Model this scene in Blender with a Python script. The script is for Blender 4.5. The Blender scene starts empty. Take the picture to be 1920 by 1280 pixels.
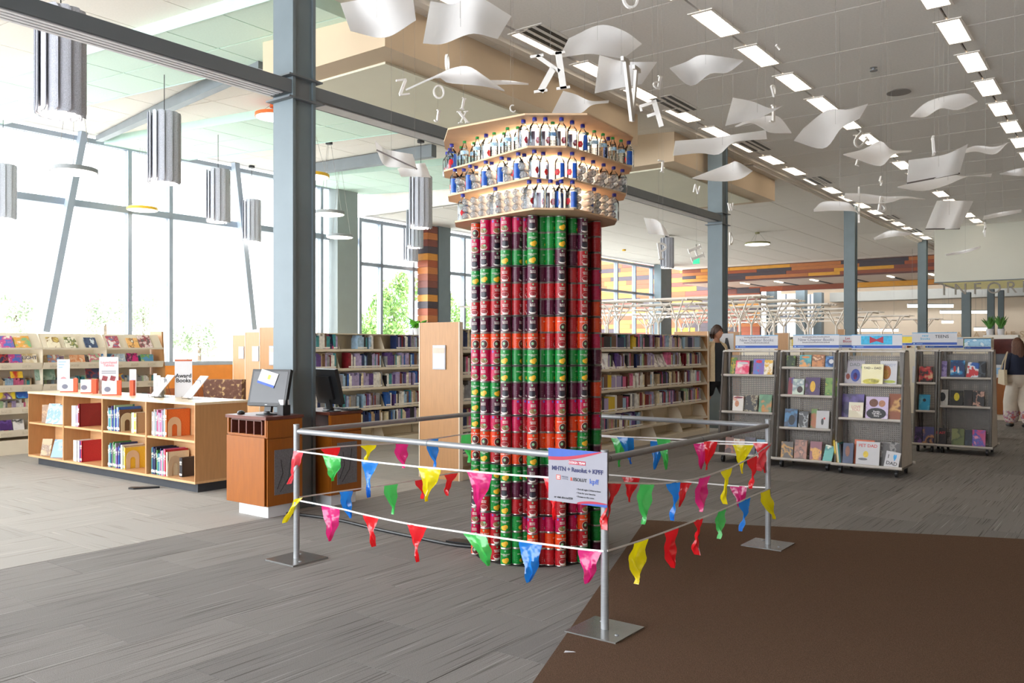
import bpy, bmesh, math, random
from mathutils import Vector, Matrix
from math import sin, cos, pi, radians
R = random.Random(7)
SC = bpy.context.scene
COL = SC.collection
# ------------------------------------------------------------------ camera, sky, exposure
FPX, CAMH, YH = 1580.0, 1.46, 652.0
cd = bpy.data.cameras.new('camera'); cam = bpy.data.objects.new('camera', cd); COL.objects.link(cam)
cam.location = (0, 0, CAMH); cam.rotation_euler = (pi/2, 0, 0)
cd.sensor_width = 36.0; cd.lens = FPX/1920*36; cd.shift_y = (YH-640)/1920; cd.clip_end = 400; cd.clip_start = .05
SC.camera = cam
wd = bpy.data.worlds.new('world'); SC.world = wd; wd.use_nodes = True
nt = wd.node_tree; bg = nt.nodes['Background']
tc = nt.nodes.new('ShaderNodeTexCoord'); sx = nt.nodes.new('ShaderNodeSeparateXYZ'); rp = nt.nodes.new('ShaderNodeValToRGB')
nt.links.new(tc.outputs['Generated'], sx.inputs[0]); nt.links.new(sx.outputs['Z'], rp.inputs[0]); nt.links.new(rp.outputs[0], bg.inputs[0])
rp.color_ramp.elements[0].color = (.86, .90, .95, 1); rp.color_ramp.elements[1].color = (.93, .97, 1.0, 1); rp.color_ramp.elements[1].position = .4
bg.inputs[1].default_value = 2.3
SC.view_settings.view_transform = 'Standard'; SC.view_settings.look = 'None'
SC.view_settings.exposure = 2.1; SC.view_settings.gamma = 1.0; SC.view_settings.use_curve_mapping = False
SC.cycles.max_bounces = 12; SC.cycles.diffuse_bounces = 8; SC.cycles.transparent_max_bounces = 32
SC.cycles.caustics_reflective = False; SC.cycles.caustics_refractive = False
SC.cycles.use_denoising = True; SC.cycles.sample_clamp_indirect = 6.0
CEIL_EMIT = 1.3     # ceiling lamps
STRIP_EMIT = 2.2    # LED strips in the bottle tiers
# building axes: b runs to the right and towards us, u runs right and away; turned about z
RZ = -math.atan2(.6, .8)
def W(b, u, z=0.0): return Vector((.8*b+.6*u, -.6*b+.8*u, z))
def bu(v): return (.8*v[0]-.6*v[1], .6*v[0]+.8*v[1])
def at(x, y, d): return Vector(((x-960)/FPX*d, d, CAMH+(YH-y)/FPX*d))          # photo point at a distance
def onz(x, y, z):                                                                 # photo point on a level plane
    d = FPX*(z-CAMH)/(YH-y); return at(x, y, d)
def onb(x, b):                                                                    # u where photo column x meets the plane b
    r = (x-960)/FPX; return ((.8+.6*r)*b)/(.8*r-.6)
def onu(x, u):
    r = (x-960)/FPX; return u*(.8*r-.6)/(.8+.6*r)
def onplane(x, y, p0, p1, off=0.0):                                               # photo point on the upright plane through p0, p1
    e = Vector((p1[0]-p0[0], p1[1]-p0[1], 0)).normalized(); n = Vector((e.y, -e.x, 0))
    if n.y > 0: n = -n
    ray = Vector(((x-960)/FPX, 1, (YH-y)/FPX))
    d = (n.dot(Vector((p0[0], p0[1], 0)))+off)/n.dot(Vector((ray.x, ray.y, 0)))
    return Vector((0, 0, CAMH))+ray*d
# ------------------------------------------------------------------ materials
def lin(h):
    if isinstance(h, str):
        h = h.lstrip('#'); c = [int(h[i:i+2], 16)/255 for i in (0, 2, 4)]
    else: c = h
    return tuple((x/12.92 if x <= .04045 else ((x+.055)/1.055)**2.4) for x in c)
MATS = {}
def M(name, col='#808080', rough=.6, metal=0.0, noise=None, bump=None, emit=0.0, spec=None, alpha=None, ecol=None, stretch=None):
    if name in MATS: return MATS[name]
    m = bpy.data.materials.new(name); m.use_nodes = True; MATS[name] = m
    n = m.node_tree; p = n.nodes['Principled BSDF']; L = n.links
    c = lin(col); p.inputs['Base Color'].default_value = (*c, 1); p.inputs['Roughness'].default_value = rough; p.inputs['Metallic'].default_value = metal
    if spec is not None: p.inputs['Specular IOR Level'].default_value = spec
    if emit: p.inputs['Emission Color'].default_value = (*lin(ecol or col), 1); p.inputs['Emission Strength'].default_value = emit
    if noise or bump:
        t = n.nodes.new('ShaderNodeTexCoord'); mp = n.nodes.new('ShaderNodeMapping'); L.new(t.outputs['Object'], mp.inputs[0])
        if stretch: mp.inputs['Scale'].default_value = stretch
    if noise:
        nz = n.nodes.new('ShaderNodeTexNoise'); nz.inputs['Scale'].default_value = noise[0]; nz.inputs['Detail'].default_value = 4; L.new(mp.outputs[0], nz.inputs[0])
        r = n.nodes.new('ShaderNodeValToRGB'); L.new(nz.outputs[0], r.inputs[0])
        a = noise[1]; r.color_ramp.elements[0].position = .3; r.color_ramp.elements[1].position = .7
        r.color_ramp.elements[0].color = (*[max(0, x*(1-a)) for x in c], 1); r.color_ramp.elements[1].color = (*[min(1, x*(1+a)) for x in c], 1)
        L.new(r.outputs[0], p.inputs['Base Color'])
    if bump:
        nb = n.nodes.new('ShaderNodeTexNoise'); nb.inputs['Scale'].default_value = bump[0]; L.new(mp.outputs[0], nb.inputs[0])
        b = n.nodes.new('ShaderNodeBump'); b.inputs['Strength'].default_value = bump[1]; b.inputs['Distance'].default_value = .01
        L.new(nb.outputs[0], b.inputs['Height']); L.new(b.outputs[0], p.inputs['Normal'])
    return m
def M_objcol(name, rough=.45, noise=0.0, scale=30):
    m = M(name, '#808080', rough); n = m.node_tree; p = n.nodes['Principled BSDF']; L = n.links
    oi = n.nodes.new('ShaderNodeObjectInfo')
    t = n.nodes.new('ShaderNodeTexCoord'); nz = n.nodes.new('ShaderNodeTexNoise'); nz.inputs['Scale'].default_value = scale; L.new(t.outputs['Object'], nz.inputs[0])
    mx = n.nodes.new('ShaderNodeMix'); mx.data_type = 'RGBA'; mx.blend_type = 'OVERLAY'; mx.inputs['Factor'].default_value = noise
    L.new(oi.outputs['Color'], mx.inputs[6]); L.new(nz.outputs[0], mx.inputs[7]); L.new(mx.outputs[2], p.inputs['Base Color'])
    return m
def M_glass(name, col=(1, 1, 1), refl=.12, rough=0.0, tint=1.0):
    if name in MATS: return MATS[name]
    m = bpy.data.materials.new(name); m.use_nodes = True; MATS[name] = m; n = m.node_tree; n.nodes.clear(); L = n.links
    o = n.nodes.new('ShaderNodeOutputMaterial'); tr = n.nodes.new('ShaderNodeBsdfTransparent'); gl = n.nodes.new('ShaderNodeBsdfGlossy')
    tr.inputs[0].default_value = (*[c*tint for c in col], 1); gl.inputs['Roughness'].default_value = rough
    lw = n.nodes.new('ShaderNodeLayerWeight'); lw.inputs[0].default_value = refl; mx = n.nodes.new('ShaderNodeMixShader')
    L.new(lw.outputs['Fresnel'], mx.inputs[0]); L.new(tr.outputs[0], mx.inputs[1]); L.new(gl.outputs[0], mx.inputs[2]); L.new(mx.outputs[0], o.inputs[0])
    return m
def M_art(name, c1, c2, c3, scale=9, rough=.35):
    """printed cover: blotches of three inks"""
    if name in MATS: return MATS[name]
    m = M(name, c1, rough); n = m.node_tree; p = n.nodes['Principled BSDF']; L = n.links
    t = n.nodes.new('ShaderNodeTexCoord'); mp = n.nodes.new('ShaderNodeMapping'); L.new(t.outputs['Object'], mp.inputs[0])
    mp.inputs['Location'].default_value = (R.uniform(0, 9), R.uniform(0, 9), R.uniform(0, 9))
    nz = n.nodes.new('ShaderNodeTexNoise'); nz.inputs['Scale'].default_value = scale; nz.inputs['Detail'].default_value = 3; L.new(mp.outputs[0], nz.inputs[0])
    r = n.nodes.new('ShaderNodeValToRGB'); L.new(nz.outputs[0], r.inputs[0]); cr = r.color_ramp; cr.interpolation = 'EASE'
    cr.elements[0].position = .47; cr.elements[0].color = (*lin(c1), 1); cr.elements[1].position = .56; cr.elements[1].color = (*lin(c2), 1)
    e = cr.elements.new(.64); e.color = (*lin(c3), 1); L.new(r.outputs[0], p.inputs['Base Color'])
    return m
# ------------------------------------------------------------------ mesh building
class MB:
    def __init__(s): s.v = []; s.f = []; s.m = []
    def add(s, vs, fs, m=0):
        o = len(s.v); s.v += [tuple(v) for v in vs]; s.f += [tuple(i+o for i in f) for f in fs]; s.m += [m]*len(fs)
    def box(s, x0, x1, y0, y1, z0, z1, m=0):
        s.add([(x0,y0,z0),(x1,y0,z0),(x1,y1,z0),(x0,y1,z0),(x0,y0,z1),(x1,y0,z1),(x1,y1,z1),(x0,y1,z1)],
              [(3,2,1,0),(4,5,6,7),(0,1,5,4),(1,2,6,5),(2,3,7,6),(3,0,4,7)], m)
    def bar(s, a, b, w, h, m=0, up=(0, 0, 1)):
        a = Vector(a); b = Vector(b); t = (b-a).normalized(); up = Vector(up)
        if abs(t.dot(up)) > .98: up = Vector((1, 0, 0))
        x = t.cross(up).normalized()*w/2; y = x.cross(t).normalized()*h/2
        s.add([a-x-y, a+x-y, a+x+y, a-x+y, b-x-y, b+x-y, b+x+y, b-x+y], [(3,2,1,0),(4,5,6,7),(0,1,5,4),(1,2,6,5),(2,3,7,6),(3,0,4,7)], m)
    def tube(s, pts, r, seg=8, m=0, cap=True):
        pts = [Vector(p) for p in pts]; rs = r if isinstance(r, (list, tuple)) else [r]*len(pts); vs = []; pr = None
        for i, p in enumerate(pts):
            t = (pts[min(i+1, len(pts)-1)]-pts[max(i-1, 0)]).normalized()
            if pr is None: pr = t.cross(Vector((0, 0, 1)) if abs(t.z) < .9 else Vector((1, 0, 0))).normalized()
            pr = (pr-t*pr.dot(t)).normalized(); q = t.cross(pr)
            vs += [p+(pr*cos(2*pi*k/seg)+q*sin(2*pi*k/seg))*rs[i] for k in range(seg)]
        fs = [(i*seg+k, i*seg+(k+1)%seg, (i+1)*seg+(k+1)%seg, (i+1)*seg+k) for i in range(len(pts)-1) for k in range(seg)]
        if cap: fs += [tuple(range(seg-1, -1, -1)), tuple((len(pts)-1)*seg+k for k in range(seg))]
        s.add(vs, fs, m)
    def lathe(s, prof, seg=16, m=0, c=(0, 0, 0), sq=0.0, sy=1.0):
        vs = []
        for r, z in prof:
            for k in range(seg):
                a = 2*pi*k/seg; e = 1.0
                if sq: e = 1/((abs(cos(a))**4+abs(sin(a))**4)**.25)*sq+(1-sq)
                vs.append((c[0]+r*e*cos(a), c[1]+r*e*sin(a)*sy, c[2]+z))
        n = len(prof)
        fs = [(i*seg+k, i*seg+(k+1)%seg, (i+1)*seg+(k+1)%seg, (i+1)*seg+k) for i in range(n-1) for k in range(seg)]
        if prof[0][0] > 1e-5: fs.append(tuple(range(seg-1, -1, -1)))
        if prof[-1][0] > 1e-5: fs.append(tuple((n-1)*seg+k for k in range(seg)))
        s.add(vs, fs, m)
    def prism(s, poly, z0, z1, m=0):
        n = len(poly); s.add([(p[0], p[1], z0) for p in poly]+[(p[0], p[1], z1) for p in poly],
            [tuple(range(n-1, -1, -1)), tuple(range(n, 2*n))]+[(k, (k+1)%n, n+(k+1)%n, n+k) for k in range(n)], m)
    def slab(s, poly, nrm, t, m=0):
        """flat polygon in space given thickness t along nrm"""
        n = len(poly); nr = Vector(nrm).normalized()*t; P = [Vector(p) for p in poly]
        s.add(P+[p+nr for p in P], [tuple(range(n-1, -1, -1)), tuple(range(n, 2*n))]+[(k, (k+1)%n, n+(k+1)%n, n+k) for k in range(n)], m)
    def mesh(s, name, mats, smooth=False):
        me = bpy.data.meshes.new(name); me.from_pydata(s.v, [], s.f); me.polygons.foreach_set('material_index', s.m)
        for m in (mats if isinstance(mats, (list, tuple)) else [mats]): me.materials.append(m)
        bm = bmesh.new(); bm.from_mesh(me); bmesh.ops.recalc_face_normals(bm, faces=bm.faces); bm.to_mesh(me); bm.free()
        if smooth:
            me.polygons.foreach_set('use_smooth', [True]*len(me.polygons))
            try: me.set_sharp_from_angle(angle=radians(40))
            except Exception: pass
        me.update(); return me
    def build(s, name, mats, parent=None, loc=(0, 0, 0), rz=0.0, smooth=False):
        return put(s.mesh(name, mats, smooth), name, parent, loc, rz)
def put(me, name, parent=None, loc=(0, 0, 0), rz=0.0, rot=None):
    o = bpy.data.objects.new(name, me); COL.objects.link(o); o.parent = parent
    o.location = loc; o.rotation_euler = rot if rot else (0, 0, rz); return o
def tag(o, label=None, cat=None, group=None, kind=None):
    if label: o['label'] = label
    if cat: o['category'] = cat
    if group: o['group'] = group
    if kind: o['kind'] = kind
    return o
def thing(name, label, cat, loc=(0, 0, 0), rz=0.0, group=None, kind=None, rot=None, me=None):
    return tag(put(me, name, None, loc, rz, rot), label, cat, group, kind)
KIDS = {}
def dup(o, loc=None, rz=None, label=None, parent=None):
    kids = [c for c in o.children]
    c = o.copy(); COL.objects.link(c); c.parent = parent
    if loc is not None: c.location = loc
    if rz is not None: c.rotation_euler = (0, 0, rz)
    if label: c['label'] = label
    for k in kids: dup(k, parent=c)
    return c
def text_mesh(txt, size, ext=.0, bold=0.0, spacing=1.0, align='CENTER'):
    cu = bpy.data.curves.new('text', 'FONT'); cu.body = txt; cu.size = size; cu.extrude = ext; cu.offset = bold; cu.space_character = spacing
    cu.align_x = align; cu.align_y = 'CENTER'; cu.resolution_u = 3; cu.space_line = .85
    ob = bpy.data.objects.new('text', cu); COL.objects.link(ob); bpy.context.view_layer.update()
    me = bpy.data.meshes.new_from_object(ob.evaluated_get(bpy.context.evaluated_depsgraph_get()))
    bpy.data.objects.remove(ob); bpy.data.curves.remove(cu); return me
def lettering(name, txt, size, mat, parent, loc, rot=(pi/2, 0, 0), ext=.001, bold=0.0, spacing=1.0, align='CENTER'):
    """text standing upright in the parent's x-z plane, facing -y"""
    me = text_mesh(txt, size, ext, bold, spacing, align); me.materials.clear(); me.materials.append(mat)
    return put(me, name, parent, loc, rot=rot)
def catmull(pts, n):
    P = [Vector(p) for p in pts]; P = [P[0]*2-P[1]]+P+[P[-1]*2-P[-2]]; out = []; k = len(P)-3
    for i in range(n+1):
        t = i/n*k; j = min(int(t), k-1); t -= j; a, b, c, d = P[j:j+4]
        out.append(.5*((2*b)+(c-a)*t+(2*a-5*b+4*c-d)*t*t+(3*b-a-3*c+d)*t**3))
    return out
def ordn(i):
    w = ['first', 'second', 'third', 'fourth', 'fifth', 'sixth', 'seventh', 'eighth', 'ninth', 'tenth', 'eleventh', 'twelfth', 'thirteenth', 'fourteenth', 'fifteenth', 'sixteenth', 'seventeenth', 'eighteenth', 'nineteenth', 'twentieth',
         'twenty-first', 'twenty-second', 'twenty-third', 'twenty-fourth', 'twenty-fifth', 'twenty-sixth', 'twenty-seventh', 'twenty-eighth', 'twenty-ninth', 'thirtieth', 'thirty-first', 'thirty-second', 'thirty-third', 'thirty-fourth', 'thirty-fifth', 'thirty-sixth']
    return w[i-1]
# shared finishes
STEEL = M('painted_blue_grey_steel', '#6f7c82', .5, .0, (3, .06))
STEEL_D = M('dark_painted_steel', '#6c7276', .5, 0, (3, .06))
WHITE = M('white_paint', '#e9e4dc', .7, 0, (2, .03))
WHITE2 = M('soffit_paint', '#e6e0d6', .8, 0, (1, .03))
CEILM = M('ceiling_panel_white', '#efece8', .9, 0, (40, .04))
CEILL = M('ceiling_tile_cream', '#dfd9d0', .9, 0, (40, .03))
GREEN = M('mint_acoustic_tile', '#cfe6d8', .9, 0, (40, .03))
GREENE = M('mint_edge_trim', '#bcd8cc', .8, 0, (6, .03))
JOINT = M('ceiling_joint_dark', '#5c5650', .9, 0, (8, .1))
JOINTL = M('ceiling_joint_pale', '#f4efe8', .8, 0, (8, .03))
LAMP = M('lamp_diffuser', '#fff6e8', .5, emit=CEIL_EMIT, noise=(30, .01), ecol='#fff0dc')
RINGE = M('pendant_diffuser', '#fff6ea', .5, emit=1.6, noise=(30, .01), ecol='#fff2e2')
CREAM = M('cream_shelf_steel', '#ddd2bd', .45, 0, (4, .03))
MAPLE = M('maple_veneer', '#b48556', .45, 0, (7, .08), stretch=(6, 6, .6))
MAPLEH = M('maple_veneer_level', '#cda072', .45, 0, (7, .08), stretch=(.6, 6, 6))
ORANGEW = M('orange_cherry_veneer', '#92500a', .4, 0, (9, .10), stretch=(5, 5, .7))
DARKW = M('dark_cherry_trim', '#643428', .4, 0, (9, .12), stretch=(.8, 5, 5))
BLACK = M('black_plastic', '#17181a', .4, 0, (20, .1))
CHARC = M('charcoal_toe_kick', '#303338', .7, 0, (10, .1))
ALU = M('brushed_aluminium', '#989a9d', .4, .35, (20, .05), stretch=(1, 1, 8))
PLATE = M('polished_steel_plate', '#a3a3a1', .25, .7, (6, .1))
RACKM = M('silver_grey_rack_steel', '#c6bfb8', .45, .15, (14, .06))
RACKD = M('dark_rack_steel', '#6b6663', .5, .3, (14, .08))
PAPER = M('white_card', '#cfced1', .7, 0, (12, .02))
WIRE = M('thin_steel_wire', '#96918b', .5, .3, (30, .05))
CLEAR = M_glass('clear_acrylic', (.97, .98, .98), .08)
PANE = M_glass('window_glass', (.97, .99, 1), .04)
# ================================================================== SETTING
def S(name, mb, mats, parent=None, loc=(0, 0, 0), rz=RZ, smooth=False, label=None, cat=None):
    o = mb.build(name, mats, parent, loc if parent is None else loc, rz if parent is None else 0, smooth)
    if parent is None: tag(o, label, cat, None, 'structure')
    return o
def vis(p, mx=250, my=200):
    if p[1] < .4: return False
    x = 960+FPX*p[0]/p[1]; y = YH-FPX*(p[2]-CAMH)/p[1]
    return -mx < x < 1920+mx and -my < y < 1280+my
# ---- carpet materials
def carpet(name, base, dark, light, fs=105, var=.12):
    m = M(name, base, .95, spec=.1); n = m.node_tree; p = n.nodes['Principled BSDF']; L = n.links
    t = n.nodes.new('ShaderNodeTexCoord'); oi = n.nodes.new('ShaderNodeObjectInfo'); mp = n.nodes.new('ShaderNodeMapping')
    sc = n.nodes.new('ShaderNodeVectorMath'); sc.operation = 'SCALE'; sc.inputs[3].default_value = 37.0
    cx = n.nodes.new('ShaderNodeCombineXYZ'); L.new(oi.outputs['Random'], cx.inputs[0]); L.new(oi.outputs['Random'], cx.inputs[1]); L.new(cx.outputs[0], sc.inputs[0])
    ad = n.nodes.new('ShaderNodeVectorMath'); L.new(t.outputs['Object'], ad.inputs[0]); L.new(sc.outputs[0], ad.inputs[1]); L.new(ad.outputs[0], mp.inputs[0])
    mp.inputs['Scale'].default_value = (fs, 1.1, 1)
    def ramp(src, a, ca, b, cb):
        r = n.nodes.new('ShaderNodeValToRGB'); L.new(src, r.inputs[0]); e = r.color_ramp.elements
        e[0].position = a; e[0].color = (*ca, 1); e[1].position = b; e[1].color = (*cb, 1); return r.outputs[0]
    def mix(bt, f, a, b):
        x = n.nodes.new('ShaderNodeMix'); x.data_type = 'RGBA'; x.blend_type = bt; x.inputs['Factor'].default_value = f; L.new(a, x.inputs[6]); L.new(b, x.inputs[7]); return x.outputs[2]
    n1 = n.nodes.new('ShaderNodeTexNoise'); n1.inputs['Scale'].default_value = 1; n1.inputs['Detail'].default_value = 1; L.new(mp.outputs[0], n1.inputs[0])
    c = ramp(n1.outputs[0], .31, lin(dark), .39, lin(base))
    mp2 = n.nodes.new('ShaderNodeMapping'); mp2.inputs['Scale'].default_value = (fs*.8, .9, 1); mp2.inputs['Location'].default_value = (5, 3, 1); L.new(ad.outputs[0], mp2.inputs[0])
    n2 = n.nodes.new('ShaderNodeTexNoise'); n2.inputs['Scale'].default_value = 1; n2.inputs['Detail'].default_value = 1; L.new(mp2.outputs[0], n2.inputs[0])
    lt = ramp(n2.outputs[0], .66, (0, 0, 0), .74, tuple(max(0, a-b) for a, b in zip(lin(light), lin(base))))
    c = mix('ADD', 1, c, lt)
    sh = ramp(oi.outputs['Random'], 0, (1-var,)*3, 1, (1+var*.6, 1+var*.5, 1+var*.45)); c = mix('MULTIPLY', 1, c, sh)
    n3 = n.nodes.new('ShaderNodeTexNoise'); n3.inputs['Scale'].default_value = 260; L.new(t.outputs['Object'], n3.inputs[0])
    c = mix('MULTIPLY', 1, c, ramp(n3.outputs[0], .3, (.78,)*3, .7, (1.18,)*3)); L.new(c, p.inputs['Base Color'])
    b = n.nodes.new('ShaderNodeBump'); b.inputs['Strength'].default_value = .4; b.inputs['Distance'].default_value = .004; L.new(n3.outputs[0], b.inputs['Height']); L.new(b.outputs[0], p.inputs['Normal'])
    return m
CARP = carpet('grey_striped_carpet', '#8b8784', '#645f5b', '#aaa6a2')
CARPL = carpet('pale_ribbed_carpet', '#aeaaa4', '#9a958d', '#c0bcb5', 45, .08)
CARPB = M('brown_mat_pile', '#665041', .95, 0, (190, .30), (240, .5), spec=.05)
mb = MB(); mb.box(-18, 7, -6, 45, -.3, -.0015); floor = S('floor', mb, CARP, label='grey striped carpet floor running under the whole library', cat='floor')
mb = MB(); mb.box(-.2485, .2485, -.4985, .4985, -.0015, 0); tm = mb.mesh('carpet_tile', CARP)
n = 0
for i in range(0, 26):
    b = -5.75+.5*i
    for j in range(0, 18):
        u = .2+j*1.0+(.5 if i % 2 else 0)
        if n < 296 and b < 6.3 and vis(W(b, u), 160, 120):
            put(tm, 'carpet_tile', floor, (b, u, 0)); n += 1
mb = MB(); mb.box(-.449, .449, -.449, .449, -.0015, 0); tm = mb.mesh('carpet_tile_pale', CARPL)
for i in range(8):
    for j in range(14):
        b = -6.03-.45-.9*i; u = -1+j*.9
        if vis(W(b, u), 200, 100): put(tm, 'pale_carpet_tile', floor, (b, u, 0), rz=(pi/2 if (i+j) % 2 else 0))
mb = MB(); mb.box(-17.6, -13.2, -4, 16.4, -.0015, 0); mb.box(-13.2, -6.03, 11.2, 16.4, -.0015, -.0004); S('pale_carpet', mb, CARPL, floor)
c0 = Vector((1.13, 7.14)); e1 = Vector((-.287, -.958)); e2 = Vector((.968, -.25))
mat_poly = [c0, c0+e1*6.2, c0+e1*6.2+e2*5.5, c0+e2*5.5]
mb = MB(); mb.prism([bu(p) for p in mat_poly], 0, .004); S('brown_mat', mb, CARPB, floor)
# ---- right hall ceiling: backing, panels, all level at 5.25
ZC = 5.25
mb = MB(); mb.box(-6.35, 6.6, -6, 37.3, ZC+.03, ZC+.2); mb.box(-6.35, -6.25, -6, 37, ZC-.06, ZC+.03, 1)
ceil = S('ceiling', mb, [JOINT, WHITE2], label='grey white panelled ceiling over the main hall', cat='ceiling')
ROWS = [-6.0, -4.0, -1.82, .4, 2.55, 4.7, 6.6]
mbs = []
for k in range(6):
    w = ROWS[k+1]-ROWS[k]; mb = MB(); mb.box(-w/2+.014, w/2-.014, -.667, .667, 0, .03); mbs.append(mb.mesh('ceiling_panel', CEILM))
for j in range(-3, 28):
    u = 9.11-.68+1.36*j-8.16+.68
    for k in range(6):
        b = (ROWS[k]+ROWS[k+1])/2
        if vis(W(b, u, ZC), 500, 350): put(mbs[k], 'ceiling_panel', ceil, (b, u, ZC))
mb = MB(); mb.box(-6.25, -6.03, -4, 37, ZC, ZC+.03); S('ceiling_edge_panel', mb, CEILM, ceil)
# ---- left bay ceiling, rising to the windows
SL = .06; TH = math.atan(SL)
def zl(b): return 5.2+SL*(-6.5-b)
mb = MB(); mb.add([(-6.3, -5, zl(-6.3)+.03), (-17.8, -5, zl(-17.8)+.03), (-17.8, 16.6, zl(-17.8)+.03), (-6.3, 16.6, zl(-6.3)+.03), (-6.3, -5, zl(-6.3)+.25), (-17.8, -5, zl(-17.8)+.25), (-17.8, 16.6, zl(-17.8)+.25), (-6.3, 16.6, zl(-6.3)+.25)],
                  [(0,1,2,3),(7,6,5,4),(0,4,5,1),(1,5,6,2),(2,6,7,3),(3,7,4,0)]); lceil = S('ceiling_left', mb, JOINTL, label='cream tiled ceiling rising towards the tall windows', cat='ceiling')
mb = MB(); mb.box(-.593, .593, -.593, .593, 0, .025); tm = mb.mesh('ceiling_tile', CEILL)
for i in range(10):
    for j in range(18):
        b = -6.95-1.2*i; u = -4.4+1.2*j
        if b > -17.6 and vis(W(b, u, zl(b)), 400, 300): put(tm, 'ceiling_tile', lceil, (b, u, zl(b)), rot=(0, TH, 0))
mb = MB(); mb.box(-17.8, -6.3, 16.6, 37.3, 5.18, 5.4); mb.box(-17.8, -6.3, 16.5, 16.65, 5.18, 6.2)
bceil = S('ceiling_back', mb, JOINTL, label='cream tiled ceiling of the far reading area', cat='ceiling')
mb = MB(); mb.box(-.592, .592, -1.192, 1.192, 0, .03); tm = mb.mesh('ceiling_tile_long', CEILL)
for i in range(10):
    for j in range(9):
        b = -6.95-1.2*i; u = 17.85+2.4*j
        if b > -17.7 and u < 37: put(tm, 'ceiling_tile', bceil, (b, u, 5.15))
# ---- mint acoustic clouds under the left ceiling
for nm, b0, b1, u0, u1 in (('nearest', -17.3, -7.05, 5.55, 7.0), ('middle', -17.3, -10.4, 8.95, 10.85), ('farthest', -17.3, -9.3, 13.6, 16.2)):
    o = thing('acoustic_cloud', f'mint green tiled acoustic ceiling strip, {nm} of the three above the reading bay', 'ceiling panel', W((b0+b1)/2, (u0+u1)/2, zl((b0+b1)/2)-.14), group='mint acoustic ceiling strips', rot=(0, TH, RZ), kind='structure')
    L, w = (b1-b0)/2*1.0018, (u1-u0)/2
    mb = MB(); mb.box(-L, L, -w, w, .02, .13); mb.box(-L-.012, L+.012, -w-.012, -w, -.01, .14); mb.box(-L-.012, L+.012, w, w+.012, -.01, .14); mb.box(L, L+.012, -w, w, -.01, .14); mb.box(-L-.012, -L, -w, w, -.01, .14)
    mb.build('edge_trim', GREENE, o)
    nb = round(2*L/1.2); nu = max(2, round(2*w/.9)); tb, tu = 2*L/nb, 2*w/nu
    mb = MB(); mb.box(-tb/2+.012, tb/2-.012, -tu/2+.012, tu/2-.012, 0, .03); tm = mb.mesh('mint_tile', GREEN)
    for i in range(nb):
        for j in range(nu): put(tm, 'mint_tile', o, (-L+tb*(i+.5), -w+tu*(j+.5), 0))
# ---- steel wedges crossing the left ceiling
for lab, A0, A1, h0, h1 in (('tapered dark steel ceiling beam nearest the windows', (-9.3, 6.85), (-17.3, 8.75), .22, .10), ('dark steel ceiling beam beyond the beam post', (-16.5, 12.9), (-11.2, 12.3), .24, .24)):
    mb = MB(); P = []
    for (b, u), h in ((A0, h0), (A1, h1)):
        z = zl(b)-.02; P += [(b, u, z), (b, u, z-h), (b, u+.14, z-h), (b, u+.14, z)]
    mb.add(P, [(0,1,2,3),(7,6,5,4),(0,4,5,1),(1,5,6,2),(2,6,7,3),(3,7,4,0)]); S('ceiling_beam', mb, STEEL_D, label=lab, cat='beam')
# ---- duct soffits along the column line
for nm, u0, u1 in (('near', 6.4, 12.03), ('far', 13.34, 18.31)):
    mb = MB(); mb.box(-8.6, -6.5, u0, u1, 4.69, 5.4)
    o = S('duct_soffit', mb, M('soffit_warm_beige', '#cbb79c', .85, 0, (1.2, .03)), label=f'{nm} beige boxed duct soffit hanging beside the column line', cat='soffit')
    mb = MB(); mb.box(-8.3, -6.85, u0+.35, u1-.35, 4.665, 4.69); S('soffit_panel', mb, M('soffit_olive_panel', '#e2dfcb', .9, 0, (1, .03)), o)
# ---- steel columns and the long beam
def hcol(u, lab, top=5.25, b=-6.25, h=.28, w=.26, extra=False):
    mb = MB(); t = .03
    mb.box(-h/2, h/2, -w/2, -w/2+t, 0, top); mb.box(-h/2, h/2, w/2-t, w/2, 0, top)
    o = S('steel_column', mb, STEEL, None, W(b, u), RZ, label=lab, cat='column')
    mb = MB(); mb.box(-.06, h/2-.025, -w/2+t, w/2-t, 0, top); S('column_web', mb, STEEL, o)
    if extra:
        mb = MB()
        for z in (3.70, 3.90): mb.box(-h/2-.03, h/2+.03, -w/2-.06, w/2+.06, z, z+.015)
        mb.box(h/2-.03, h/2-.02, -w/2, -w/2+.2, 3.72, 3.9); S('stiffener_plate', mb, STEEL_D, o)
    return o
COLU = [5.0, 14.62, 23.36, 32.5]
for u, lab, ex in zip(COLU, ('blue grey steel H column standing between the two catalogue kiosks', 'blue grey steel H column right behind the man in the cream jacket', 'blue grey steel column rising behind the rack sign of the silver display trolleys', 'farthest tall steel column, just left of the white bulkhead'), (1, 1, 0, 0)): hcol(u, lab, 5.25, extra=ex)
mb = MB(); mb.box(-6.37, -6.13, -2, 4.87, 3.75, 3.765); mb.box(-6.14, -6.125, -2, 4.87, 3.75, 3.87); mb.box(-6.37, -6.14, -2, 4.87, 3.855, 3.87)
bm_ = S('steel_beam', mb, STEEL_D, label='dark grey steel beam crossing the upper left, near span', cat='beam')
mb = MB()
for k in range(4): mb.box(-6.36+.055*k, -6.325+.055*k, -2, 4.8, 3.742, 3.75)
S('cable_track', mb, M('track_uplit_grey', '#dcdcde', .5, .2, (9, .05)), bm_)  # pale tone paints on the light bounced up under the beam
mb = MB(); mb.box(-6.37, -6.13, 5.13, 14.49, 3.75, 3.765); mb.box(-6.14, -6.125, 5.13, 14.49, 3.75, 3.87); mb.box(-6.37, -6.14, 5.13, 14.49, 3.855, 3.87)
bm_ = S('steel_beam', mb, STEEL_D, label='steel beam span running behind the bottle capital to the second column', cat='beam')
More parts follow.
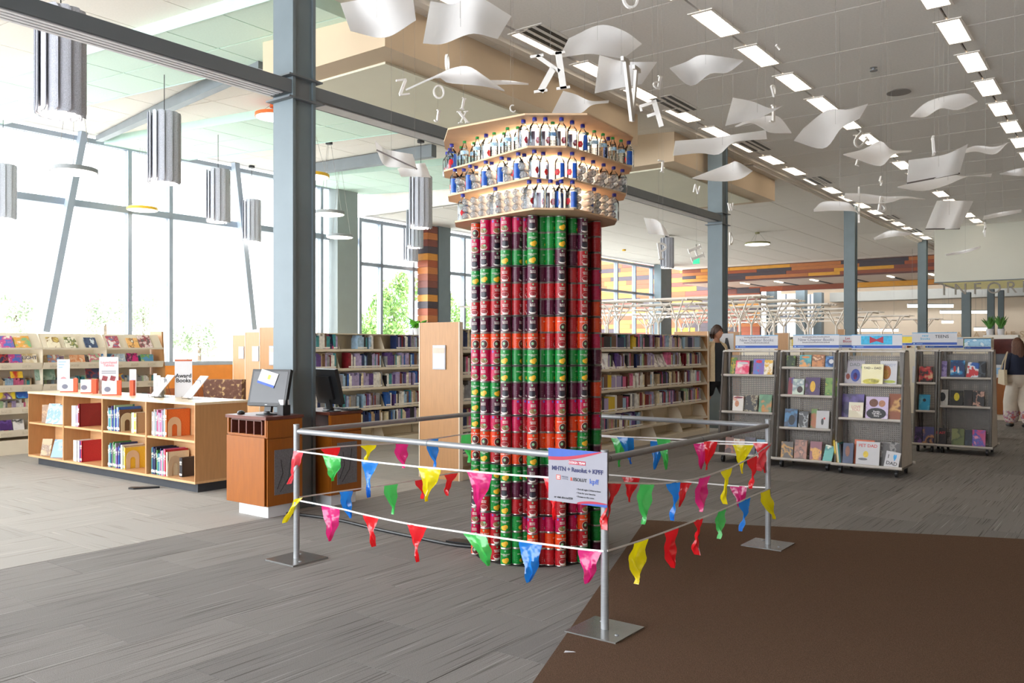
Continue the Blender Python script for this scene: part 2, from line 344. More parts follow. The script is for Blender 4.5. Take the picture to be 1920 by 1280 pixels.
mb = MB(); mb.box(-6.33, -6.17, 5.3, 14.4, 3.744, 3.75); S('cable_track', mb, MATS['track_uplit_grey'], bm_)
# ---- window wall on the left
FRAME = M('window_frame_grey', '#99a3b0', .5, .1, (5, .04)); WB = -17.6
def window(name, lab, u0, u1, sill, head, trans, mull, th=.1):
    o = thing(name, lab, 'window', W(WB, 0), RZ, kind='structure')
    mb = MB(); mb.box(-.08, .08, u0, u1, sill, sill+.09); mb.box(-.08, .08, u0, u1, head-.1, head); mb.build('frame_rail', FRAME, o)
    mb = MB(); mb.box(-.07, .09, u0, u1, trans-th/2, trans+th/2); mb.build('transom', FRAME, o)
    for m in mull: mb = MB(); mb.box(-.08, .09, m-.045, m+.045, sill, head); mb.build('mullion', FRAME, o)
    e = [u0]+list(mull)+[u1]
    for a, c in zip(e, e[1:]):
        for z0, z1 in ((sill+.09, trans-th/2), (trans+th/2, head-.1)):
            mb = MB(); mb.box(-.012, .012, a+.045, c-.045, z0, z1); mb.build('glass_pane', PANE, o)
    return o
m1 = [onb(x, WB) for x in (-260, 240, 317, 600)]
window('window_1', 'tall blown-out window wall of the reading bay on the left', -3.5, 16.2, 1.06, 5.82, 4.43, m1, .14)
m2 = [onb(x, WB) for x in (672, 712, 772, 868, 930, 990, 1050, 1105, 1155, 1189, 1221)]
window('window_2', 'far window wall with lower transom, beyond the book stacks', 16.3, 35.5, .95, 5.1, 3.82, m2)
def upright_pt(x, y, b):
    u = onb(x, b); p = W(b, u); return (0, u, CAMH+(YH-y)/FPX*p.y)
for lab, a, c in (('leaning steel window strut, left one slanting right at the top', (156, 248), (84, 622)), ('leaning steel window strut, right one slanting left at the top', (441, 305), (474, 618))):
    mb = MB(); mb.bar(upright_pt(*a, -17.35), upright_pt(*c, -17.35), .13, .16, up=(1, 0, 0)); S('steel_strut', mb, FRAME, None, W(-17.35, 0), RZ, label=lab, cat='strut')
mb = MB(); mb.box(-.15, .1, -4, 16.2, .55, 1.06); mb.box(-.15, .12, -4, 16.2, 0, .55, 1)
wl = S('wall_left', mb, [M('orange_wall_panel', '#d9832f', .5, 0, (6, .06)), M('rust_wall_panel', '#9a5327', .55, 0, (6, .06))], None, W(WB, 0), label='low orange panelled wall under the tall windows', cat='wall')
mb = MB(); mb.box(-.15, .1, 16.2, 35.5, 0, .95); S('wall_left_far', mb, WHITE, None, W(WB, 0), label='low pale wall under the far windows', cat='wall')
# ---- pier at the end of the bay, plank-clad pier, column beside it
u = onb(633, -17.2); mb = MB(); mb.box(-.35, 0, 0, .72, 0, 5.9); S('pier_left', mb, M('pier_grey', '#8d9492', .6, 0, (2, .04)), None, W(-17.2, u), label='wide grey clad pier at the end of the reading bay', cat='pier')
PAL = ['#cf8a34', '#d99a2c', '#a04e2a', '#7a4034', '#453a40', '#b86f38', '#8f4a30']
PLK = [M('plank_'+n_, c, .5, 0, (5, .10), stretch=(1, 1, 6)) for n_, c in zip(('tan', 'amber', 'rust', 'maroon', 'charcoal', 'ochre', 'russet'), PAL)]
u = onb(802, -17.1); po = thing('plank_pier', 'window pier clad in orange, red and dark horizontal planks', 'pier', W(-17.1, u), RZ, kind='structure')
mb = MB(); mb.box(-.40, -.02, .02, .42, 0, 5.12); mb.build('pier_core', DARKW, po)
seq = [3, 5, 3, 4, 0, 2, 5, 6, 3, 4, 0, 4, 2, 5, 4, 0, 0, 2, 4, 5, 1, 3, 0, 2, 4]
mb = MB(); mb.box(-.42, 0, 0, .44, .004, .202); pm = [mb.mesh('plank', p) for p in PLK]
for k in range(25): put(pm[seq[k]], 'plank', po, (0, 0, 4.91-.206*k+.0))
u = onb(828, -17.1); mb = MB(); mb.box(-.35, 0, -.12, .42, 0, 5.15); S('steel_column', mb, STEEL, None, W(-17.1, u), label='pale steel column right of the plank-clad pier', cat='column')
u = onb(1250, -17.1); mb = MB(); mb.box(-.35, 0, -.55, .5, 0, 5.15); S('steel_column', mb, STEEL, None, W(-17.1, u), label='grey column at the far end of the window wall', cat='column')
# ---- plank canopy across the far end
def planks(o, b0, b1, z0, z1, h, mean, y0=0.0, rows=None, th=.03, seed=1):
    rr = random.Random(seed); z = z1-h
    while z > z0-.01:
        b = b0-rr.uniform(0, mean)
        last = -1
        while b < b1:
            l = rr.uniform(.6, 1.4)*mean; a, c = max(b, b0), min(b+l, b1); b += l
            if c-a < .08: continue
            k = rr.choice([i for i in (0, 1, 2, 3, 4, 5, 6, 2, 3, 4) if i != last]); last = k
            mb = MB(); mb.box(a+.004, c-.004, y0-th-rr.uniform(0, .006), y0, z+.004, z+h-.004); mb.build('plank', PLK[k], o)
        z -= h
po = thing('plank_fascia', 'band of orange, rust and dark planks across the far end of the hall', 'fascia', W(0, 37.0), RZ, kind='structure')
mb = MB(); mb.box(-17.6, -5.3, 0, .1, 4.50, 5.3); mb.build('fascia_board', DARKW, po)
planks(po, -17.6, -5.6, 4.5, 5.15, .145, 2.1, seed=4)
mb = MB(); mb.box(-17.6, -5.3, .1, 4.0, 4.50, 4.56); mb.build('soffit_board', M('canopy_soffit', '#c9b9ac', .7, 0, (2, .05)), po)
mb = MB(); mb.box(-15.3, -5.3, 4.0, 4.1, 4.25, 4.5); mb.build('fascia_board', DARKW, po)
planks(po, -15.3, -5.6, 4.25, 4.5, .24, 2.6, y0=4.0, seed=9)
for k in range(7):
    b = -16.6+1.6*k; mb = MB(); mb.box(b-.06, b+.06, .8, 1.7, 4.47, 4.5); mb.build('downlight_strip', RINGE, po); mb = MB(); mb.box(b-.08, b+.08, 1.7, 3.9, 4.485, 4.5); mb.build('reveal_slot', CHARC, po)
po = thing('wall_planks', 'wall of multicoloured planks at the far left end, running outdoors past the glass', 'wall', W(0, 41.0), RZ, kind='structure')
mb = MB(); mb.box(-25, -15.3, 0, .2, -.2, 7.5); mb.build('wall_core', DARKW, po)
planks(po, -25, -15.3, .9, 6.6, .24, 2.3, seed=12)
mb = MB(); mb.box(-18.6, -17.75, -.06, 0, 1.6, 2.1); mb.box(-23.4, -19.5, -.06, 0, 1.2, 1.55); mb.build('window_band', M('pale_window_band', '#e8ecee', .3, 0, (3, .03)), po)
# ---- far walls
BEIGE = M('far_wall_beige', '#dfcdb6', .85, 0, (1, .03))
mb = MB(); mb.box(-15.3, 7, 44, 44.3, 0, 6); S('wall_back', mb, BEIGE, label='beige wall at the far end of the library', cat='wall')
mb = MB(); mb.box(0.5, 6.5, -6.2, -6, 0, 5.6); S('rear_light_block', mb, BEIGE, label='beige wall behind the camera', cat='wall')  # unseen, added and sized to cut light from the rear right
mb = MB(); mb.box(6.5, 6.8, -6, 45, 0, 5.6); S('wall_right', mb, BEIGE, label='beige wall on the right, outside the picture', cat='wall')
mb = MB(); mb.box(-17.6, 7, 41.2, 45, 5.15, 5.35); mb.box(-5.3, 7, 37, 41.2, 5.2, 5.4); S('ceiling_far', mb, CEILL, label='pale ceiling behind the plank canopy', cat='ceiling')
def onwall(x, y, u): b = onu(x, u); p = W(b, u); return b, CAMH+(YH-y)/FPX*p.y
b0, z0 = onwall(1640, 561, 43.5); b1, z1 = onwall(1775, 545, 43.5)
mb = MB(); mb.box(-12.5, 0, 43.0, 44, 3.75, 4.2); S('trim_1', mb, M('grey_bulkhead', '#a3a29c', .8, 0, (2, .04)), label='grey bulkhead band across the far wall', cat='trim')
wo = thing('window_3', 'bright far window between grey columns under the plank canopy', 'window', W(0, 43.9), RZ, kind='structure')
GL = M('window_glow_white', '#eef3f5', .6, emit=.25, noise=(2, .02))  # emission stands in for daylight behind the far window
for xa, xb in ((1340, 1388), (1452, 1497), (1510, 1530)):
    ba, za = onwall(xa, 552, 43.9); bb, zb = onwall(xb, 636, 43.9)
    mb = MB(); mb.box(ba, bb, -.03, 0, zb, za); mb.build('window_glow', GL, wo)
    mb = MB(); mb.box(ba-.05, ba+.05, -.06, 0, zb, za); mb.box((ba+bb)/2-.04, (ba+bb)/2+.04, -.06, 0, zb, za); mb.box(ba, bb, -.05, 0, (za+zb)/2-.05, (za+zb)/2+.05); mb.build('mullion', FRAME, wo)
for x, w, u, top, lab in ((1400, .5, 41.7, 4.5, 'grey column below the canopy, nearest the second steel column'), (1447, .42, 41.7, 4.5, 'narrow grey column below the plank canopy, second from left'), (1503, .45, 42, 4.5, 'grey column below the plank canopy, third from left'), (1535, .4, 42.6, 4.2, 'short grey column on the far wall below the canopy'),
                          (1812, .30, 36.5, 3.6, 'grey column under the white bulkhead, left of the potted plant'), (1858, .24, 37.5, 3.75, 'grey column directly behind the potted plant'), (1877, .2, 38.5, 3.75, 'thin grey column right of the potted plant')):
    b = onu(x, u); mb = MB(); mb.box(-w/2, w/2, -w/2, w/2, 0, top); S('steel_column', mb, STEEL, None, W(b, u), label=lab, cat='column')
# white bulkhead with the information letters
mb = MB(); mb.box(-5.3, 4, 29.3, 33.2, 3.52, 5.3); bo = S('bulkhead', mb, M('bulkhead_white', '#d9d8cc', .85, 0, (1, .02)), label='big white hanging bulkhead over the information desk', cat='bulkhead')
mb = MB(); mb.box(-5.1, 3.9, 29.6, 33.0, 3.49, 3.52); S('bulkhead_underside', mb, M('glowing_yellow_soffit', '#f0e6a8', .8, emit=.04, noise=(2, .02)), bo)  # slight emission makes the underside look lit; no lamp here
mb = MB(); mb.box(-5.3, 4, 29.25, 29.3, 3.49, 3.53); S('bulkhead_edge', mb, STEEL, bo)
LETM = M('brushed_letter_metal', '#7d766b', .45, .3, (9, .06))
so = thing('letter_sign', 'large metal letters reading INFORMATION under the white bulkhead', 'sign', W(-5.3, 29.2, 3.26), RZ)
mb = MB(); mb.bar((.1, .04, .24), (5.4, .04, .24), .02, .02); mb.build('sign_rail', LETM, so)
for k, ch in enumerate('INFORMATION'): lettering('letter', ch, .50, LETM, so, (.30+.455*k, 0, 0), ext=.02)
b, z = onwall(1825, 628, 43.9)
so = thing('letter_sign', 'beige wall letters reading MAGAZINES beyond the display racks', 'sign', W(b, 43.9, z), RZ); 
for k, ch in enumerate('MAGAZINES'): lettering('letter', ch, .42, M('beige_letter', '#c3a887', .7, 0, (4, .04)), so, (-.95+.36*k, 0, 0), ext=.02)
# ---- outdoors
GRD = M('pale_paving', '#cfcdc6', .9, 0, (.6, .06))
mb = MB(); mb.box(-90, -17.9, -40, 90, -.45, -.15); S('ground', mb, GRD, label='pale paved ground outside the windows', cat='ground')
def leaf_crown(rad, n, seed, flat=.8):
    rr = random.Random(seed); mb = MB(); lobes = [(Vector((rr.uniform(-.62, .62), rr.uniform(-.5, .5), rr.uniform(-.62, .66))), rr.uniform(.26, .52)) for _ in range(13)]
    for k in range(n):
        lc, lr = lobes[k % 13]; a = rr.uniform(0, 2*pi); e = math.acos(rr.uniform(-1, 1)); q = lr*(rr.uniform(.15, 1)**.5)
        c = (lc+Vector((q*sin(e)*cos(a), q*sin(e)*sin(a), q*cos(e))))*rad; s = rr.uniform(.03, .075)*rad
        x = Vector((rr.uniform(-1, 1), rr.uniform(-1, 1), rr.uniform(-1, 1))).normalized(); y = x.orthogonal().normalized()
        mb.add([c-x*s, c+y*s*.55, c+x*s, c-y*s*.55], [(0, 1, 2, 3)], k % 2)
    return mb
LEAF = [M('spring_leaf', '#86a357', .6, 0, (3, .2)), M('leaf_green', '#6a8f4a', .6, 0, (3, .2))]; LEAFP = [M('hazed_leaf', '#bac5ab', .7, 0, (3, .15)), M('hazed_leaf_dull', '#aebb9e', .7, 0, (3, .15))]  # LEAFP greens are paled to put outdoor haze into the leaf colour
BARK = M('bark', '#7d6b5c', .9, 0, (12, .2))
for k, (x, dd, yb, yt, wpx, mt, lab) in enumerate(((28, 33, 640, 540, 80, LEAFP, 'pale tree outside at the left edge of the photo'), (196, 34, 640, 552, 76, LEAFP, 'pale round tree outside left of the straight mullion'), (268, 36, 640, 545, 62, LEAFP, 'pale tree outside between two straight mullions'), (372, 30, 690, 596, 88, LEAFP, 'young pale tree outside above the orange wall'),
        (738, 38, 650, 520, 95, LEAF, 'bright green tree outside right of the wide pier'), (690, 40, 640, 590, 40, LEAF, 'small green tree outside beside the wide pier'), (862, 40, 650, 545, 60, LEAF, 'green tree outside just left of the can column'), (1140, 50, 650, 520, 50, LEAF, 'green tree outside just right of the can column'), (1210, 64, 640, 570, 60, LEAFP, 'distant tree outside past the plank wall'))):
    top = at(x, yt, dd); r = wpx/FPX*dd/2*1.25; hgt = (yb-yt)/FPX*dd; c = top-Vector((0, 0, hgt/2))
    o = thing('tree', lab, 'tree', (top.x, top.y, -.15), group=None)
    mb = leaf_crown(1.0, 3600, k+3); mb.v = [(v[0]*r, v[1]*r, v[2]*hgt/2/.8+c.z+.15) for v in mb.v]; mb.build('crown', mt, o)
    mb = MB(); mb.tube([(0, 0, 0), (.05, 0, c.z*.5), (0, .05, c.z+.3)], [.12, .09, .04], 7); mb.build('trunk', BARK, o)
b0 = onb(418, -34); b1 = onb(560, -34)
o = thing('white_building', 'white panelled building outside, left of the blue grey column', 'building', W(-34, 0), RZ)
mb = MB(); mb.box(-6, -.05, b0, b1+6, -.15, 8.6); mb.build('wall', M('white_render', '#e6e7e8', .8, 0, (2, .02)), o)
for k in range(6): mb = MB(); mb.box(-.05, 0, b0, b1+6, .02+1.4*k, 1.38+1.4*k); mb.build('wall_panel', MATS['white_render'], o)
# ---- white tree-shaped steel canopies over the stacks
CANW = M('canopy_white_steel', '#f6ece0', .6, 0, (9, .03))
ends = [((1439, 566), 20.5), ((1500, 570), 22.3), ((1561, 575), 24.4), ((1610, 582), 27), ((1652, 589), 29.5), ((1710, 598), 33), ((1765, 607), 36.5)]
for k, ((x, y), d) in enumerate(ends):
    e = at(x, y, d); bb, uu = bu(e); zt = 2.72
    Lr = min(15.0, bb+16.8)
    o = thing('shelf_canopy', f'white tree-shaped steel canopy over the stacks, {ordn(k+1)} row from the front', 'canopy', W(bb, uu), RZ, group='white tree-shaped canopies')
    mb = MB()
    for off in (-.42, -.14, .14, .42): mb.bar((-Lr, off, zt), (0, off, zt), .05, .045)
    mb.build('rail', CANW, o)
    n = int(Lr/1.72); mb = MB()
    for j in range(int(Lr/.86)): mb.bar((-.2-.86*j, -.46, zt-.03), (-.2-.86*j, .46, zt-.03), .04, .04)
    mb.build('cross_bar', CANW, o)
    t = MB(); t.tube([(0, 0, 0), (0, 0, 2.2)], .035, 8)
    for sx_ in (-1, 1):
        t.bar((0, 0, 2.16), (sx_*.34, -.3, zt-.02), .03, .03); t.bar((0, 0, 2.16), (sx_*.34, .3, zt-.02), .03, .03)
    me = t.mesh('tree_post', CANW)
    for j in range(n): put(me, 'tree_post', o, (-.7-1.72*j, 0, 0))
# ================================================================== CAN COLUMN
TIN = M('tin_rim', '#a9a6a0', .3, .85, (30, .05))
CR, CH = .0362, .1105
KIND = {'P': ('magenta', 'mixed bean salad', '#b00a42'), 'M': ('maroon', 'black bean', '#4a0d2a'), 'G': ('green', 'sweet corn', '#0a7a2e'), 'R': ('red', 'kidney bean', '#a01019'), 'O': ('orange', 'baked bean', '#cf3a0a')}
def can_mesh():
    mb = MB(); mb.lathe([(.030, .002), (CR, 0), (CR+.0006, .002), (CR-.0008, .005), (CR-.0008, CH-.005), (CR+.0006, CH-.002), (CR, CH-.0002), (CR-.003, CH-.0002), (CR-.004, CH-.004), (.0, CH-.004)], 22); return mb.mesh('can', TIN, True)
CANME = can_mesh()
def cyl(a, z, r): return (r*sin(a), -r*cos(a), z)
def patch(mb, a0, z0, wa, hz, m, ro, n=16, yo=1.0):
    vs = [cyl(a0, z0, ro)]
    for rr in (.5, 1.0): vs += [cyl(a0+wa*rr*cos(2*pi*k/n), z0+hz*rr*sin(2*pi*k/n), ro) for k in range(n)]
    fs = [(0, 1+k, 1+(k+1) % n) for k in range(n)]+[(1+k, 1+n+k, 1+n+(k+1) % n, 1+(k+1) % n) for k in range(n)]
    mb.add(vs, fs, m)
def strip(mb, a0, a1, z0, z1, m, ro, n=6):
    vs = []
    for k in range(n+1): a = a0+(a1-a0)*k/n; vs += [cyl(a, z0, ro), cyl(a, z1, ro)]
    mb.add(vs, [(2*k, 2*k+2, 2*k+3, 2*k+1) for k in range(n)], m)
WORDS = {'P': 'MIXED\nBEANS', 'M': 'BLACK\nBEANS', 'G': 'GOLDEN SWEET\nCORN', 'R': 'KIDNEY\nBEANS', 'O': 'BAKED BEANS'}
def label_mesh(k):
    col = KIND[k][2]; r0 = CR+.0004; mb = MB()
    mats = [M('can_paper_'+KIND[k][0], col, .34, 0, (25, .05), spec=.35), M('can_print_white', '#d2cbc3', .4, 0, (30, .03)), M('can_leaf_mark', '#7fb48c', .4, 0, (30, .05)), M('can_corn', '#e0ab27', .4, 0, (160, .35)), M('can_black_bowl', '#23202c', .35, 0, (120, .4)),
            M('can_salad', '#7d6238', .5, 0, (190, .65)), M('can_beans_red', '#8e1722', .4, 0, (150, .35)), M('can_chili', '#4a1714', .4, 0, (140, .5)), M('can_blue_seal', '#5a4fa8', .4, 0, (30, .05)), M('can_fine_'+KIND[k][0], [min(1, c*.72+.22) for c in [int(col[i:i+2], 16)/255 for i in (1, 3, 5)]], .4, 0, (60, .1))]
    n = 22; vs = []; z0, z1 = .0065, CH-.0065
    for i in range(n): vs += [cyl(2*pi*i/n, z0, r0), cyl(2*pi*i/n, z1, r0)]
    mb.add(vs, [(2*i, (2*i+2) % (2*n), (2*i+3) % (2*n), 2*i+1) for i in range(n)], 0)
    r1, r2, r3 = r0+.0003, r0+.0006, r0+.0009
    patch(mb, 0, .094, .17, .0065, 2, r1, 12)
    if k == 'G': patch(mb, .05, .028, .62, .016, 3, r1); patch(mb, -.25, .030, .40, .013, 3, r2); patch(mb, .28, .036, .42, .014, 3, r2); patch(mb, .62, .017, .25, .008, 0, r3)
    if k == 'P': patch(mb, 0, .028, .80, .019, 1, r1); patch(mb, 0, .031, .74, .017, 5, r2); patch(mb, -.9, .092, .2, .008, 8, r1, 12); patch(mb, .3, .040, .25, .008, 2, r3, 10)
    if k == 'M': patch(mb, 0, .022, .72, .013, 1, r1); strip(mb, -.58, .58, .026, .049, 4, r2); patch(mb, 0, .049, .58, .006, 4, r2); patch(mb, 0, .027, .58, .008, 4, r3)
    if k == 'R': patch(mb, 0, .031, .76, .017, 1, r1); patch(mb, 0, .033, .70, .0135, 6, r2); patch(mb, 0, .014, .6, .006, 1, r2)
    if k == 'O': patch(mb, .1, .033, .78, .030, 1, r1); patch(mb, .1, .033, .70, .027, 7, r2); patch(mb, -.05, .036, .25, .010, 2, r3, 10)
    for s in (-1, 1):                                               # fine print and seals round the sides
        for q in range(7): strip(mb, s*1.45, s*(1.95+.12*((q*3) % 4)), .030+q*.0085, .0325+q*.0085, 9, r1, 4)
        for q in range(3): patch(mb, s*1.1, .024+.013*q, .08, .0035, 9, r1, 8)
    strip(mb, 2.6, 2.9, .03, .075, 1, r1, 2)
    tx = text_mesh(WORDS[k], (.0122 if k != 'G' else .0098), 0, .0002)
    zc = .068 if k != 'O' else .073
    vs = [cyl(v.co.x/r0+(0 if k != 'G' else -.03), zc+v.co.y, r3+.0002) for v in tx.vertices]
    mb.add(vs, [tuple(p.vertices) for p in tx.polygons], 1); bpy.data.meshes.remove(tx)
    return mb.mesh('label', mats)
LABME = {k: label_mesh(k) for k in KIND}
CANMAP = ['OPPPPPMGGGGMRR', 'PPMMMMGGGGMMRR', 'MMMGGGGGGMMRRR', 'GGGRMMMMMMRRRP', 'MMRRRRRRRRRRPP', 'RRRRRRMMMMRRPO', 'MMMMMMMOOOROPO', 'OOOOOOOORRRORP', 'PPPGGGGGGGGGMM', 'PPPGGGGGGGGGMM', 'GGGMMMMMMMMMMO',
          'GMMMPPPPPPPPRR', 'GPPPPRRRROOORP', 'OOORRROOOOOGGG', 'OGROOOGGGGGGGM', 'GGGGGGMMMMMMGG', 'MGGMMMMRRRRRGG', 'MRGGRRRRRRPPGG', 'PPPGGPPPPPPOOG', 'PORGGGOROORRGG', 'OORGGGGRRRRGGM']
TC = Vector((.178, 6.06))
CPX = [(893, .44), (910.5, .44), (929, .395), (948.5, .44), (969, .395), (984, .35), (998.4, .44), (1015, .375), (1031, .395), (1051, .44), (1073, .395), (1092, .44), (1106, .39), (1116.5, .44)]
CROT = [-15, -22, 20, -14, 62, 48, 2, 75, 85, 18, 88, 30, 95, 100]
def ringpos(x, rad):
    d = Vector(((x-960)/FPX, 1)); d.normalize(); tca = TC.dot(d); h2 = TC.length_squared-tca*tca
    return d*(tca-math.sqrt(max(0, rad*rad-h2)))
ROWZ = []; z = 0.004
for r in range(21): ROWZ.append(z); z += CH+(.003 if r % 3 == 2 else 0)
TOPZ = z
cpos = [ringpos(*c) for c in CPX]
for r in range(21):
    for c in range(14):
        k = CANMAP[20-r if False else r][c]; zr = ROWZ[20-r]; p = cpos[c]
        o = thing('food_can', f'{KIND[k][0]} {KIND[k][1]} can, {ordn(r+1)} row from the top, {ordn(c+1)} column from the left', 'can', (p.x, p.y, zr), radians(CROT[c]+R.uniform(-7, 7)), 'cans stacked in the striped can column', me=CANME)
        put(LABME[k], 'label', o)
# board sheets between rows and an added core that blocks light between the cans
BOARD = M('black_board', '#1d1b1c', .7, 0, (20, .1))
for r in range(0, 19, 3):
    mb = MB(); mb.prism([(.455*cos(2*pi*k/28), .455*sin(2*pi*k/28)) for k in range(28)], 0, .0026 if r else .0036)
    z = ROWZ[r]-.0030 if r else 0.0
    tag(mb.build('board_sheet', BOARD, None, (TC.x, TC.y, z)), 'black round board under the lowest row of cans' if r == 0 else f'black board sheet between can rows, under the {ordn(21-r)} row from the top', 'board')
mb = MB()
for i in range(6): mb.lathe([(.30, ROWZ[3*i]+.002), (.30, ROWZ[3*i+2]+CH-.002)], 24)
mb.lathe([(.30, ROWZ[18]+.002), (.30, TOPZ-.006)], 24)
tag(mb.build('light_block_core', M('light_block_brown', '#6b5138', .9, 0, (15, .1)), None, (TC.x, TC.y, 0)), 'dark cardboard core inside the ring of cans', 'core')
A0 = math.atan2(cpos[13].y-TC.y, cpos[13].x-TC.x); A1 = math.atan2(cpos[0].y-TC.y, cpos[0].x-TC.x)+2*pi
nb = int((A1-A0)/radians(9.9)); mb = MB(); bl = [MATS['can_paper_'+KIND[k][0]] for k in 'PMGRO']
for r in range(21):
    for i in range(1, nb):
        a = A0+(A1-A0)*i/nb; rad = .44-(.0 if i % 3 == 0 else .028); kk = R.randrange(5)
        cx, cy = rad*cos(a), rad*sin(a)
        mb.lathe([(CR, .001), (CR-.001, .006)], 12, 5, (cx, cy, ROWZ[r])); mb.lathe([(CR-.0006, .006), (CR-.0006, CH-.006)], 12, kk, (cx, cy, ROWZ[r])); mb.lathe([(CR-.001, CH-.006), (CR, CH-.001)], 12, 5, (cx, cy, ROWZ[r]))
tag(mb.build('can_stack', bl+[TIN], None, (TC.x, TC.y, 0)), 'remaining cans round the right and back of the column', 'cans', kind='stuff')
# ---- capital: three tiers of bottles between flared boards
PLY = M('tan_card_board', '#d8b692', .7, 0, (9, .05)); PLYW = M('glowing_inner_board', '#f3e2cc', .7, 0, (6, .03), emit=.34, ecol='#ffe9cf')  # inner boards emit: the glow inside the tiers is put into them
LED = M('warm_led_strip', '#fff0d8', .5, emit=STRIP_EMIT, noise=(30, .01), ecol='#ffe2b8')
HC = Vector((.18, 6.15))
def refl(p): return (2*HC.x-p[0], 2*HC.y-p[1])
def px2(x, y, z): p = onz(x, y, z); return (p.x, p.y)
ZT = [TOPZ+.012, 2.56, 2.76, 2.965]
FR = [[px2(853, 414, ZT[0]), px2(1001, 389, ZT[0]), px2(1076, 390, ZT[0]), px2(1157, 410, ZT[0])],
      [px2(840, 365, ZT[1]), px2(993, 331, ZT[1]), px2(1037, 337, ZT[1]), px2(1057, 331, ZT[1]), px2(1174, 362, ZT[1])],
      [px2(832, 319, ZT[2]), px2(989, 273, ZT[2]), px2(1062, 273, ZT[2]), px2(1185, 311, ZT[2])],
      [px2(832.5, 263, ZT[3]), px2(840, 240, ZT[3]), px2(984, 212, ZT[3]), px2(1101, 212, ZT[3]), px2(1187, 254.6, ZT[3])]]
cap = thing('bottle_capital', 'flared three-tier tan board capital with warm light strips on top of the can column', 'display', (0, 0, 0))
for t, fr in enumerate(FR):
    back = [refl(p) for p in fr if p[1] < HC.y-.3] if t != 1 else [refl(fr[1]), refl(fr[3])]
    poly = list(fr)+[(fr[-1][0]+.01, fr[-1][1]+.22)]+back+[(fr[0][0]-.01, fr[0][1]+.22)]
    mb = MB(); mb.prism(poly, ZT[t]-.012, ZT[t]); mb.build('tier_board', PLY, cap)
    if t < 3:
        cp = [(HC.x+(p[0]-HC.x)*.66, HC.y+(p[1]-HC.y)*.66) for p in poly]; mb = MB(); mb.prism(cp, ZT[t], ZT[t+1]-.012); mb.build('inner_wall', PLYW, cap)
        sp = [(HC.x+(p[0]-HC.x)*.69, HC.y+(p[1]-HC.y)*.69) for p in FR[t]]
        mb = MB(); zz = ZT[t+1]-.02
        for a, b in zip(sp, sp[1:]): mb.bar((*a, zz), (*b, zz), .016, .008)
        mb.build('led_strip', LED, cap)
# ---- bottles
BOTG = M_glass('bottle_plastic', (.93, .96, .98), .34, .05); CAPB = M('blue_cap', '#2a2f8f', .4, 0, (40, .05)); CAPG = M('green_cap', '#2f9a4c', .4, 0, (40, .05))
LBLUE = M('bottle_label_blue', '#1b56b4', .35, 0, (30, .25)); LMAUVE = M('bottle_label_reverse', '#b98aa0', .5, 0, (18, .06)); FLOW = M('red_flower', '#d8232f', .4, 0, (60, .3)); LPALE = M('bottle_label_pale_blue', '#9cc4e2', .4, 0, (70, .35)); WAT = M_glass('bottle_water', (.94, .97, .985), .10, .02)
def make_bottle(kind):
    o = thing('water_bottle', 'x', 'bottle', me=bpy.data.meshes.new('bottle')); mb = MB()
    if kind == 'sq': mb.lathe([(.027, 0), (.032, .003), (.033, .012), (.033, .118), (.030, .132), (.018, .148), (.0125, .156), (.0125, .172)], 20, 0, sq=.9)
    else:
        pr = [(.024, 0), (.029, .004)]
        for q in range(7): pr += [(.029, .012+.009*q), (.0268, .0165+.009*q)]
        pr += [(.029, .080), (.0285, .105), (.024, .128), (.015, .146), (.0115, .152), (.0115, .168)]; mb.lathe(pr, 16, 0)
    o.data = mb.mesh('bottle_body', BOTG, True)
    mb = MB()
    if kind == 'sq': mb.lathe([(.0295, .004), (.0305, .012), (.0305, .116), (.027, .130), (.0, .1301)], 12, 0, sq=.9)
    else: mb.lathe([(.024, .004), (.0255, .012), (.0255, .105), (.02, .126), (0, .1262)], 12)
    mb.build('water', WAT, o, smooth=True)
    mb = MB(); z = .168 if kind == 'sq' else .164; mb.lathe([(.0150, z), (.0153, z+.002), (.0150, z+.020), (.0135, z+.022)] if kind == 'sq' else [(.0135, z), (.0135, z+.013), (.012, z+.015)], 14); mb.build('cap', CAPB if kind == 'sq' else CAPG, o, smooth=True)
    mb = MB(); q = lambda a, r: r*(1/((abs(cos(a))**4+abs(sin(a))**4)**.25)*.9+.1) if kind == 'sq' else r
    def band(a0, a1, z0, z1, r, m, n=8):
        vs = []
        for k in range(n+1): a = a0+(a1-a0)*k/n; rr = q(a-pi/2, r); vs += [cyl(a, z0, rr), cyl(a, z1, rr)]
        mb.add(vs, [(2*k, 2*k+2, 2*k+3, 2*k+1) for k in range(n)], m)
    if kind == 'sq':
        band(.15, 1.5, .012, .112, .0335, 0); band(.15, 1.5, .012, .112, .0332, 1)
        mb.build('label', [LBLUE, LMAUVE], o); mb = MB()
        for k in range(6):
            a = 2*pi*k/6; ca, cz = -.42+.26*cos(a), .052+.012*sin(a); rr = q(ca-pi/2, .0337); vs = [cyl(ca+.22*cos(2*pi*j/8), cz+.0115*sin(2*pi*j/8), q(ca+.22*cos(2*pi*j/8)-pi/2, .0338)) for j in range(8)]; mb.add(vs, [tuple(range(8))], 0)
        mb.build('flower_print', FLOW, o)
    else: band(-1.7, 1.7, .080, .106, .0293, 0, 12); mb.build('label', LPALE, o)
    return o
BOT = {k: make_bottle(k) for k in ('sq', 'rd')}; firstb = {'sq': True, 'rd': True}
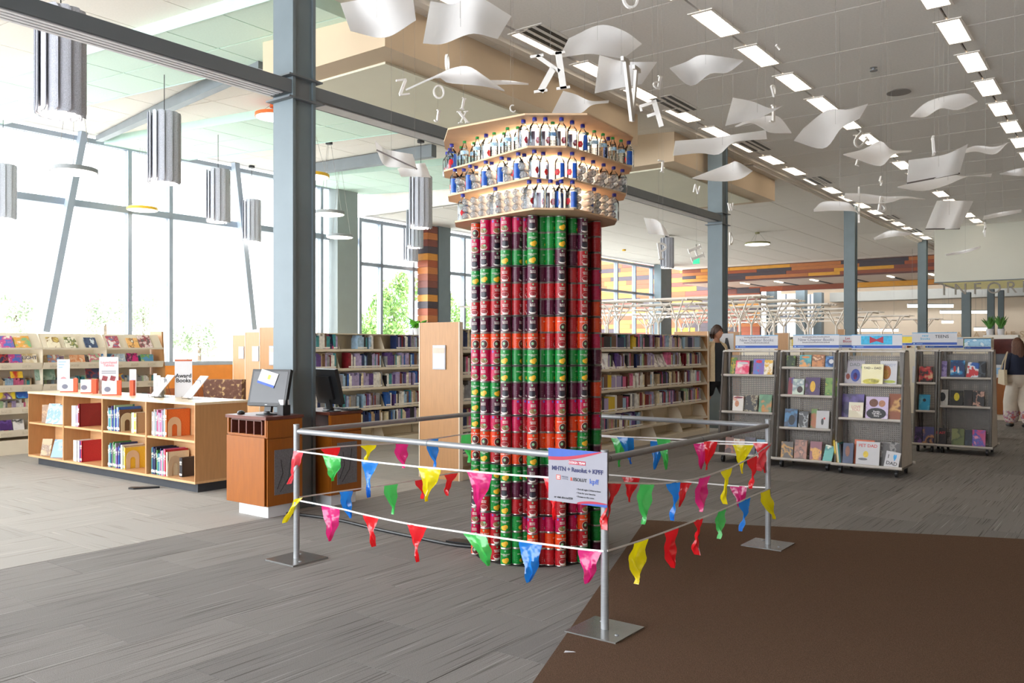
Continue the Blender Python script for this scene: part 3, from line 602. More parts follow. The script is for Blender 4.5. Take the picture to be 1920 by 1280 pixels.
def path_hit(fr, x, inset):
    d = Vector(((x-960)/FPX, 1)); best = None
    for a, b in zip(fr, fr[1:]):
        a = Vector(a); b = Vector(b); e = b-a; den = d.x*e.y-d.y*e.x
        if abs(den) < 1e-9: continue
        t = (a.x*e.y-a.y*e.x)/den; s = (a.x*d.y-a.y*d.x)/den
        if -.04 <= s <= 1.04 and (best is None or t < best[0]):
            nrm = Vector((e.y, -e.x)).normalized()
            if nrm.dot(HC-a) < 0: nrm = -nrm
            best = (t, d*t+ (d.normalized()*(inset/max(.35, abs(nrm.dot(d.normalized()))))), nrm)
    return best[1], best[2]
def bottle(kind, x, tier, inset, rot, label):
    p, n = path_hit(FR[tier], x, inset)
    loc = (p.x, p.y, ZT[tier]+.0006)
    if firstb[kind]: o = BOT[kind]; firstb[kind] = False; o.location = loc; o.rotation_euler = (0, 0, radians(rot)); o['label'] = label
    else: o = dup(BOT[kind], loc, radians(rot), label)
    o['group'] = 'water bottles standing on the lit tiers'; return o
def cx(v): return 820+v/4.8
TN = ['lowest', 'middle', 'top']
rots = {'far': 150, 'blue': -20, 'flower': 55, 'edge': 60, 'plain': 180}
T2 = [(130, 'sq', .045, 20), (245, 'rd', .04, 0), (360, 'rd', .04, 0), (440, 'sq', .07, 60), (512, 'rd', .06, 0), (632, 'rd', .05, 0), (725, 'rd', .09, 0), (775, 'sq', .04, 58), (876, 'sq', .04, 165), (972, 'sq', .04, 170), (1038, 'rd', .10, 0), (1117, 'sq', .04, 175), (1213, 'sq', .04, 165), (1308, 'sq', .04, -5), (1412, 'rd', .045, 0), (1490, 'rd', .045, 0), (1537, 'sq', .10, -100), (1578, 'rd', .05, 0), (1653, 'rd', .045, 0), (1722, 'sq', .05, -40)]
for i, (v, k, ins, rt) in enumerate(T2): bottle(k, cx(v), 2, ins, rt, f'{"square clear bottle with blue cap" if k=="sq" else "ribbed round bottle with green cap"}, {ordn(i+1)} from the left along the top tier')
for i, v in enumerate((215, 330, 600, 1345)): bottle('rd', cx(v), 2, .115, 0, f'green capped bottle in the second row of the top tier, {ordn(i+1)} from the left')
for i, v in enumerate((85, 108)): bottle('sq', cx(v)+1, 2, .11+.05*(1-i), 20, f'blue capped bottle at the left corner of the top tier, {ordn(i+1)} from the left')
T1 = [(158, .045, -65), (240, .09, 170), (296, .045, -70), (350, .10, 170), (437, .045, -70), (490, .10, 165), (580, .045, -70), (646, .10, 60), (729, .045, -70), (783, .10, 165), (873, .045, 58), (953, .065, 60), (1102, .06, -5), (1213, .04, -8), (1310, .07, -110), (1402, .07, -110), (1496, .07, -110), (1586, .07, -110), (1666, .07, -110)]
for i, (v, ins, rt) in enumerate(T1): bottle('sq', cx(v), 1, ins, rt, f'square clear bottle with blue cap, {ordn(i+1)} from the left along the middle tier')
T0 = [(230, .045, 25), (523, .045, 62), (827, .04, 60), (916, .05, 150), (1018, .05, 175), (1085, .12, 20), (1115, .055, -120), (1215, .045, -30), (1411, .06, -100), (1592, .06, -95)]
for i, (v, ins, rt) in enumerate(T0): bottle('sq', cx(v), 0, ins, rt, f'square clear bottle with blue cap, {ordn(i+1)} from the left along the lowest tier')
# bottles laid on their sides, ribbed bases outward
BASEG = M('ribbed_bottle_base', '#eef1f2', .08, 0, (60, .05), spec=.9)
def base_mesh(rad):
    mb = MB(); seg = 20; vs = [(0, -.006, 0)]
    for q, (rr, yy) in enumerate(((.35, -.012), (.7, -.014), (.94, -.004), (1.0, .012), (.97, .09))):
        for k in range(seg):
            a = 2*pi*k/seg; f = 1-.05*(.5+.5*cos(5*a)) if q < 4 else 1
            vs.append((rad*rr*f*cos(a), yy-(.006*cos(5*a) if q in (0, 1) else 0), rad*rr*f*sin(a)))
    fs = [(0, 1+k, 1+(k+1) % seg) for k in range(seg)]+[(1+q*seg+k, 1+(q+1)*seg+k, 1+(q+1)*seg+(k+1) % seg, 1+q*seg+(k+1) % seg) for q in range(4) for k in range(seg)]
    mb.add(vs, fs); return mb.mesh('lying_bottle', M_lying, True)
def M_lyingf():
    m = bpy.data.materials.new('clear_ribbed_base'); m.use_nodes = True; n = m.node_tree; n.nodes.clear(); L = n.links
    o = n.nodes.new('ShaderNodeOutputMaterial'); a = n.nodes.new('ShaderNodeBsdfTransparent'); a.inputs[0].default_value = (.9, .93, .95, 1)
    g = n.nodes.new('ShaderNodeBsdfGlossy'); g.inputs['Roughness'].default_value = .12; d = n.nodes.new('ShaderNodeBsdfTranslucent'); d.inputs[0].default_value = (.96, .97, .98, 1)
    tc_ = n.nodes.new('ShaderNodeTexCoord'); nz = n.nodes.new('ShaderNodeTexNoise'); nz.inputs['Scale'].default_value = 90; L.new(tc_.outputs['Object'], nz.inputs[0])
    b = n.nodes.new('ShaderNodeBump'); b.inputs['Strength'].default_value = .35; b.inputs['Distance'].default_value = .006; L.new(nz.outputs[0], b.inputs['Height']); L.new(b.outputs[0], g.inputs['Normal'])
    df = n.nodes.new('ShaderNodeBsdfDiffuse'); df.inputs[0].default_value = (.95, .96, .97, 1)
    lw = n.nodes.new('ShaderNodeLayerWeight'); lw.inputs[0].default_value = .5; rp_ = n.nodes.new('ShaderNodeValToRGB'); L.new(lw.outputs['Facing'], rp_.inputs[0]); e_ = rp_.color_ramp.elements
    e_[0].position = .25; e_[0].color = (.97, .98, .98, 1); e_[1].position = .8; e_[1].color = (.34, .37, .40, 1); L.new(rp_.outputs[0], df.inputs[0]); L.new(rp_.outputs[0], d.inputs[0])  # ramp darkens the rims, painting refraction into the colour
    m0 = n.nodes.new('ShaderNodeMixShader'); m0.inputs[0].default_value = .45; L.new(d.outputs[0], m0.inputs[1]); L.new(df.outputs[0], m0.inputs[2])
    m1 = n.nodes.new('ShaderNodeMixShader'); m1.inputs[0].default_value = .82; L.new(a.outputs[0], m1.inputs[1]); L.new(m0.outputs[0], m1.inputs[2])
    m2 = n.nodes.new('ShaderNodeMixShader'); m2.inputs[0].default_value = .3; L.new(m1.outputs[0], m2.inputs[1]); L.new(g.outputs[0], m2.inputs[2]); L.new(m2.outputs[0], o.inputs[0]); return m
M_lying = M_lyingf()
LB = {r: base_mesh(r-.0025) for r in (.0275, .031)}
def lying(x, tier, zz, rad, inset, label):
    p, n = path_hit(FR[tier], x, inset); o = thing('lying_bottle', label, 'bottle', (p.x, p.y, ZT[tier]+zz), math.atan2(-n.x, n.y)*.4, 'clear bottles laid with their bases outward', me=LB[rad])
for gi, (xa, xb, nn, nm) in enumerate(((872, 918, 4, 'far left'), (935, 983, 4, 'centre left'), (1084, 1107, 2, 'centre right'), (1121, 1149, 3, 'far right'))):
    for r in range(3):
        for c in range(nn):
            x = xa+(xb-xa)*(c+.0+(.0 if r % 2 == 0 else .5 if False else 0))/(nn-1); lying(x, 0, .029+.050*r, .0275, .03, f'clear bottle base, {nm} cluster of lowest tier, {ordn(r+1)} row up, {ordn(c+1)} from left')
for i, v in enumerate((195, 330, 475, 620, 765)):
    for r in range(2): lying(cx(v+(12 if r == 0 else -8)), 1, .031+.060*r, .031, .035, f'{("lower", "upper")[r]} clear bottle base, {ordn(i+1)} pair on the left of the middle tier')
for i, v in enumerate((1290, 1385, 1480, 1570, 1655)):
    for r in range(2): lying(cx(v+(-8 if r == 0 else 14)), 1, (.029, .084)[r], (.0275, .031)[r], .02, f'{("lower", "upper")[r]} clear bottle base, {ordn(i+1)} pair on the right of the middle tier')
# ================================================================== BARRIER AND BUNTING
PP = [Vector((-1.4876, 5.818)), Vector((.4793, 4.352)), Vector((1.894, 6.234))]; PP.append(PP[0]+PP[2]-PP[1])
RH = .885; ang = math.atan2(PP[0].y-PP[1].y, PP[0].x-PP[1].x)
pn = ['left', 'nearest', 'right', 'hidden rear']
for i, p in enumerate(PP):
    o = thing('barrier_post', f'{pn[i]} silver barrier post on a square steel foot plate' if i < 3 else 'rear barrier post on a square plate, hidden behind the can column', 'barrier post', (p.x, p.y, 0), RZ, 'posts of the silver barrier')
    mb = MB(); mb.box(-.15, .15, -.15, .15, .004 if i in (1, 2) else 0, .011); mb.build('foot_plate', PLATE, o)
    mb = MB(); mb.tube([(0, 0, .011), (0, 0, .925)], .0205, 18); mb.build('tube', ALU, o, smooth=True)
    mb = MB(); mb.lathe([(.0215, .920), (.0215, .931), (.018, .934)], 18); mb.build('cap', ALU, o, smooth=True)
    mb = MB()
    for sx_, sy_ in ((-.07, .09), (.1, -.05)): mb.lathe([(.012, .011), (.009, .015), (0, .016)], 10, c=(sx_, sy_, 0))
    mb.build('bolt', ALU, o)
for i, (a, b, lab) in enumerate(((0, 1, 'front left silver barrier rail, running behind the sign board'), (1, 2, 'front right silver barrier rail, from the nearest post to the right post'), (0, 3, 'rear left barrier rail passing in front of the book stacks'), (3, 2, 'rear right barrier rail ending at the right post'))):
    A, B = PP[a], PP[b]; e = (B-A).normalized(); L = (B-A).length; o = thing('barrier_rail', lab, 'barrier rail', (A.x, A.y, RH), math.atan2(e.y, e.x), 'rails of the silver barrier')
    mb = MB(); mb.tube([(.04, 0, 0), (L-.04, 0, 0)], .0185, 16); mb.build('tube', ALU, o, smooth=True)
    mb = MB(); mb.tube([(.0215, 0, 0), (.05, 0, 0)], .016, 12); mb.build('end_socket', ALU, o, smooth=True); mb = MB(); mb.tube([(L-.05, 0, 0), (L-.0215, 0, 0)], .016, 12); mb.build('end_socket', ALU, o, smooth=True)
    mb = MB(); mb.tube([(L/2-.004, 0, 0), (L/2+.004, 0, 0)], .0192, 16); mb.build('joint_ring', STEEL_D, o, smooth=True)
def M_film(name, col):
    m = bpy.data.materials.new(name); m.use_nodes = True; n = m.node_tree; n.nodes.clear(); L = n.links; c = lin(col)
    o = n.nodes.new('ShaderNodeOutputMaterial'); d = n.nodes.new('ShaderNodeBsdfDiffuse'); t = n.nodes.new('ShaderNodeBsdfTranslucent'); g = n.nodes.new('ShaderNodeBsdfGlossy'); g.inputs['Roughness'].default_value = .25
    tc_ = n.nodes.new('ShaderNodeTexCoord'); nz = n.nodes.new('ShaderNodeTexNoise'); nz.inputs['Scale'].default_value = 14; L.new(tc_.outputs['Object'], nz.inputs[0]); b = n.nodes.new('ShaderNodeBump'); b.inputs['Strength'].default_value = .5; b.inputs['Distance'].default_value = .03; L.new(nz.outputs[0], b.inputs['Height'])
    for s in (d, g): L.new(b.outputs[0], s.inputs['Normal'])
    d.inputs[0].default_value = (*c, 1); t.inputs[0].default_value = (*c, 1); m1 = n.nodes.new('ShaderNodeMixShader'); m1.inputs[0].default_value = .42; L.new(d.outputs[0], m1.inputs[1]); L.new(t.outputs[0], m1.inputs[2])
    tp = n.nodes.new('ShaderNodeBsdfTransparent'); tp.inputs[0].default_value = (*[x**.35 for x in c], 1); m3 = n.nodes.new('ShaderNodeMixShader'); m3.inputs[0].default_value = .12; L.new(m1.outputs[0], m3.inputs[1]); L.new(tp.outputs[0], m3.inputs[2])
    m2 = n.nodes.new('ShaderNodeMixShader'); m2.inputs[0].default_value = .06; L.new(m3.outputs[0], m2.inputs[1]); L.new(g.outputs[0], m2.inputs[2]); L.new(m2.outputs[0], o.inputs[0]); return m
FILM = {k: M_film('pennant_film_'+k, c) for k, c in dict(red='#f0202a', pink='#ec2b86', green='#4fd467', blue='#1a86e8', yellow='#f7e611', rose='#ff5a66').items()}
STR = M('white_plastic_tape', '#eceae8', .5, 0, (20, .03))
def bunting(a, b, off, label, pts, flags):
    A, B = PP[a], PP[b]; W3 = [onplane(x, y, A, B, off) for x, y in pts]; o0 = W3[0]
    o = thing('bunting_string', label, 'bunting', o0, group='strings of pennants tied round the barrier', me=bpy.data.meshes.new('tape'))
    mb = MB(); e = (B-A).normalized(); nrm = Vector((e.y, -e.x, 0))
    sp = catmull([p-o0 for p in W3], 40)
    vs = []
    for i, p in enumerate(sp):
        for dz, dn in ((-.005, -.001), (.005, -.001), (.005, .001), (-.005, .001)): vs.append(p+Vector((0, 0, dz))+nrm*dn)
    mb.add(vs, [(4*i+k, 4*i+(k+1) % 4, 4*i+4+(k+1) % 4, 4*i+4+k) for i in range(len(sp)-1) for k in range(4)]+[(3, 2, 1, 0), tuple(4*(len(sp)-1)+k for k in range(4))]); o.data = mb.mesh('tape', STR)
    for fi, (c, p, q, t) in enumerate(flags):
        P, Q, T = (onplane(x, y, A, B, off)-o0 for x, y in (p, q, t)); mb = MB(); ns, nt_ = 6, 12; vs = []; ph = R.uniform(0, 6); am = R.uniform(.008, .02)
        ctr = (P+Q)/2; bend = Vector((0, 0, 0))
        for j in range(nt_+1):
            tt = j/nt_; w = (1-tt)**1.0+.02*(1-tt)
            mid = ctr.lerp(T, tt)+(Q-P)*(.13*sin(tt*pi*1.0+ph)*sin(tt*pi)*.9)
            for i in range(ns+1):
                s = i/ns-.5; vs.append(mid+(Q-P)*s*w*(1+.10*sin(7*tt+ph))+nrm*(.005*sin(15*tt+7*s+ph)*min(1, 3*tt)+am*sin(5*tt+ph+3*s)*min(1, 2.5*tt)+.014*sin(9*s+ph)*tt**.5))
        fs = [(j*(ns+1)+i, j*(ns+1)+i+1, (j+1)*(ns+1)+i+1, (j+1)*(ns+1)+i) for j in range(nt_) for i in range(ns)]
        mb.add(vs, fs); tag(mb.build('pennant', FILM[c], o, smooth=True), f'{"pale red" if c=="rose" else c} plastic pennant')
F1 = -0.024
bunting(0, 1, -F1, 'upper pennant string on the front left side, starting with a pale red pennant', [(557, 845.5), (611, 852.6), (678, 863), (788, 875), (877, 882.7), (960, 890), (1029, 895), (1131, 905)],
    [('rose', (551, 845.5), (568, 847), (542, 907)), ('green', (606, 854), (637.6, 856), (622, 902)), ('blue', (676.6, 863), (712, 865.7), (693.6, 932)), ('yellow', (785, 875), (824, 880), (799, 940)), ('pink', (877, 883), (920, 888), (897, 965)), ('red', (1019, 894), (1058, 899), (1042, 974))])
bunting(0, 1, -F1, 'lower pennant string on the front left side, lowest string of the barrier', [(560, 938), (636, 952.8), (682, 964), (763, 981), (869.6, 997.8), (976, 1013.7), (1082, 1028), (1131.7, 1033)],
    [('yellow', (551, 936), (568.5, 932), (533, 980)), ('pink', (603, 948), (636, 954.6), (617.5, 1014.5)), ('red', (679, 965), (712, 971), (702.5, 1024)), ('red', (763, 981), (800.5, 986.5), (785, 1052.7)), ('green', (868, 998), (910, 1004), (915, 1061)), ('blue', (972, 1014), (1018, 1021), (990, 1091.7)), ('pink', (1082, 1029), (1131, 1033), (1100, 1093.5))])
bunting(0, 3, F1, 'upper pennant string on the rear left side, crossing the second kiosk', [(560, 846), (602, 840), (678, 834), (742, 830.6), (823.5, 820.7), (863.6, 814.7), (940, 806)],
    [('red', (602, 840), (636, 838.5), (624, 890)), ('yellow', (676, 834), (705, 833), (689, 865)), ('pink', (741, 832), (767, 832), (754.5, 877)), ('blue', (800.5, 822.5), (823.5, 820.7), (813.6, 875)), ('green', (863.6, 814.7), (886, 812), (878.5, 867))])
bunting(0, 3, F1, 'lower pennant string on the rear left side, with a green pennant mid-way', [(562, 932), (636, 921), (745.6, 905.7), (834, 889), (880, 881), (940, 872)],
    [('blue', (636, 921.7), (662, 920), (656, 971)), ('green', (719, 909), (747.4, 907), (735.7, 964)), ('red', (777.5, 901), (794.5, 898), (791.7, 935)), ('red', (834, 889), (857, 887), (838.5, 929))])
bunting(1, 2, -F1, 'upper pennant string on the front right side, sagging from the nearest post', [(1140, 904), (1195, 905.8), (1245, 905.8), (1310, 896), (1352.5, 882), (1372.5, 875), (1412.5, 855), (1446, 831)],
    [('red', (1141, 905), (1164.5, 905), (1134, 993)), ('green', (1199, 906), (1229, 906), (1204, 982.5)), ('blue', (1249, 905), (1275.5, 902), (1263, 976)), ('pink', (1310, 895), (1332.5, 890), (1312, 959)), ('yellow', (1352, 882), (1372, 876), (1361, 945)), ('red', (1400.5, 862), (1420, 854), (1409, 916)), ('rose', (1422.5, 847.5), (1447, 830), (1422, 882.5))])
bunting(1, 2, -F1, 'lower pennant string on the front right side, rising over the brown mat', [(1139, 1032.5), (1187.5, 1017.5), (1217.5, 1007.5), (1272.5, 987.5), (1317.5, 970), (1362.5, 952), (1407.5, 931), (1445, 915)],
    [('yellow', (1188, 1016), (1217.5, 1008), (1189.5, 1094)), ('red', (1246, 997.5), (1272, 989.5), (1260, 1064)), ('red', (1301, 975), (1317.5, 970.5), (1308, 1040)), ('green', (1346, 958), (1362.5, 952), (1346, 1009.5)), ('blue', (1384.5, 940), (1407, 932.5), (1391, 996)), ('yellow', (1424, 922.5), (1444, 915), (1449.5, 972.5))])
bunting(3, 2, -.01, 'nearer of the two upper pennant strings on the rear right side', [(1000, 803), (1132, 818), (1232.5, 826), (1327.5, 831), (1437, 833.5)],
    [('green', (1147, 821), (1177, 824), (1161, 875)), ('blue', (1219, 826), (1244, 827.5), (1227, 880)), ('pink', (1300.5, 831), (1327.5, 829), (1314, 880)), ('yellow', (1374, 832.5), (1412.5, 833), (1392.5, 887.5))])
bunting(3, 2, .03, 'farther of the two upper pennant strings on the rear right side', [(1000, 800), (1132, 816), (1232.5, 821), (1327.5, 826), (1439, 830)],
    [('blue', (1158, 819), (1186, 820), (1182.5, 870)), ('green', (1230, 821), (1259, 823), (1249.5, 880)), ('red', (1320, 826), (1344, 827), (1324, 881)), ('red', (1412, 829), (1438, 830), (1435, 886))])
bunting(3, 2, .01, 'lower pennant string on the rear right side, with two red pennants', [(1000, 878), (1145, 890), (1255, 900), (1370, 910), (1441, 914)],
    [('red', (1167.5, 894), (1198, 895.5), (1180, 941)), ('red', (1273, 905), (1299, 904.5), (1274, 950)), ('pink', (1368, 910), (1402, 910.5), (1385, 950))])
# ---- the sign hung on the front rail
A, B = PP[0], PP[1]; off = .046
tl, tr, br, bl = (onplane(x, y, A, B, off) for x, y in ((1028.3, 839), (1138.4, 849.3), (1138.4, 953), (1028.3, 937)))
e = (tr-tl).to_2d().length; hgt = ((tl.z-bl.z)+(tr.z-br.z))/2; ex = (tr-tl); az = math.atan2(ex.y, ex.x)
sg = thing('sign_board', 'white DESIGN TEAM sign board hung on the front rail beside the nearest post', 'sign', (bl.x, bl.y, tl.z-hgt), az)
mb = MB(); mb.box(0, e, 0, .006, 0, hgt); mb.build('board', M('sign_foam_board', '#94939d', .7, 0, (12, .02)), sg)
BLU = M('print_royal_blue', '#2750a8', .5, 0, (20, .08)); REDP = M('print_crimson', '#a81638', .5, 0, (20, .05)); NAVY = M('print_navy', '#1c2056', .5, 0, (20, .05)); INK = M('print_black', '#1e1d22', .5, 0, (20, .05)); ORP = M('print_orange', '#c24a2e', .5, 0, (20, .05)); WHP = M('print_white', '#dcd8da', .5, 0, (20, .02)); GRYP = M('print_grey', '#6c6f82', .5, 0, (20, .05))
def wave(z0f, z1f, mat, y=-.001, n=20, name='wave_band', x0=0, x1=1):
    mb = MB(); vs = []
    for k in range(n+1):
        s = x0+(x1-x0)*k/n; vs += [(s*e, y, z0f(s)*hgt), (s*e, y, z1f(s)*hgt)]
    mb.add(vs, [(2*k, 2*k+2, 2*k+3, 2*k+1) for k in range(n)]); return mb.build(name, mat, sg)
TB = lambda s: 1-.16*max(0, 1-s/.93)**.75-.018*sin(5.2*s)
wave(lambda s: min(.999, TB(s)), lambda s: 1.0, BLU, -.0008, x1=.93)
wave(lambda s: min(.999, TB(s)-.065*max(0, 1-s/.95)**.45-.012*sin(3.2*s)), lambda s: min(1, TB(s)), REDP, -.0012, x1=.92)
wave(lambda s: 0, lambda s: .05*((s-.55)/.45)**.5 if s > .55 else 0, BLU, -.0008, x0=.55)
wave(lambda s: .05*max(0, (s-.55)/.45)**.5, lambda s: .05*max(0, (s-.5)/.5)**.5+.045*sin(pi*min(1, (s-.5)*1.5+.15)), REDP, -.0012, x0=.5)
def txt(t, size, mat, fx, fz, bold=0.0, sp=1.0, al='CENTER', y=-.0015): return lettering('lettering', t, size*hgt, mat, sg, (fx*e, y, fz*hgt), ext=.0004, bold=bold, spacing=sp, align=al)
mb = MB(); mb.box(.36*e, .645*e, -.001, 0, .725*hgt, .80*hgt); mb.build('title_tab', REDP, sg); txt('DESIGN TEAM', .056, WHP, .502, .760, .0003, y=-.002)
txt('MHTN + Resolut + KPFF', .112, NAVY, .50, .625, .0009, .97)
mb = MB(); mb.box(.14*e, .215*e, -.001, 0, .415*hgt, .505*hgt); mb.build('logo_square', ORP, sg)
mb = MB()
for ix in (0, 1):
    for iz in (0, 1): mb.box((.152+.028*ix)*e, (.176+.028*ix)*e, -.0018, -.001, (.43+.036*iz)*hgt, (.456+.036*iz)*hgt)
mb.build('logo_window', PAPER, sg); txt('MHTN', .05, GRYP, .29, .475); txt('ARCHITECTS', .022, GRYP, .295, .44)
txt('R', .082, ORP, .405, .448, .001); txt('ESOLUT', .082, INK, .436, .448, .0006, al='LEFT'); txt('kpff', .13, BLU, .785, .44, .0003)
for k, t in enumerate(('• Find all eight CANstructions', '• Vote for your favorite', '• Donate to the cause')): txt(t, .043, INK, .49, .275-.068*k, .0001, al='LEFT')
txt('or visit slco.to/250', .055, INK, .265, .085, .0003)
mb = MB(); mb.box(.03, .07, .006, .045, hgt-.16, hgt-.10); mb.box(e-.1, e-.06, .006, .045, hgt-.16, hgt-.10); mb.build('clip', BLACK, sg)
# cable strip on the floor and litter
mb = MB(); pts = [(500, 957), (620, 972), (700, 990), (780, 1007), (850, 1021), (905, 1026)]
G = [onz(x, y, .012) for x, y in pts]; sp = catmull(G, 24); mb.tube(sp, .013, 8); tag(mb.build('power_cord', BLACK, None, (0, 0, 0), smooth=True), 'black power cord running from the kiosk to the can column', 'cord')
p = onz(868, 1020, .0); mb = MB(); mb.prism([(-.12, -.05), (.12, -.05), (.12, .06), (-.10, .05)], 0.001, .026); tag(mb.build('cord_cover', BLACK, None, (p.x, p.y, 0), -.5), 'black cord cover lying at the left foot of the can column', 'cord cover')
p = onz(1068, 1223, .006); mb = MB(); mb.add([(-.028, 0, 0), (.03, -.006, .004), (.02, .012, .002), (-.02, .01, .006)], [(0, 1, 2, 3)]); tag(mb.build('paper_scrap', PAPER, None, p), 'small white paper scrap on the brown mat', 'scrap')
p = onz(272, 916, .0); mb = MB(); mb.prism([(-.16, -.02), (-.1, -.05), (.14, .02), (.13, .05), (0, .03), (-.15, .04)], 0.001, .018); tag(mb.build('floor_flap', BLACK, None, p, .1), 'black rubber flap on the pale carpet before the low bookcase', 'flap')
# ================================================================== CEILING FITTINGS
mb = MB(); mb.box(-.15, .15, -.46, -.42, -.012, .0); mb.box(-.15, .15, .42, .46, -.012, 0); mb.box(-.15, -.12, -.42, .42, -.012, 0); mb.box(.12, .15, -.42, .42, -.012, 0); LFR = mb.mesh('housing', JOINTL)
mb = MB(); mb.box(-.12, .12, -.42, .42, -.005, -.001); LDF = mb.mesh('diffuser', LAMP)
mb = MB()
for k in range(7): mb.box(-.118, .118, -.37+.12*k, -.36+.12*k, -.010, -.005)
LBA = mb.mesh('louvre', JOINTL)
for r, nm, us in ((0, 'row beside the duct soffits', [5.85+1.36*k for k in range(20)]), (1, 'middle row', [5.23+1.36*k for k in range(19)]), (2, 'rightmost visible row', [7.17+1.36*k for k in range(17)])):
    i = 0
    for u in us:
        if not vis(W(ROWS[r], u, ZC), 900, 900): continue
        i += 1
        o = thing('ceiling_light', f'recessed rectangular ceiling light, {ordn(i)} from the front in the {nm}', 'ceiling light', W(ROWS[r], u, ZC), RZ, 'rectangular lights in the hall ceiling')
        put(LFR, 'housing', o); put(LDF, 'diffuser', o); put(LBA, 'louvre', o)
mb = MB(); mb.box(-.20, .20, -.5, .5, -.006, 0); VP_ = mb.mesh('vent_plate', CEILM)
mb = MB(); [mb.box(-.15+.12*k, -.09+.12*k, -.46, .46, -.010, -.006) for k in range(3)]; VS_ = mb.mesh('slot', BLACK)
for i, (x, y) in enumerate(((1034, 73), (1266, 195), (1415, 273), (1537, 338), (1671, 407), (1715, 432))):
    p = onz(x, y, ZC); b, u = bu(p)
    o = thing('air_vent', f'black slotted air vent in the ceiling, {ordn(i+1)} from the front along the soffit row', 'vent', W(b, u, ZC-.001), RZ, 'slotted ceiling vents', me=VP_); put(VS_, 'slot', o)
p = onz(1685, 172, ZC); mb = MB(); mb.lathe([(.17, 0), (.16, .014), (.15, .016)], 24, c=(0, 0, -.016)); tag(mb.build('ceiling_speaker', M('speaker_grille', '#8f8a86', .7, 0, (200, .2)), None, p), 'round flush speaker in the right hall ceiling', 'speaker')
p = onz(1638, 127, ZC); mb = MB(); mb.lathe([(.05, 0), (.05, .01), (.02, .02), (.02, .04), (.05, .045)], 16, c=(0, 0, -.045)); tag(mb.build('sprinkler', ALU, None, p), 'small sprinkler head in the right hall ceiling', 'sprinkler')
# ---- felt cylinder pendants
FELT = M('grey_felt', '#b4b6bf', .95, 0, (120, .22), (160, .3)); CABLE = M('black_cable', '#2b2b2d', .6, 0, (20, .1))
def felt_panel(r, h):
    mb = MB(); n = 6; out = []
    prof = [(0, .10), (.06, .03), (.16, 0)]
    for k in range(n+1):
        s = k/n; a = radians(33)*s; rr = r*(1.0-.20*s**1.3); e = 0
        for xx, zz in prof:
            if s < xx: e = max(e, 0)
        e = .05*max(0, (1-s/.22))**2 if s < .22 else 0
        out.append((rr*cos(a), -rr*sin(a), e*h*.6)); 
    vs = []
    for x, y, e in out:
        q = (1-.012/r)
        vs += [(x, y, e), (x, y, h-e), (x*q, y*q, h-e), (x*q, y*q, e)]
    mb.add(vs, [(4*i+k, 4*i+(k+1) % 4, 4*i+4+(k+1) % 4, 4*i+4+k) for i in range(n) for k in range(4)]+[(3, 2, 1, 0), (4*n, 4*n+1, 4*n+2, 4*n+3)]); return mb.mesh('felt_panel', FELT)
FP = felt_panel(.225, 1.0)
def zceil(p):
    b, u = bu(p)
    if b > -6.3: return ZC
    return zl(b)-.0 if u < 16.5 else 5.15
mb = MB(); mb.lathe([(.185, .03), (.185, .05), (.0, .05)], 24); FD = mb.mesh('diffuser', RINGE)
mb = MB(); mb.lathe([(.17, .05), (.17, .95), (.0, .95)], 16); FC = mb.mesh('core', FELT)
mb = MB(); mb.lathe([(.055, 0), (.055, .03), (.05, .035)], 16, c=(0, 0, -.035)); CAN_ = {c: None for c in ()}
def canopy(o, p, mat, zc):
    mb = MB(); mb.lathe([(.07, 0), (.07, .05), (.06, .055)], 18, c=(0, 0, -.055)); mb.build('ceiling_canopy', mat, o, (0, 0, zc-p.z))
for x, yb, h, lab in ((114, 217, 197, 'largest grey felt cylinder pendant, top left, crossed by the steel beam'), (308, 344, 132, 'second largest grey felt pendant, above the straight window mullion'), (409, 417, 98.5, 'grey felt pendant hanging before the right leaning strut, left of a smaller one'), (472, 453, 78, 'small grey felt pendant just left of the near steel column'), (6, 410, 101, 'grey felt pendant cut off by the left edge of the photo'),
                      (789, 428, 97, 'grey felt pendant directly left of the bottle capital'), (778, 465, 72, 'second grey felt pendant left of the capital, half hidden by a bigger one'), (770, 491, 63, 'smallest grey felt pendant left of the capital, lowest of the three'), (1251, 503, 57, 'grey felt pendant behind the hanging letter P')):
    p = at(x, yb, FPX/h); o = thing('felt_pendant', lab, 'pendant lamp', p, R.uniform(0, .4)+.2, 'grey felt cylinder pendants')
    for k in range(13): put(FP, 'felt_panel', o, rz=2*pi*k/13)
    put(FC, 'core', o); put(FD, 'diffuser', o); zc = zceil(p); mb = MB(); mb.tube([(0, 0, .95), (0, 0, zc-p.z)], .006, 6); mb.build('cable', CABLE, o); canopy(o, p, CABLE, zc)
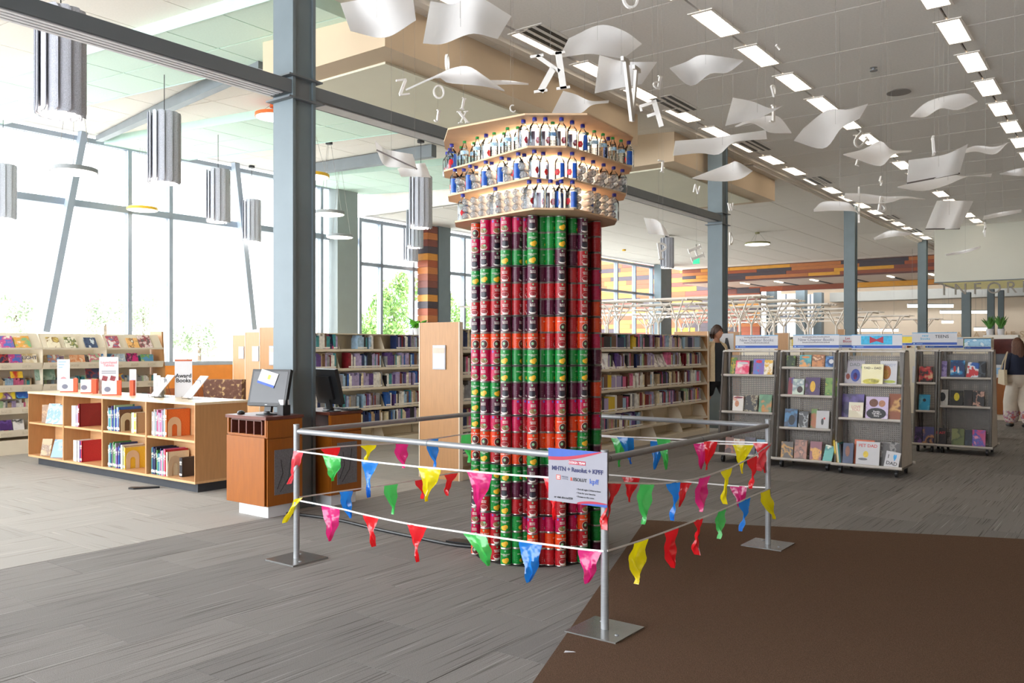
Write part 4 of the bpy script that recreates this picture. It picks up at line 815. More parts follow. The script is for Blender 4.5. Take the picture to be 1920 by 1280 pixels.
# ---- flat disc pendants
GREYR = M('ring_grey', '#8b8f90', .5, .2, (9, .05)); YEL = M('ring_yellow', '#e8b632', .45, 0, (9, .05)); ORR = M('ring_orange', '#e8702e', .45, 0, (9, .05)); OLV = M('ring_olive', '#8d8a5e', .45, 0, (9, .05))
for x, y, w, mt, lab in ((139, 323, 82, GREYR, 'grey-rimmed flat disc lamp before the left leaning strut'), (267, 394, 55, YEL, 'yellow-rimmed disc lamp in front of the window transom'), (514, 220, 70, ORR, 'orange-rimmed disc lamp half behind the near steel column'), (586, 332, 62, YEL, 'yellow-rimmed disc lamp just right of the near steel column'),
                         (617, 402, 58, GREYR, 'grey-rimmed disc lamp right of the near column, above a lower one'), (637, 445, 50, GREYR, 'grey-rimmed disc lamp lowest right of the near column'), (1170, 455, 40, YEL, 'yellow-rimmed disc lamp right of the can column'), (1420, 458, 47, OLV, 'olive-rimmed disc lamp left of the third steel column')):
    dia = .62 if x < 1000 else .8; d = FPX*dia/w; p = at(x, y, d); r = dia/2
    o = thing('disc_pendant', lab, 'pendant lamp', p, 0, 'flat disc pendants')
    mb = MB(); mb.lathe([(r, .0), (r, .055), (r-.02, .062), (.05, .062), (0, .062)], 36); mb.lathe([(r, 0), (r-.015, -.002), (r-.015, .01)], 36); mb.build('rim', mt, o, smooth=True)
    mb = MB(); mb.lathe([(r-.014, .002), (r-.02, -.006), (0, -.008)], 36); mb.build('diffuser', RINGE, o)
    zc = zceil(p); mb = MB()
    for k in range(3): mb.tube([(r*.8*cos(2.1*k), r*.8*sin(2.1*k), .06), (.03*cos(2.1*k), .03*sin(2.1*k), zc-p.z)], .0035, 5)
    mb.build('wire', WIRE, o); canopy(o, p, mt if mt is not GREYR else CABLE, zc)
# ================================================================== HANGING PAGES AND LETTERS
def M_page():
    m = bpy.data.materials.new('white_page_film'); m.use_nodes = True; n = m.node_tree; n.nodes.clear(); L = n.links
    o = n.nodes.new('ShaderNodeOutputMaterial'); d = n.nodes.new('ShaderNodeBsdfDiffuse'); t = n.nodes.new('ShaderNodeBsdfTranslucent'); d.inputs[0].default_value = (.92, .91, .90, 1)
    tc_ = n.nodes.new('ShaderNodeTexCoord'); nz = n.nodes.new('ShaderNodeTexNoise'); nz.inputs['Scale'].default_value = 3; L.new(tc_.outputs['Object'], nz.inputs[0])
    r = n.nodes.new('ShaderNodeValToRGB'); r.color_ramp.elements[0].color = (.90, .89, .88, 1); r.color_ramp.elements[1].color = (.95, .94, .93, 1); L.new(nz.outputs[0], r.inputs[0]); L.new(r.outputs[0], d.inputs[0]); L.new(r.outputs[0], t.inputs[0])
    m1 = n.nodes.new('ShaderNodeMixShader'); m1.inputs[0].default_value = .48; L.new(d.outputs[0], m1.inputs[1]); L.new(t.outputs[0], m1.inputs[2]); L.new(m1.outputs[0], o.inputs[0]); return m
PAGE = M_page()
EDGE = M('page_dark_edge', '#5d5552', .6, 0, (20, .1))  # dark strip along the lower edge of some pages
def page(label, top, bot, d, dd=.25, bar=False):
    n = 16; T = catmull([(*p, 0) for p in top], n); B_ = catmull([(*p, 0) for p in bot], n); m_ = 6; grid = []
    for j in range(m_+1):
        t = j/m_; row = []
        for i in range(n+1):
            q = T[i].lerp(B_[i], t); s = i/n; dep = d+dd*(.5-t)*2*.5+.10*sin(2*pi*s)+.06*sin(pi*t); row.append(at(q.x, q.y, dep))
        grid.append(row)
    c = at(sum(p[0] for p in top)/len(top), sum(p[1] for p in top+bot)/len(top+bot), d)
    vs = [p-c for r in grid for p in r]; N = len(vs); th = Vector((0, .005, 0)); vs += [v+th for v in vs]; w = n+1; fs = []
    for j in range(m_):
        for i in range(n): a = j*w+i; fs += [(a, a+1, a+w+1, a+w), (N+a+w, N+a+w+1, N+a+1, N+a)]
    for i in range(n): fs += [(i+1, i, N+i, N+i+1), (m_*w+i, m_*w+i+1, N+m_*w+i+1, N+m_*w+i)]
    for j in range(m_): fs += [(j*w, (j+1)*w, N+(j+1)*w, N+j*w), ((j+1)*w+n, j*w+n, N+j*w+n, N+(j+1)*w+n)]
    mb = MB(); mb.add(vs, fs); o = tag(mb.build('paper_page', PAGE, None, c, smooth=True), label, 'paper sheet', 'curled pages hanging from the ceiling')
    mid = grid[m_//2][n//2]-c; zc = zceil(c)-c.z; mb = MB(); mb.tube([mid, (mid.x, mid.y, zc)], .0009, 4); mb.build('hanging_wire', WIRE, o)
    if bar: mb = MB(); mb.bar(grid[m_][0]-c, grid[m_][n]-c, .012, .012); mb.build('edge_bar', EDGE, o)
PG = [('big white page at the top edge, left of its bigger neighbour above the soffit corner', [(638, 6), (690, -4), (772, -22)], [(657, 58), (722, 70), (780, 38)], 6.6, .3),
 ('largest wavy white page at the top edge, right above the bottle capital', [(807, 2), (850, 7), (890, -9), (959, 30)], [(793, 81), (830, 82), (885, 63), (933, 73)], 5.7, .3),
 ('arched white page between the letter K and the top edge', [(1066, 72), (1124, 47), (1170, 58), (1204, 82)], [(1048, 109), (1076, 104), (1112, 101), (1168, 110)], 5.9, .3),
 ('white page with drooping front, overlapped by the arched one, above letter V', [(1124, 103), (1170, 115), (1232, 116)], [(1115, 175), (1160, 165), (1203, 158)], 5.6, .3),
 ('white page seen edge-on with a long tail, above the left of the capital', [(760, 167), (815, 142), (850, 127), (880, 125), (912, 145), (946, 169)], [(761, 170), (818, 146), (840, 155), (885, 159), (915, 163), (946, 171)], 5.6, .2),
 ('thin edge-on white page tail right of the long-tailed one', [(915, 150), (955, 151), (991, 156)], [(925, 159), (960, 158), (991, 159)], 6.0, .2),
 ('white page tucked directly behind the roof of the capital', [(1056, 170), (1080, 177), (1108, 189), (1142, 188)], [(1034, 213), (1085, 213), (1110, 197), (1141, 193)], 6.6, .25),
 ('wavy white page alone between the first two lights of the middle row', [(1256, 127), (1286, 116), (1314, 103), (1353, 106), (1394, 113)], [(1257, 130), (1295, 161), (1332, 138), (1364, 136), (1393, 115)], 6.2, .3),
 ('white page with drooping left side, upper of two at the centre of the hall ceiling', [(1374, 183), (1410, 190), (1445, 203), (1470, 197)], [(1360, 236), (1395, 228), (1428, 219), (1455, 206)], 6.6, .3),
 ('white page just under the drooping one, curving down to the right', [(1378, 236), (1408, 222), (1440, 217), (1462, 220), (1484, 248)], [(1380, 238), (1408, 231), (1430, 240), (1445, 249), (1484, 250)], 7.4, .3),
 ('large folded white page crossing the middle light row', [(1507, 240), (1550, 207), (1590, 205), (1628, 194)], [(1488, 264), (1545, 278), (1578, 240), (1612, 222)], 6.9, .4),
 ('pale curled page at the upper right between two light rows', [(1708, 217), (1743, 189), (1807, 175), (1833, 189)], [(1707, 219), (1736, 219), (1764, 203), (1796, 206), (1833, 191)], 7.3, .3),
 ('long double-curl white page across the second steel column top', [(1266, 264), (1339, 258), (1382, 251), (1436, 244)], [(1262, 292), (1311, 287), (1348, 289), (1378, 266), (1438, 261)], 7.0, .3),
 ('white leaf-shaped page below the long double-curl one, before the column', [(1298, 333), (1364, 308), (1382, 303), (1411, 320)], [(1299, 335), (1353, 340), (1389, 335), (1411, 321)], 7.6, .3),
 ('pointed white page under the letter U, right of centre', [(1581, 289), (1620, 279), (1651, 264.5), (1673, 281), (1710, 282)], [(1582, 291), (1605, 298), (1651, 311), (1675, 290), (1708, 285)], 8.0, .3),
 ('upright white page with a dark lower edge, right of centre', [(1704, 300), (1770, 290), (1815, 270)], [(1701, 343.5), (1750, 335), (1799, 325)], 7.4, .3, True),
 ('curling ribbon-like page behind the upright dark-edged one', [(1804, 282), (1830, 273), (1865, 275), (1890, 267)], [(1804, 288), (1830, 284), (1865, 289), (1888, 269)], 8.2, .2),
 ('long flat white page directly below the upright dark-edged one', [(1683, 350), (1720, 340), (1780, 328), (1810, 330), (1860, 325)], [(1684, 352), (1730, 358), (1775, 347), (1815, 331), (1858, 332)], 8.3, .3),
 ('flat page beside the letter B, low in the ceiling flock', [(1585, 362), (1620, 363), (1660, 368), (1700, 368), (1735, 373)], [(1582, 371), (1620, 381), (1665, 380), (1695, 372), (1735, 374)], 9.0, .2),
 ('pale page crossing the top of the third steel column', [(1526, 392), (1545, 378), (1590, 380), (1610, 400)], [(1526, 397), (1560, 395), (1600, 396), (1610, 401)], 9.6, .2),
 ('curled page with a dark lower edge before the white bulkhead', [(1757, 376), (1790, 376), (1825, 377)], [(1735, 429.5), (1770, 429.5), (1799, 428.5)], 9.0, .25, True),
 ('page cut off by the right edge of the photo, upper one', [(1875, 325), (1900, 318), (1930, 312)], [(1875, 327), (1905, 329), (1930, 331)], 8.0, .2),
 ('faint page near the right edge before the white bulkhead', [(1845, 404), (1880, 397), (1916, 392)], [(1843, 412), (1880, 405), (1915, 398)], 10, .2),
 ('white page left of the capital with two drooping corners, upper of two', [(703, 264), (722, 279), (745, 284), (774, 289)], [(706, 281), (721, 310), (750, 314), (782, 317)], 7.6, .25, True),
 ('white page left of the capital just above a felt pendant, lower of two', [(745, 316), (775, 308), (797, 305)], [(752, 331), (780, 331), (808, 333)], 8.4, .2),
 ('small folded page left of the second steel column', [(1207, 408), (1230, 412), (1246, 425)], [(1216, 438), (1240, 440), (1256, 444)], 10, .2),
 ('thin slanting page low in front of the white bulkhead', [(1773, 476), (1810, 468), (1839, 461)], [(1774, 480), (1810, 474), (1838, 465)], 11, .15),
 ('faint page low in front of the ceiling edge, left of the fourth column', [(1638, 446), (1670, 432), (1710, 437)], [(1640, 450), (1672, 444), (1708, 441)], 11, .15)]
for q in PG: page(*q)
LW = M('white_letter_board', '#f1eee9', .7, 0, (12, .03))
def glyph(ch):
    T, t = .17, .09; s = []
    def arc(cx_, cy_, rx, ry, a0, a1, w, n=14): return [((cx_+rx*cos(a0+(a1-a0)*k/n), cy_+ry*sin(a0+(a1-a0)*k/n)), (cx_+rx*cos(a0+(a1-a0)*(k+1)/n), cy_+ry*sin(a0+(a1-a0)*(k+1)/n)), w) for k in range(n)]
    def ser(x, y, w=.36): return [((x-w/2, y), (x+w/2, y), .07)]
    V = lambda x, w=T: [((x, -.5), (x, .5), w)]
    if ch == 'K': s = V(-.28)+[((-.24, -.02), (.30, .48), t), ((-.08, .08), (.34, -.48), T)]+ser(-.28, .47)+ser(-.28, -.47)+ser(.3, .47)+ser(.33, -.47)
    if ch == 'V': s = [((-.32, .5), (0, -.5), T), ((.32, .5), (0, -.5), t)]+ser(-.32, .47)+ser(.32, .47)
    if ch == 'F': s = V(-.2)+[((-.2, .44), (.34, .44), .11), ((-.2, .02), (.18, .02), .11), ((.32, .44), (.32, .26), .08)]
    if ch == 'L': s = V(-.2)+[((-.2, -.44), (.34, -.44), .11)]+ser(-.2, .47)
    if ch == 'Z': s = [((-.34, .45), (.34, .45), .1), ((.3, .42), (-.3, -.42), T), ((-.34, -.45), (.34, -.45), .1)]
    if ch == 'N': s = V(-.32, t)+V(.32, t)+[((-.32, .46), (.32, -.46), T)]
    if ch == 'M': s = V(-.4, t)+V(.4, t)+[((-.4, .46), (0, -.3), T), ((.4, .46), (0, -.3), t)]
    if ch == 'W': s = [((-.45, .5), (-.22, -.5), T), ((-.22, -.5), (0, .4), t), ((0, .4), (.22, -.5), T), ((.22, -.5), (.45, .5), t)]
    if ch == 'X': s = [((-.32, .46), (.32, -.46), T), ((.32, .46), (-.32, -.46), t)]+ser(-.32, .47)+ser(.32, .47)+ser(-.32, -.47)+ser(.32, -.47)
    if ch == 'T': s = V(0)+[((-.36, .44), (.36, .44), .1)]+ser(0, -.47)
    if ch == 'I': s = V(0)+ser(0, .47)+ser(0, -.47)
    if ch == 'J': s = [((.1, .5), (.1, -.3), T)]+arc(-.08, -.3, .18, .18, 0, -pi*.8, .1)+ser(.1, .47)
    if ch == 'H': s = V(-.3)+V(.3)+[((-.3, 0), (.3, 0), t)]+ser(-.3, .47)+ser(.3, .47)+ser(-.3, -.47)+ser(.3, -.47)
    if ch == 'O': s = arc(0, 0, .36, .45, 0, 2*pi, .11, 24)
    if ch == 'C': s = arc(0, 0, .36, .45, .8, 2*pi-.8, .12, 20)
    if ch == 'U': s = [((-.28, .5), (-.28, -.15), T), ((.28, .5), (.28, -.15), t)]+arc(0, -.15, .28, .3, pi, 2*pi, .12)+ser(-.28, .47)+ser(.28, .47)
    if ch == 'D': s = V(-.28)+arc(-.25, 0, .55, .44, -pi/2, pi/2, .12, 16)
    if ch == 'P': s = V(-.2)+arc(-.18, .22, .42, .23, -pi/2, pi/2, .11)+ser(-.2, -.47)
    if ch == 'B': s = V(-.24)+arc(-.2, .24, .38, .21, -pi/2, pi/2, .1)+arc(-.2, -.22, .46, .24, -pi/2, pi/2, .11)
    return s
for ch, x, y, h, rot, yaw, d, where in (('K', 1032, 136, 70, -8, pi, 5.6, 'largest letter, hanging above the capital'), ('V', 1187, 172, 106, 4, 1.12, 5.15, 'long and narrow, right of the arched page'), ('F', 1223, 217, 52, -16, pi-.2, 5.8, 'tilted and seen from behind, right of the V'), ('O', 1183, -4, 38, 0, .2, 5.4, 'cut off by the top edge'), ('P', 1233, 153, 26, 170, .4, 7.0, 'upside down, small, right of letter V'),
    ('Z', 756, 163, 30, 15, .5, 7.0, 'left of the long-tailed page'), ('O', 823, 172, 26, 0, .3, 8.0, 'faint, above the soffit panel'), ('I', 869, 194, 22, -12, .5, 8.2, 'small, above the letter X'), ('J', 821, 217, 24, -10, .9, 7.6, 'left of letter X'), ('X', 869, 219, 22, 8, .4, 7.6, 'just left of the capital roof'), ('C', 962, 203, 14, 20, .3, 8.2, 'small, just above the capital roof'),
    ('O', 841, 118, 32, 0, 1.45, 6.0, 'edge-on ring above the long-tailed page'), ('T', 1452, 214, 34, 180, .7, 7.4, 'upside down before the page in mid-ceiling'), ('D', 1452, 168, 22, 40, .9, 8.5, 'thin, right of the middle row lights'), ('U', 1614, 263, 30, -45, .3, 7.6, 'tilted, beside the middle light row'), ('L', 1609, 305, 12, -20, .4, 10, 'tiny, left of the pointed page'),
    ('N', 1307, 354, 16, -15, .4, 9, 'white, left of the second column'), ('L', 1240, 311, 22, 175, .6, 9.2, 'upside down, between the two soffits'), ('B', 1656, 384, 28, -12, .4, 9, 'under the flat page'), ('X', 1612, 400, 26, 40, 1.2, 9, 'thin, beside the third column top'), ('M', 1653, 339, 14, -40, .9, 10, 'small slanted, above the flat page'), ('W', 1371, 387, 14, 5, .5, 12, 'small, right of the second column'),
    ('P', 1243, 470, 32, 10, .3, 10, 'in front of a grey felt pendant'), ('H', 1306, 474, 28, -68, .3, 11, 'lying on its side, left of the second column'), ('D', 1372, 448, 24, 0, 1.0, 12, 'faint, right of the second column'), ('O', 1612, 360, 22, 60, 1.2, 9.2, 'thin ring above the flat page'), ('I', 1752, 273, 36, -18, 1.3, 7.3, 'thin, above the upright dark-edged page'), ('O', 764, 0, 2, 0, .3, 9, None), ('I', 1460, 88, 12, 60, .6, 8, 'tiny, near the first light of the middle row'), ('X', 1848, 430, 20, 35, 1.2, 10.5, 'thin, before the bulkhead')):
    if where is None: continue
    p = at(x, y, d); hh = h/FPX*d; mb = MB()
    for (a, b, w) in glyph(ch): mb.bar((a[0]*hh, 0, a[1]*hh), (b[0]*hh, 0, b[1]*hh), .03 if hh > .2 else .02, w*hh, up=(0, 1, 0)) if False else mb.slab([(a[0]*hh-w*hh/2*(b[1]-a[1])/max(1e-6, math.hypot(b[0]-a[0], b[1]-a[1])), 0, a[1]*hh+w*hh/2*(b[0]-a[0])/max(1e-6, math.hypot(b[0]-a[0], b[1]-a[1]))), (b[0]*hh-w*hh/2*(b[1]-a[1])/max(1e-6, math.hypot(b[0]-a[0], b[1]-a[1])), 0, b[1]*hh+w*hh/2*(b[0]-a[0])/max(1e-6, math.hypot(b[0]-a[0], b[1]-a[1]))), (b[0]*hh+w*hh/2*(b[1]-a[1])/max(1e-6, math.hypot(b[0]-a[0], b[1]-a[1])), 0, b[1]*hh-w*hh/2*(b[0]-a[0])/max(1e-6, math.hypot(b[0]-a[0], b[1]-a[1]))), (a[0]*hh+w*hh/2*(b[1]-a[1])/max(1e-6, math.hypot(b[0]-a[0], b[1]-a[1])), 0, a[1]*hh-w*hh/2*(b[0]-a[0])/max(1e-6, math.hypot(b[0]-a[0], b[1]-a[1])))], (0, 1, 0), .018)
    o = put(mb.mesh('hanging_letter', LW), 'hanging_letter', None, p, rot=(0, radians(-rot), 0))
    o.rotation_euler = (Matrix.Rotation(yaw, 3, 'Z') @ Matrix.Rotation(radians(-rot), 3, 'Y')).to_euler()
    tag(o, f'white letter {ch} hanging on a wire, {where}', 'letter', 'letters hanging among the pages')
    mb = MB(); zc = zceil(p); Mi = o.rotation_euler.to_matrix().inverted(); mb.tube([(0, 0, 0), Mi @ Vector((0, 0, zc-p.z))], .0009, 4); mb.build('hanging_wire', WIRE, o)
# ================================================================== BOOKS
COVER = M_objcol('book_cover', .4, .35, 25); PAGES = M('book_pages', '#e6dcc6', .8, 0, (90, .1), stretch=(1, 1, 30)); SPL = M('spine_label_white', '#eeeae2', .6, 0, (50, .05))
def unit_book():
    mb = MB(); mb.box(0, .1, .02, 1, 0, 1); mb.box(.9, 1, .02, 1, 0, 1); mb.box(0, 1, 0, .05, 0, 1); mb.box(.1, .9, .05, .97, .02, .975, 1); return mb.mesh('book', [COVER, PAGES])
UB = unit_book(); mb = MB(); mb.box(.04, .96, -.012, 0, .07, .17); UL = mb.mesh('spine_label', SPL)
mb = MB(); mb.box(.15, .85, -.008, 0, .62, .66); mb.box(.15, .85, -.008, 0, .70, .80); UT = mb.mesh('spine_print', M('spine_print_pale', '#d9d2c4', .6, 0, (60, .2)))
CN = {'red': '#b02430', 'dark red': '#7a1522', 'blue': '#2f5fa8', 'navy': '#26335e', 'pale blue': '#9dbad2', 'teal': '#3f8a8e', 'green': '#4c8a4a', 'pale green': '#a8c49a', 'yellow': '#d8b833', 'orange': '#cf6a2c', 'brown': '#6d4c38', 'tan': '#b39a78', 'white': '#e8e4dc', 'grey': '#8d8d90', 'black': '#26252a', 'purple': '#5f4684', 'lavender': '#a99bc0', 'pink': '#d3688f', 'cream': '#e0d3b2'}
def book(t, d, h, col, loc, rz, label, group, extra=True, rot=None):
    o = put(UB, 'book', None, loc, rz, rot); o.scale = (t, d, h); o.color = (*lin(CN[col]), 1); tag(o, label, 'book', group)
    if extra: put(UL, 'spine_label', o); put(UT, 'spine_print', o)
    return o
BM = {k: M('row_book_'+k.replace(' ', '_'), c, .5, 0, (18, .25)) for k, c in CN.items()}; BK = list(CN)
def row_books(name, label, x0, x1, parent_loc, rz, seed, dmin=.12, dmax=.17, hmin=.17, hmax=.23, gaps=True, pal=None):
    """a run of shelved books too small to pick apart: local x along the shelf, spines towards -y"""
    rr = random.Random(seed); mb = MB(); x = x0; ks = pal or BK; run = rr.choice(ks); left = 0
    while x < x1-.02:
        if left <= 0: run = rr.choice(ks); left = rr.choice((1, 1, 1, 2, 2, 4))
        left -= 1; t = rr.uniform(.014, .034); h = rr.uniform(hmin, hmax); d = rr.uniform(dmin, dmax); k = BK.index(run)
        mb.box(x, x+t-.0015, .01, d, 0, h, k); mb.box(x+.001, x+t-.0025, .006, .01, .012, .035, len(BK)); x += t
        if gaps and rr.random() < .02: x += rr.uniform(.02, .10)
    o = mb.build(name, list(BM.values())+[SPL], None, parent_loc, rz); return tag(o, label, 'books', None, 'stuff')
# ================================================================== LOW BOOKCASE
BC0 = (-7.585, 4.836)
def Wb(x, y, z): return W(BC0[0]+x, BC0[1]+y, z)
bc = thing('bookcase', 'low maple bookcase with four bays of picture books under the Award Books sign', 'bookcase', Wb(0, 0, 0), RZ)
L = 3.66
mb = MB(); mb.box(-L+.12, -.06, .07, .56, 0, .098); mb.build('toe_kick', CHARC, bc)
mb = MB(); mb.box(-L-.005, .005, -.005, .62, .887, .911); mb.build('top', M('maple_top_pale', '#dfc9a6', .35, 0, (7, .05), stretch=(.6, 6, 6)), bc)
mb = MB(); mb.box(-L, 0, 0, .614, .096, .12); mb.build('bottom_board', MAPLEH, bc)
mb = MB(); mb.box(-L+.02, -.02, .32, .335, .12, .887); mb.build('back_panel', MAPLEH, bc)
for k in range(5): x = -L+.915*k; mb = MB(); mb.box(max(-L, x-.0125), min(0, x+.0125) if k < 4 else 0, 0, .614, .12, .887); mb.build('side_panel' if k in (0, 4) else 'divider', MAPLE, bc)
for k in range(4): x = -L+.915*k; mb = MB(); mb.box(x+.0125, x+.915-.0125, .006, .32, .508, .53); mb.build('shelf', MAPLEH, bc)
BE = M('bookend_cream', '#cdb999', .5, .0, (9, .04))
def bookend(x, y, z, label):
    # arched upright plate facing right (local +x)
    mb = MB(); pts = [(0, .0)]+[(0, .13)]+[(.075-.075*cos(pi*k/10), .13+.075*sin(pi*k/10)) for k in range(11)]+[(.15, 0), (.105, 0), (.105, .09)]+[(.075+.03*cos(pi*k/6), .10+.03*sin(pi*k/6)) for k in range(7)]+[(.045, .0)]
    mb.slab([(0, p[0], p[1]) for p in pts], (1, 0, 0), .003); mb.box(-.08, 0, .045, .105, 0, .003); tag(mb.build('bookend', BE, None, Wb(x, y, z), RZ), label, 'bookend', 'cream arched bookends in the low bookcase')
BAY = ['far left', 'second', 'third', 'right-hand']
def fill(bay, level, items, y=.035, lab='', x0=.03):
    z = .12 if level == 'lower' else .53; x = -L+.915*bay+.0125+x0; n = len(items)
    for i, (t, h, d, c) in enumerate(items):
        book(t, d, h, c, Wb(x, y+R.uniform(0, .012), z+.0005), RZ, f'{c} picture book, {ordn(i+1)} from left, {level} {BAY[bay]} bay of low bookcase', 'picture books in the low bookcase'); x += t+.001
    return x
rr = random.Random(5)
def mix(n, pal, hm=(.22, .29), tm=(.010, .024), dm=(.20, .26)): return [(rr.uniform(*tm), rr.uniform(*hm), rr.uniform(*dm), rr.choice(pal)) for _ in range(n)]
e = fill(1, 'upper', [(.022, .245, .20, 'white')]*4+[(.022, .245, .20, 'lavender')]*2+[(.03, .27, .26, 'dark red')], x0=.12)
e = fill(1, 'lower', [(.024, .245, .19, 'white')]*6+[(.022, .245, .20, 'lavender'), (.024, .245, .20, 'purple'), (.02, .25, .24, 'red')], x0=.14)
p = ['pale blue', 'white', 'blue', 'teal', 'grey', 'green', 'pale green', 'navy', 'brown', 'purple']
e = fill(2, 'upper', mix(15, p)+[(.012, .27, .26, 'blue'), (.016, .24, .25, 'brown')]); bookend(e+.004, .05, .5301, 'cream arched bookend against the books in the upper third bay')
mix3 = [(.03, .22, .2, 'pale green'), (.02, .22, .19, 'white'), (.03, .21, .19, 'yellow'), (.02, .22, .2, 'tan')]
x = e+.21
for i, (t, h, d, c) in enumerate(mix3): book(t, d, h, c, Wb(x, .06, .5305), RZ, f'{c} book, {ordn(i+1)} of four right of the bookend in the upper third bay', 'picture books in the low bookcase'); x += t+.001
e = fill(2, 'lower', mix(17, p, tm=(.012, .026))+[(.014, .25, .26, 'tan'), (.014, .24, .26, 'cream'), (.02, .235, .25, 'yellow')]); bookend(e+.004, .05, .1201, 'cream arched bookend before the yellow cover in the lower third bay')
p = ['pink', 'pale blue', 'white', 'blue', 'lavender', 'grey', 'teal', 'cream', 'dark red']
e = fill(3, 'upper', mix(13, p)+[(.02, .29, .24, 'pale blue'), (.03, .285, .27, 'orange')]); bookend(e+.004, .05, .5301, 'cream arched bookend against the orange cover in the upper right-hand bay')
e = fill(3, 'lower', mix(14, ['grey', 'white', 'navy', 'pale blue', 'green', 'pink', 'black', 'teal'])+[(.012, .27, .26, 'red'), (.025, .25, .25, 'cream')]); bookend(e+.004, .05, .1201, 'cream arched bookend before the cream cover in the lower right-hand bay')
book(.05, .17, .2, 'black', Wb(e+.13, .1, .1205), RZ, 'black book right of the cream cover in the lower right-hand bay', 'picture books in the low bookcase')
# leaning and face-out books in the left bay
def faceout(name, label, w, h, t, loc, lean, rz, mat, title=None, tsize=.03, tmat=None, tz=.8, group=None, easel=False, extra=None, roll=0):
    mb = MB(); mb.box(-w/2, w/2, 0, .003, 0, h); mb.box(-w/2, w/2, t-.003, t, 0, h, 1); mb.box(-w/2, -w/2+.003, .003, t-.003, 0, h, 1)
    o = mb.build('book', [mat, mat], None, loc); o.rotation_euler = (Matrix.Rotation(rz, 3, 'Z') @ Matrix.Rotation(-lean, 3, 'X') @ Matrix.Rotation(roll, 3, 'Y')).to_euler()
    mb = MB(); mb.box(-w/2+.003, w/2-.003, .003, t-.003, .004, h-.004); mb.build('pages', PAGES, o)
    if title: lettering('cover_title', title, tsize, tmat or WHP, o, (0, -.0008, h*tz), ext=.0004, bold=.0006)
    if extra: extra(o, w, h)
    return tag(o, label, 'book', group)
GB = 'picture books in the low bookcase'
A_BROWN = M_art('art_brown_wood', '#8c6a4a', '#b58f63', '#5d432e', 12); A_SKY = M_art('art_pale_sky', '#9db2c2', '#6f95b2', '#b5bfc6', 10); A_CREAM = M_art('art_cream_brown', '#a98f66', '#73533a', '#b9a888', 14)
faceout('b', 'pale blue book leaning back, first from the left in the upper far left bay', .15, .25, .02, Wb(-L+.50, .05, .532), .30, RZ+.55, A_SKY, group=GB)
faceout('b', 'pale blue book leaning back, second from the left in the upper far left bay', .15, .24, .02, Wb(-L+.68, .05, .532), .30, RZ+.55, A_SKY, group=GB)
faceout('b', 'brown book standing at the left of the upper far left bay', .13, .22, .05, Wb(-L+.32, .08, .532), .05, RZ+.6, A_BROWN, group=GB)
faceout('b', 'brown drawing book leaning in the lower far left bay', .13, .21, .02, Wb(-L+.32, .06, .122), .25, RZ+.55, A_CREAM, group=GB)
faceout('b', 'sky blue book leaning back in the lower far left bay', .16, .23, .02, Wb(-L+.62, .06, .122), .40, RZ+.55, M_art('art_sky2', '#86a5c2', '#a5b9c8', '#5f84aa', 8), group=GB)
mb = MB(); mb.box(-.004, 0, 0, .10, 0, .30); tag(mb.build('shelf_sign', PAPER, None, Wb(-L+1.815, .03, .531), RZ+.5), 'tall white card standing at the right of the upper second bay', 'sign')
mb = MB(); mb.slab([(0, 0, 0), (0, .14, 0), (0, .14, .2)]+[(0, .14-.14*sin(k*pi/16), .2-.2*(1-cos(k*pi/16))) for k in range(1, 8)], (1, 0, 0), .003); tag(mb.build('acrylic_holder', CLEAR, None, Wb(-L+1.42, .05, .531), RZ), 'clear acrylic bookend against the dark red book', 'holder')
# ---- things standing on the bookcase
TOP = .9115
def ontop(x, y): p = onz(x, y, TOP); return p
def card(name, label, x, y, w, h, mats=PAPER, rz=.25, t=.006, cat='sign'):
    p = ontop(x, y); mb = MB(); mb.box(-w/2, w/2, 0, t, 0, h); o = tag(mb.build(name, mats, None, p, rz), label, cat); return o
PK = M('print_pink', '#ef8f95', .6, 0, (20, .05)); LBL = M('print_pale_blue', '#8fb4d8', .6, 0, (20, .05))
o = card('standing_sign', 'tall white card with a pink brain drawing, left end of the bookcase top', 119, 731, .15, .40)
for k in range(3): mb = MB(); mb.box(-.06, .03-.02*k, -.001, 0, .36-.035*k, .372-.035*k); mb.build('print_line', LBL, o)
mb = MB(); [mb.slab([(.06*cos(2*pi*k/12+.5)*(.4+.3*(q+1)/2), -.0012, .12+.075*sin(2*pi*k/12+.5)*(.4+.3*(q+1)/2)) for k in range(12)], (0, -1, 0), .0004+.0004*q) for q in (1,)]; mb.build('brain_print', PK, o)
o = card('standing_sign', 'white card sign with two maroon pictures, standing behind the third white box', 204, 737, .215, .44)
lettering('lettering', 'Launchpad\nTablets', .042, PK, o, (0, -.0015, .355), ext=.0003, bold=.0006)
MAR = M('print_maroon', '#8e3d44', .6, 0, (40, .3))
for s in (-1, 1): mb = MB(); mb.slab([(s*.045-.035, -.0015, .16), (s*.045+.02, -.0015, .145), (s*.045+.035, -.0015, .20), (s*.045-.02, -.0015, .215)], (0, -1, 0), .0005); mb.build('picture', MAR, o)
for k in range(2): mb = MB(); mb.box(-.08, .08, -.001, 0, .262-.022*k, .270-.022*k); mb.build('print_line', GRYP, o)
o = card('standing_sign', 'narrow white card with a blue mark, right of the maroon picture sign', 249, 740, .075, .30)
mb = MB(); mb.lathe([(.02, 0), (.02, .001)], 12, c=(0, 0, 0)); mb.v = [(v[0], -.001-v[2], v[1]+.16) for v in mb.v]; mb.build('print_mark', LBL, o)
